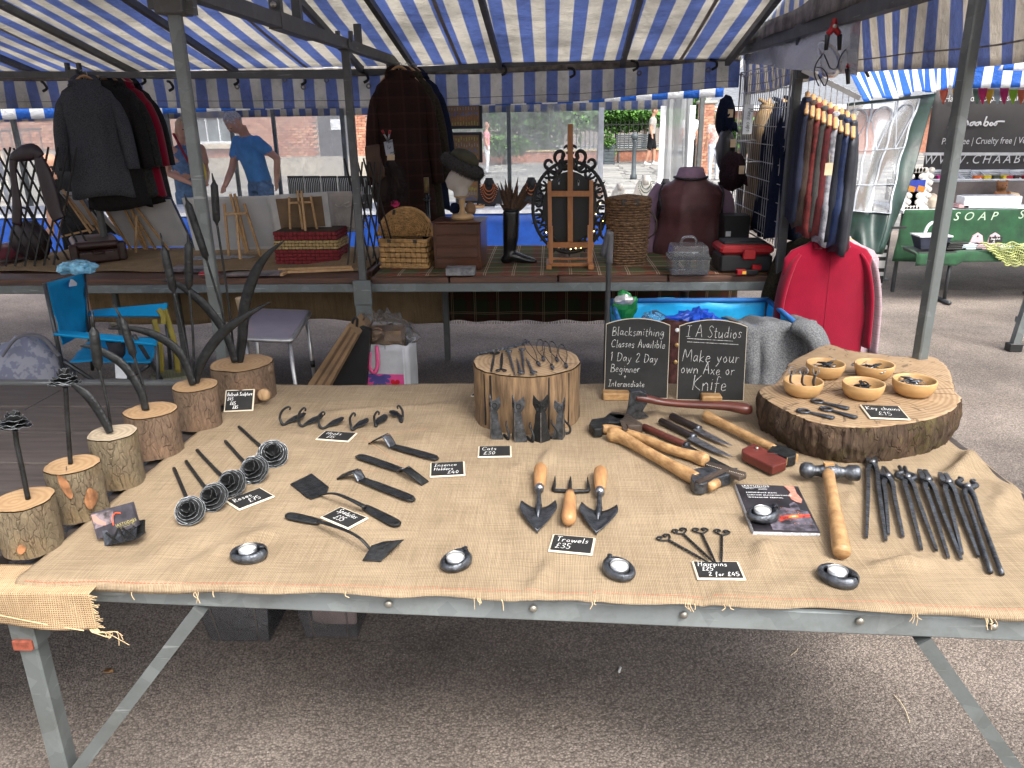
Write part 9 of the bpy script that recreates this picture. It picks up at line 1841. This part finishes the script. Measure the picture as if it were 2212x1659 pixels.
# upper table goods
for k,(px,lab,cs)in enumerate(((670,'first white wicker basket with pink soaps',((.55,.02,.22),(.03,.03,.03),(.55,.02,.22))),(970,'second white wicker basket behind the steel post',((.02,.02,.02),(.45,.3,.25))),(1420,'third white wicker basket with orange and yellow soaps',((.7,.14,.01),(.65,.48,.02),(.05,.05,.02),(.65,.48,.02))),(1830,'white wicker basket with red soaps at the picture edge',((.4,.01,.03),(.05,.01,.01),(.4,.01,.03))))):
    p=Q(*zT(px,235),YS+.62);w_=.50 if k!=1 else .40;o=thing('wicker_tray',lab,'basket',(p.x,YS+.68,p.z),0,'white wicker soap baskets');h0,h1=.14,.26
    q=MB(o)
    for j in range(9):
        z_=.008+j*.010;n_=30;pts=[]
        for sx0,sy0,sx1,sy1 in((-.5,-.5,.5,-.5),(.5,-.5,.5,.5),(.5,.5,-.5,.5),(-.5,.5,-.5,-.5)):
            for i in range(12):t=i/12;pts.append(V(((sx0+(sx1-sx0)*t)*w_*(1+.12*j/8),(sy0+(sy1-sy0)*t)*.22,z_+max(0,(sy0+(sy1-sy0)*t)+.5)*.07*j/8))+V((0,0,.003*math.sin(i*pi+j*pi))))
        q.tube(pts,.0062,5,closed=True)
    for i in range(24):x_=-.5+i/23;q.bar((x_*w_,-.11,0),(x_*w_*1.12,-.115,.09),.006,.012,(0,1,0))
    tag(q.build('woven_wicker',M_WHT),kind='stuff');q=MB(o);q.tube([(-.57*w_,-.115,.094),(.57*w_,-.115,.094),(.57*w_,.115,.165),(-.57*w_,.115,.165)],.009,6,closed=True);q.build('rim',M_WHT)
    q=MB(o);q.box((0,.09,.13),(w_*.35,.004,.05));q.build('price_card',mat('grey_card',(.5,.5,.55),.7))
    for i,c_ in enumerate(cs):s_=thing('soap_bar','wrapped soap bar %d from the left in the %s'%(i+1,lab.split(' with')[0].split(' behind')[0])if False else('leftmost','second','third','rightmost')[i]+' wrapped soap bar in the '+lab.split(' with')[0].split(' behind')[0]+(' at the picture edge' if k==3 else ''),'soap',(p.x-.1+.085*i,YS+.62,p.z+.06));q=MB(s_);q.bbox((0,0,.03),(.075,.05,.085),.004,.1*i);q.build('wrapper',mat('soap_%d_%d'%(k,i),c_,.5));q=MB(s_);q.box((0,-.027,.03),(.04,.003,.03),.1*i);q.build('label',mat('soap_label_%d_%d'%(k,i),tuple(min(1,x*1.5+.05)for x in c_),.5))
p=Q(*zT(1650,330),YS+.3);tb=thing('teddy_bear','small brown teddy bear sitting on the soap table','teddy bear',(p.x,YS+.35,ZST));b=MB()
for c_,r_ in(((0,0,.07),(.06,.05,.075)),((0,-.005,.17),(.05,.048,.046)),((-.04,0,.21),(.018,.012,.018)),((.04,0,.21),(.018,.012,.018)),((0,-.045,.16),(.022,.022,.018)),((-.06,-.03,.09),(.022,.022,.045)),((.06,-.03,.09),(.022,.022,.045)),((-.04,-.06,.025),(.026,.05,.024)),((.04,-.06,.025),(.026,.05,.024))):b.ball(c_,r_)
fuse(b,'bear_body',[mat('teddy_fur',(.20,.085,.035),.95,bump=.5,bscale=90)],tb,.009,2)
for c_ in((-.018,-.05,.182),(.018,-.05,.182),(0,-.066,.166)):q=MB(tb);q.ball(c_,.006,8,5);q.build('eye',M_BLACKP)
for nm,lab,a,b,h_,dy,m_ in(('kraft_box','brown kraft gift box beside the teddy bear',(1720,365),(1870,365),.10,.3,MATS['kraft_paper']),('white_tray','long white display tray on the soap table',(1120,480),(1890,482),.10,.08,M_WHT),('pink_dish','pink soap dish left of the white tray',(1060,450),(1200,450),.025,.08,mat('dusty_pink',(.5,.3,.3),.4)),('scarf_pile','pile of cream fabric left of the steel post',(590,460),(820,470),.10,.12,mat('cream_fabric',(.45,.38,.30),.9))):
    A_,B_=Q(*zT(*a),YS+dy),Q(*zT(*b),YS+dy);o=thing(nm,lab,nm.split('_')[1],((A_.x+B_.x)/2,YS+dy+.08,ZST+.005));q=MB(o)
    if nm=='scarf_pile':q.grid(crumple((0,.02,.05),((B_.x-A_.x)*.55,.12,.07),.3,2),24,10,closed=True);q.build('fabric',m_)
    else:q.bbox((0,0,h_/2),(B_.x-A_.x,.16,h_),.004);q.build('body',m_);q=MB(o);q.bbox((0,0,h_+.003),((B_.x-A_.x)*.9,.13,.006),.002);q.build('top',M_PAPW if nm=='white_tray' else m_)
for k,px in enumerate((370,500)):
    p=Q(*zT(px,455),YS+.12);o=thing('shell_frame','white scalloped frame with blue and orange card, %s of two'%('left','right')[k],'frame',(p.x,YS+.14,ZST));wd,ht=.17,.34
    q=MB(o);q.bbox((0,0,ht/2),(wd,.02,ht),.004);q.build('board',M_WHT)
    for i in range(18):t=i/18*2*(wd+ht);x_,z_=((t-wd/2,0)if t<wd else(wd/2,t-wd)if t<wd+ht else(wd/2-(t-wd-ht),ht)if t<2*wd+ht else(-wd/2,ht-(t-2*wd-ht)));q=MB(o);q.lathe([(.0001,-.012),(.026,-.012),(.026,.012),(.0001,.012)],12,(x_,0,z_),Matrix.Rotation(R(90),3,'X'));q.build('scallop',M_BUST)
    q=MB(o);q.box((0,-.012,ht*.6),(wd*.5,.004,ht*.3));q.build('blue_card',mat('blue_card',(.02,.05,.35),.5));q=MB(o);q.box((.01,-.016,ht*.52),(wd*.4,.003,ht*.14),M=Matrix.Rotation(R(15),3,'Y'));q.build('orange_card',mat('orange_card',(.6,.22,.02),.5))
# banner
yB=8.6;bn_=thing('soap_banner','large grey banner with white soap lettering behind the baskets','banner',(4.6,yB,1));M_BANN=mat('banner_grey',(.075,.07,.07),.7,var=.12,scale=3);bx0=Q(*zS(690,1300),yB).x;bx1=Q(*zS(1900,1300),yB).x;bz0,bz1=Q(*zS(1200,1460),yB).z-.4,Q(*zS(1200,560),yB).z
q=MB(bn_,True);q.grid(lambda u,v:V((bx0+(bx1-bx0)*u,yB+.01*math.sin(u*9),bz0+(bz1-bz0)*v)),20,8);q.build('sheet',M_BANN,thick=.003);yT=yB-.018
def bt(t,x,y,s_,**k):q=MB(bn_,True);p=Q(*zS(x,y),yT);print_text(t,s_,q,frame((1,0,0),(0,0,1),(0,-1,0),(p.x,yT,p.z)),**k);q.build('lettering',M_LETW)
bt('Handmade soaps & shampoo bars',895,735,.088,scale_x=.86);bt('Palm free | Cruelty free | Vegan',862,1190,.092,scale_x=.80,shear=.1);bt('WWW.CHAABOO.COM',668,1400,.125,shear=.2,spacing=1.42,scale_x=.93)
q=MB(bn_,True);a,b=Q(*zS(670,1292),yT),Q(*zS(1900,1292),yT);q.bar(a,b,.002,.03,(0,0,1));q.build('white_line',M_LETW)
LG=[[(1100,880),(1040,860),(985,920),(945,1000),(950,1045),(985,1055),(1040,1010),(1090,940)],[(1130,860),(1095,990),(1120,940),(1145,945),(1150,985)],[(1215,950),(1180,960),(1170,985),(1195,985),(1220,950),(1222,985)],[(1275,950),(1240,960),(1230,985),(1255,985),(1280,950),(1285,985)],[(1350,890),(1315,985),(1340,950),(1365,960),(1345,990),(1320,985)],[(1400,955),(1380,975),(1395,990),(1415,970),(1400,955)],[(1445,955),(1425,975),(1440,988),(1458,965),(1445,952),(1480,945),(1540,946)]]
for st_k in LG:q=MB(bn_,True);q.tube(smooth_path([Q(*zS(*p),yT)for p in st_k],6),.008,5,flat=.3,up=(0,1,0));q.build('script_lettering',M_LETW)
# bunting
CB=((.6,.12,.06),(.6,.35,.02),(.12,.2,.15),(.5,.02,.12),(.6,.38,.03),(.35,.45,.5),(.45,.02,.12),(.25,.5,.03),(.5,.12,.05));bu=thing('bunting','string of coloured pennant flags along the top of the banner','bunting',Q(*zS(1250,600),7.6))
for k,px in enumerate((895,1035,1250,1310,1380,1470,1540,1635,1725)):
    a,b,c=(Q(*zS(*p),7.6+.02*(k%3))for p in((px-50,590),(px+50,590),(px-10,760)));q=MB(bu,True);q.grid(lambda u,v:(a*(1-u)+b*u)*(1-v)+c*v+V((0,.02*math.sin(u*3+v*3),0)),4,5);q.build('pennant',mat('pennant_%d'%k,CB[k],.7),thick=.001)
q=MB(bu,True);q.tube([Q(*zS(820,588),7.62),Q(*zS(1746,600),7.62)],.004,5);q.build('tape',M_WHT)
# striped roofs of the soap stall
cs_=thing('striped_canopy','bright blue and white striped canopy over the soap stall','canopy',(4,7.5,1.8));M_ST3=stripe_mat('canopy_bright',(.025,.15,.60),(.85,.87,.9),.15,0,.35,0,.05);M_ST3Y=stripe_mat('canopy_bright_side',(.025,.15,.60),(.85,.87,.9),.15,1,.35,0,.05)
e0,e1=Q(*zS(960,300),6.9),Q(*zS(960,595),6.9);kx=e0.x
q=MB(cs_,True);q.grid(lambda u,v:V((kx+3.5*u,6.9+.01*math.sin(u*30)*v,e0.z+(e1.z-e0.z)*v)),60,6);q.build('front_valance',M_ST3,thick=.001)
q=MB(cs_,True);q.grid(lambda u,v:V((kx+3.5*u-.25*v,6.9+1.2*v,e0.z+.30*v)),40,8);q.build('roof',M_ST3,thick=.001)
s0,s1=Q(*zS(-160,330),5.9),Q(*zS(-60,740),5.9);
def sidef(u,v):a=V((s0.x,5.9,s0.z)).lerp(V((kx+.01,6.93,e0.z+.02)),u);b=V((s0.x+.16,5.9,s1.z)).lerp(V((kx,6.9,e1.z)),u);return a.lerp(b,v)+V((.02*math.sin(u*40)*v,0,.012*math.sin(u*13)))
ms=stripe_mat('canopy_bright_slope',(.025,.15,.60),(.85,.87,.9),.095,1,.35,0,.05);q=MB(cs_,True);q.grid(sidef,80,12);q.build('side_slope',ms,thick=.001)
cn2=thing('striped_canopy','corner of another striped canopy at the upper right edge','canopy',Q(2212,150,6.2));q=MB(cn2,True);pts=[Q(*zS(*p),6.2)for p in((1465,400),(1746,420),(1900,60),(1746,50),(1590,190))];q.grid(lambda u,v:(pts[0]*(1-u)+(pts[1]+V((.3,0,0)))*u)*(1-v)+((pts[4]*.3+pts[3]*.7)*(1-u)+(pts[2]+V((.3,0,0)))*u)*v,30,8);q.build('flap',M_ST3,thick=.001)
# green tarpaulin with a clear church window, hung between the stalls
tp_=thing('window_tarpaulin','dark green tarpaulin with clear arched window panel hanging between stalls','tarpaulin',(2.8,6.4,.4));yG=6.35;zM=zc(1600,0,2.458);zN=zc(1600,400,2.458)
tl,tr,br,bl=Q(*zM(1150,620),yG),Q(*zM(1690,560),yG+.5),Q(*zN(1380,535),yG+.1),Q(*zN(1060,330),yG-.1);bl=Q(*zN(1050,470),yG-.1)
def tf(u,v):a=tl.lerp(tr,u);b=bl.lerp(br,u);p=a.lerp(b,v);return p+V((0,.05*math.sin(u*8+v*5)*(.3+v)+.03*math.sin(u*19-v*6)*v,-.03*math.sin(pi*u)*v))
q=MB(tp_,True);M_TARP=mat('green_tarp',(.010,.030,.024),.4,var=.4,scale=6,bump=.5,bscale=9)
for(u0,u1,v0,v1)in((.80,1,0,1),(0,.82,.74,1),(.0,.82,0,.02)):q.grid(lambda u,v:tf(u0+(u1-u0)*u,v0+(v1-v0)*v),22,18)
q.build('green_sheet',M_TARP,thick=.002);q=MB(tp_,True);q.grid(lambda u,v:tf(.81*u,.02+.73*v),36,30);q.build('clear_window',clear_mat('window_film',(.86,.88,.92),.22,.3,.2,4))
M_TAPE=mat('white_tape',(.40,.43,.48),.6)
for u in(.0,.27,.54,.80):
    q=MB(tp_,True);q.tube([tf(u+.01*math.sin(i),.02+.72*i/20)+V((0,-.012,0))for i in range(21)],.008,5,flat=.25,up=(0,1,0));q.build('window_bar',M_TAPE)
for v in(.33,.56,.74):q=MB(tp_,True);q.tube([tf(.81*i/20,v)+V((0,-.012,0))for i in range(21)],.009,5,flat=.3);q.build('window_bar',M_TAPE)
for k in range(3):
    for sg in(0,1):q=MB(tp_,True);q.tube([tf(.27*k+(.02 if sg==0 else .25)+(.115 if sg==0 else-.115)*t/8,.12+.21*t/8)+V((0,-.014,0))for t in range(9)],.005,5,flat=.4);q.build('window_bar',M_TAPE)
    q=MB(tp_,True);q.tube([tf(.27*k+.135+.115*math.cos(pi*t/10),.14-.09*math.sin(pi*t/10))+V((0,-.014,0))for t in range(11)],.008,5,flat=.4);q.build('window_arch',M_TAPE)
c0=Q(*zN(1380,385),yG+.1);o=thing('bar_clamp','black bar clamp with orange grip at the tarpaulin edge','clamp',c0);q=MB(o,True);q.bar(c0,c0+V((.17,.02,0)),.018,.018);q.build('bar',M_BLACKP);q=MB(o,True);q.bbox(c0,(.05,.04,.05),.005);q.build('orange_grip',mat('orange_plastic',(.75,.15,.01),.5))
c0=P(*zN(1355,695),0);o=thing('steel_post','bare steel leg standing below the green tarpaulin','post',(c0.x,c0.y,0));q=MB(o);q.bbox((0,0,.9),(.05,.05,1.8),.004);q.build('post',M_GALV);q=MB(o);q.box((0,0,.006),(.12,.1,.012));q.build('foot_plate',M_GALV)
c0=P(2188,758,0);o=thing('steel_post','lower corner of a steel stall frame at the right picture edge','post',(c0.x,c0.y,0));q=MB(o);q.bar((0,0,.02),(.10,0,.9),.05,.05);q.build('leg',M_GALV);q=MB(o);q.bar((0,.03,.22),(.6,.03,.2),.04,.04);q.build('lower_rail',M_GALV);q=MB(o);q.bbox((-.0,0,.03),(.09,.07,.06),.005);q.build('foot',M_BLACKP)
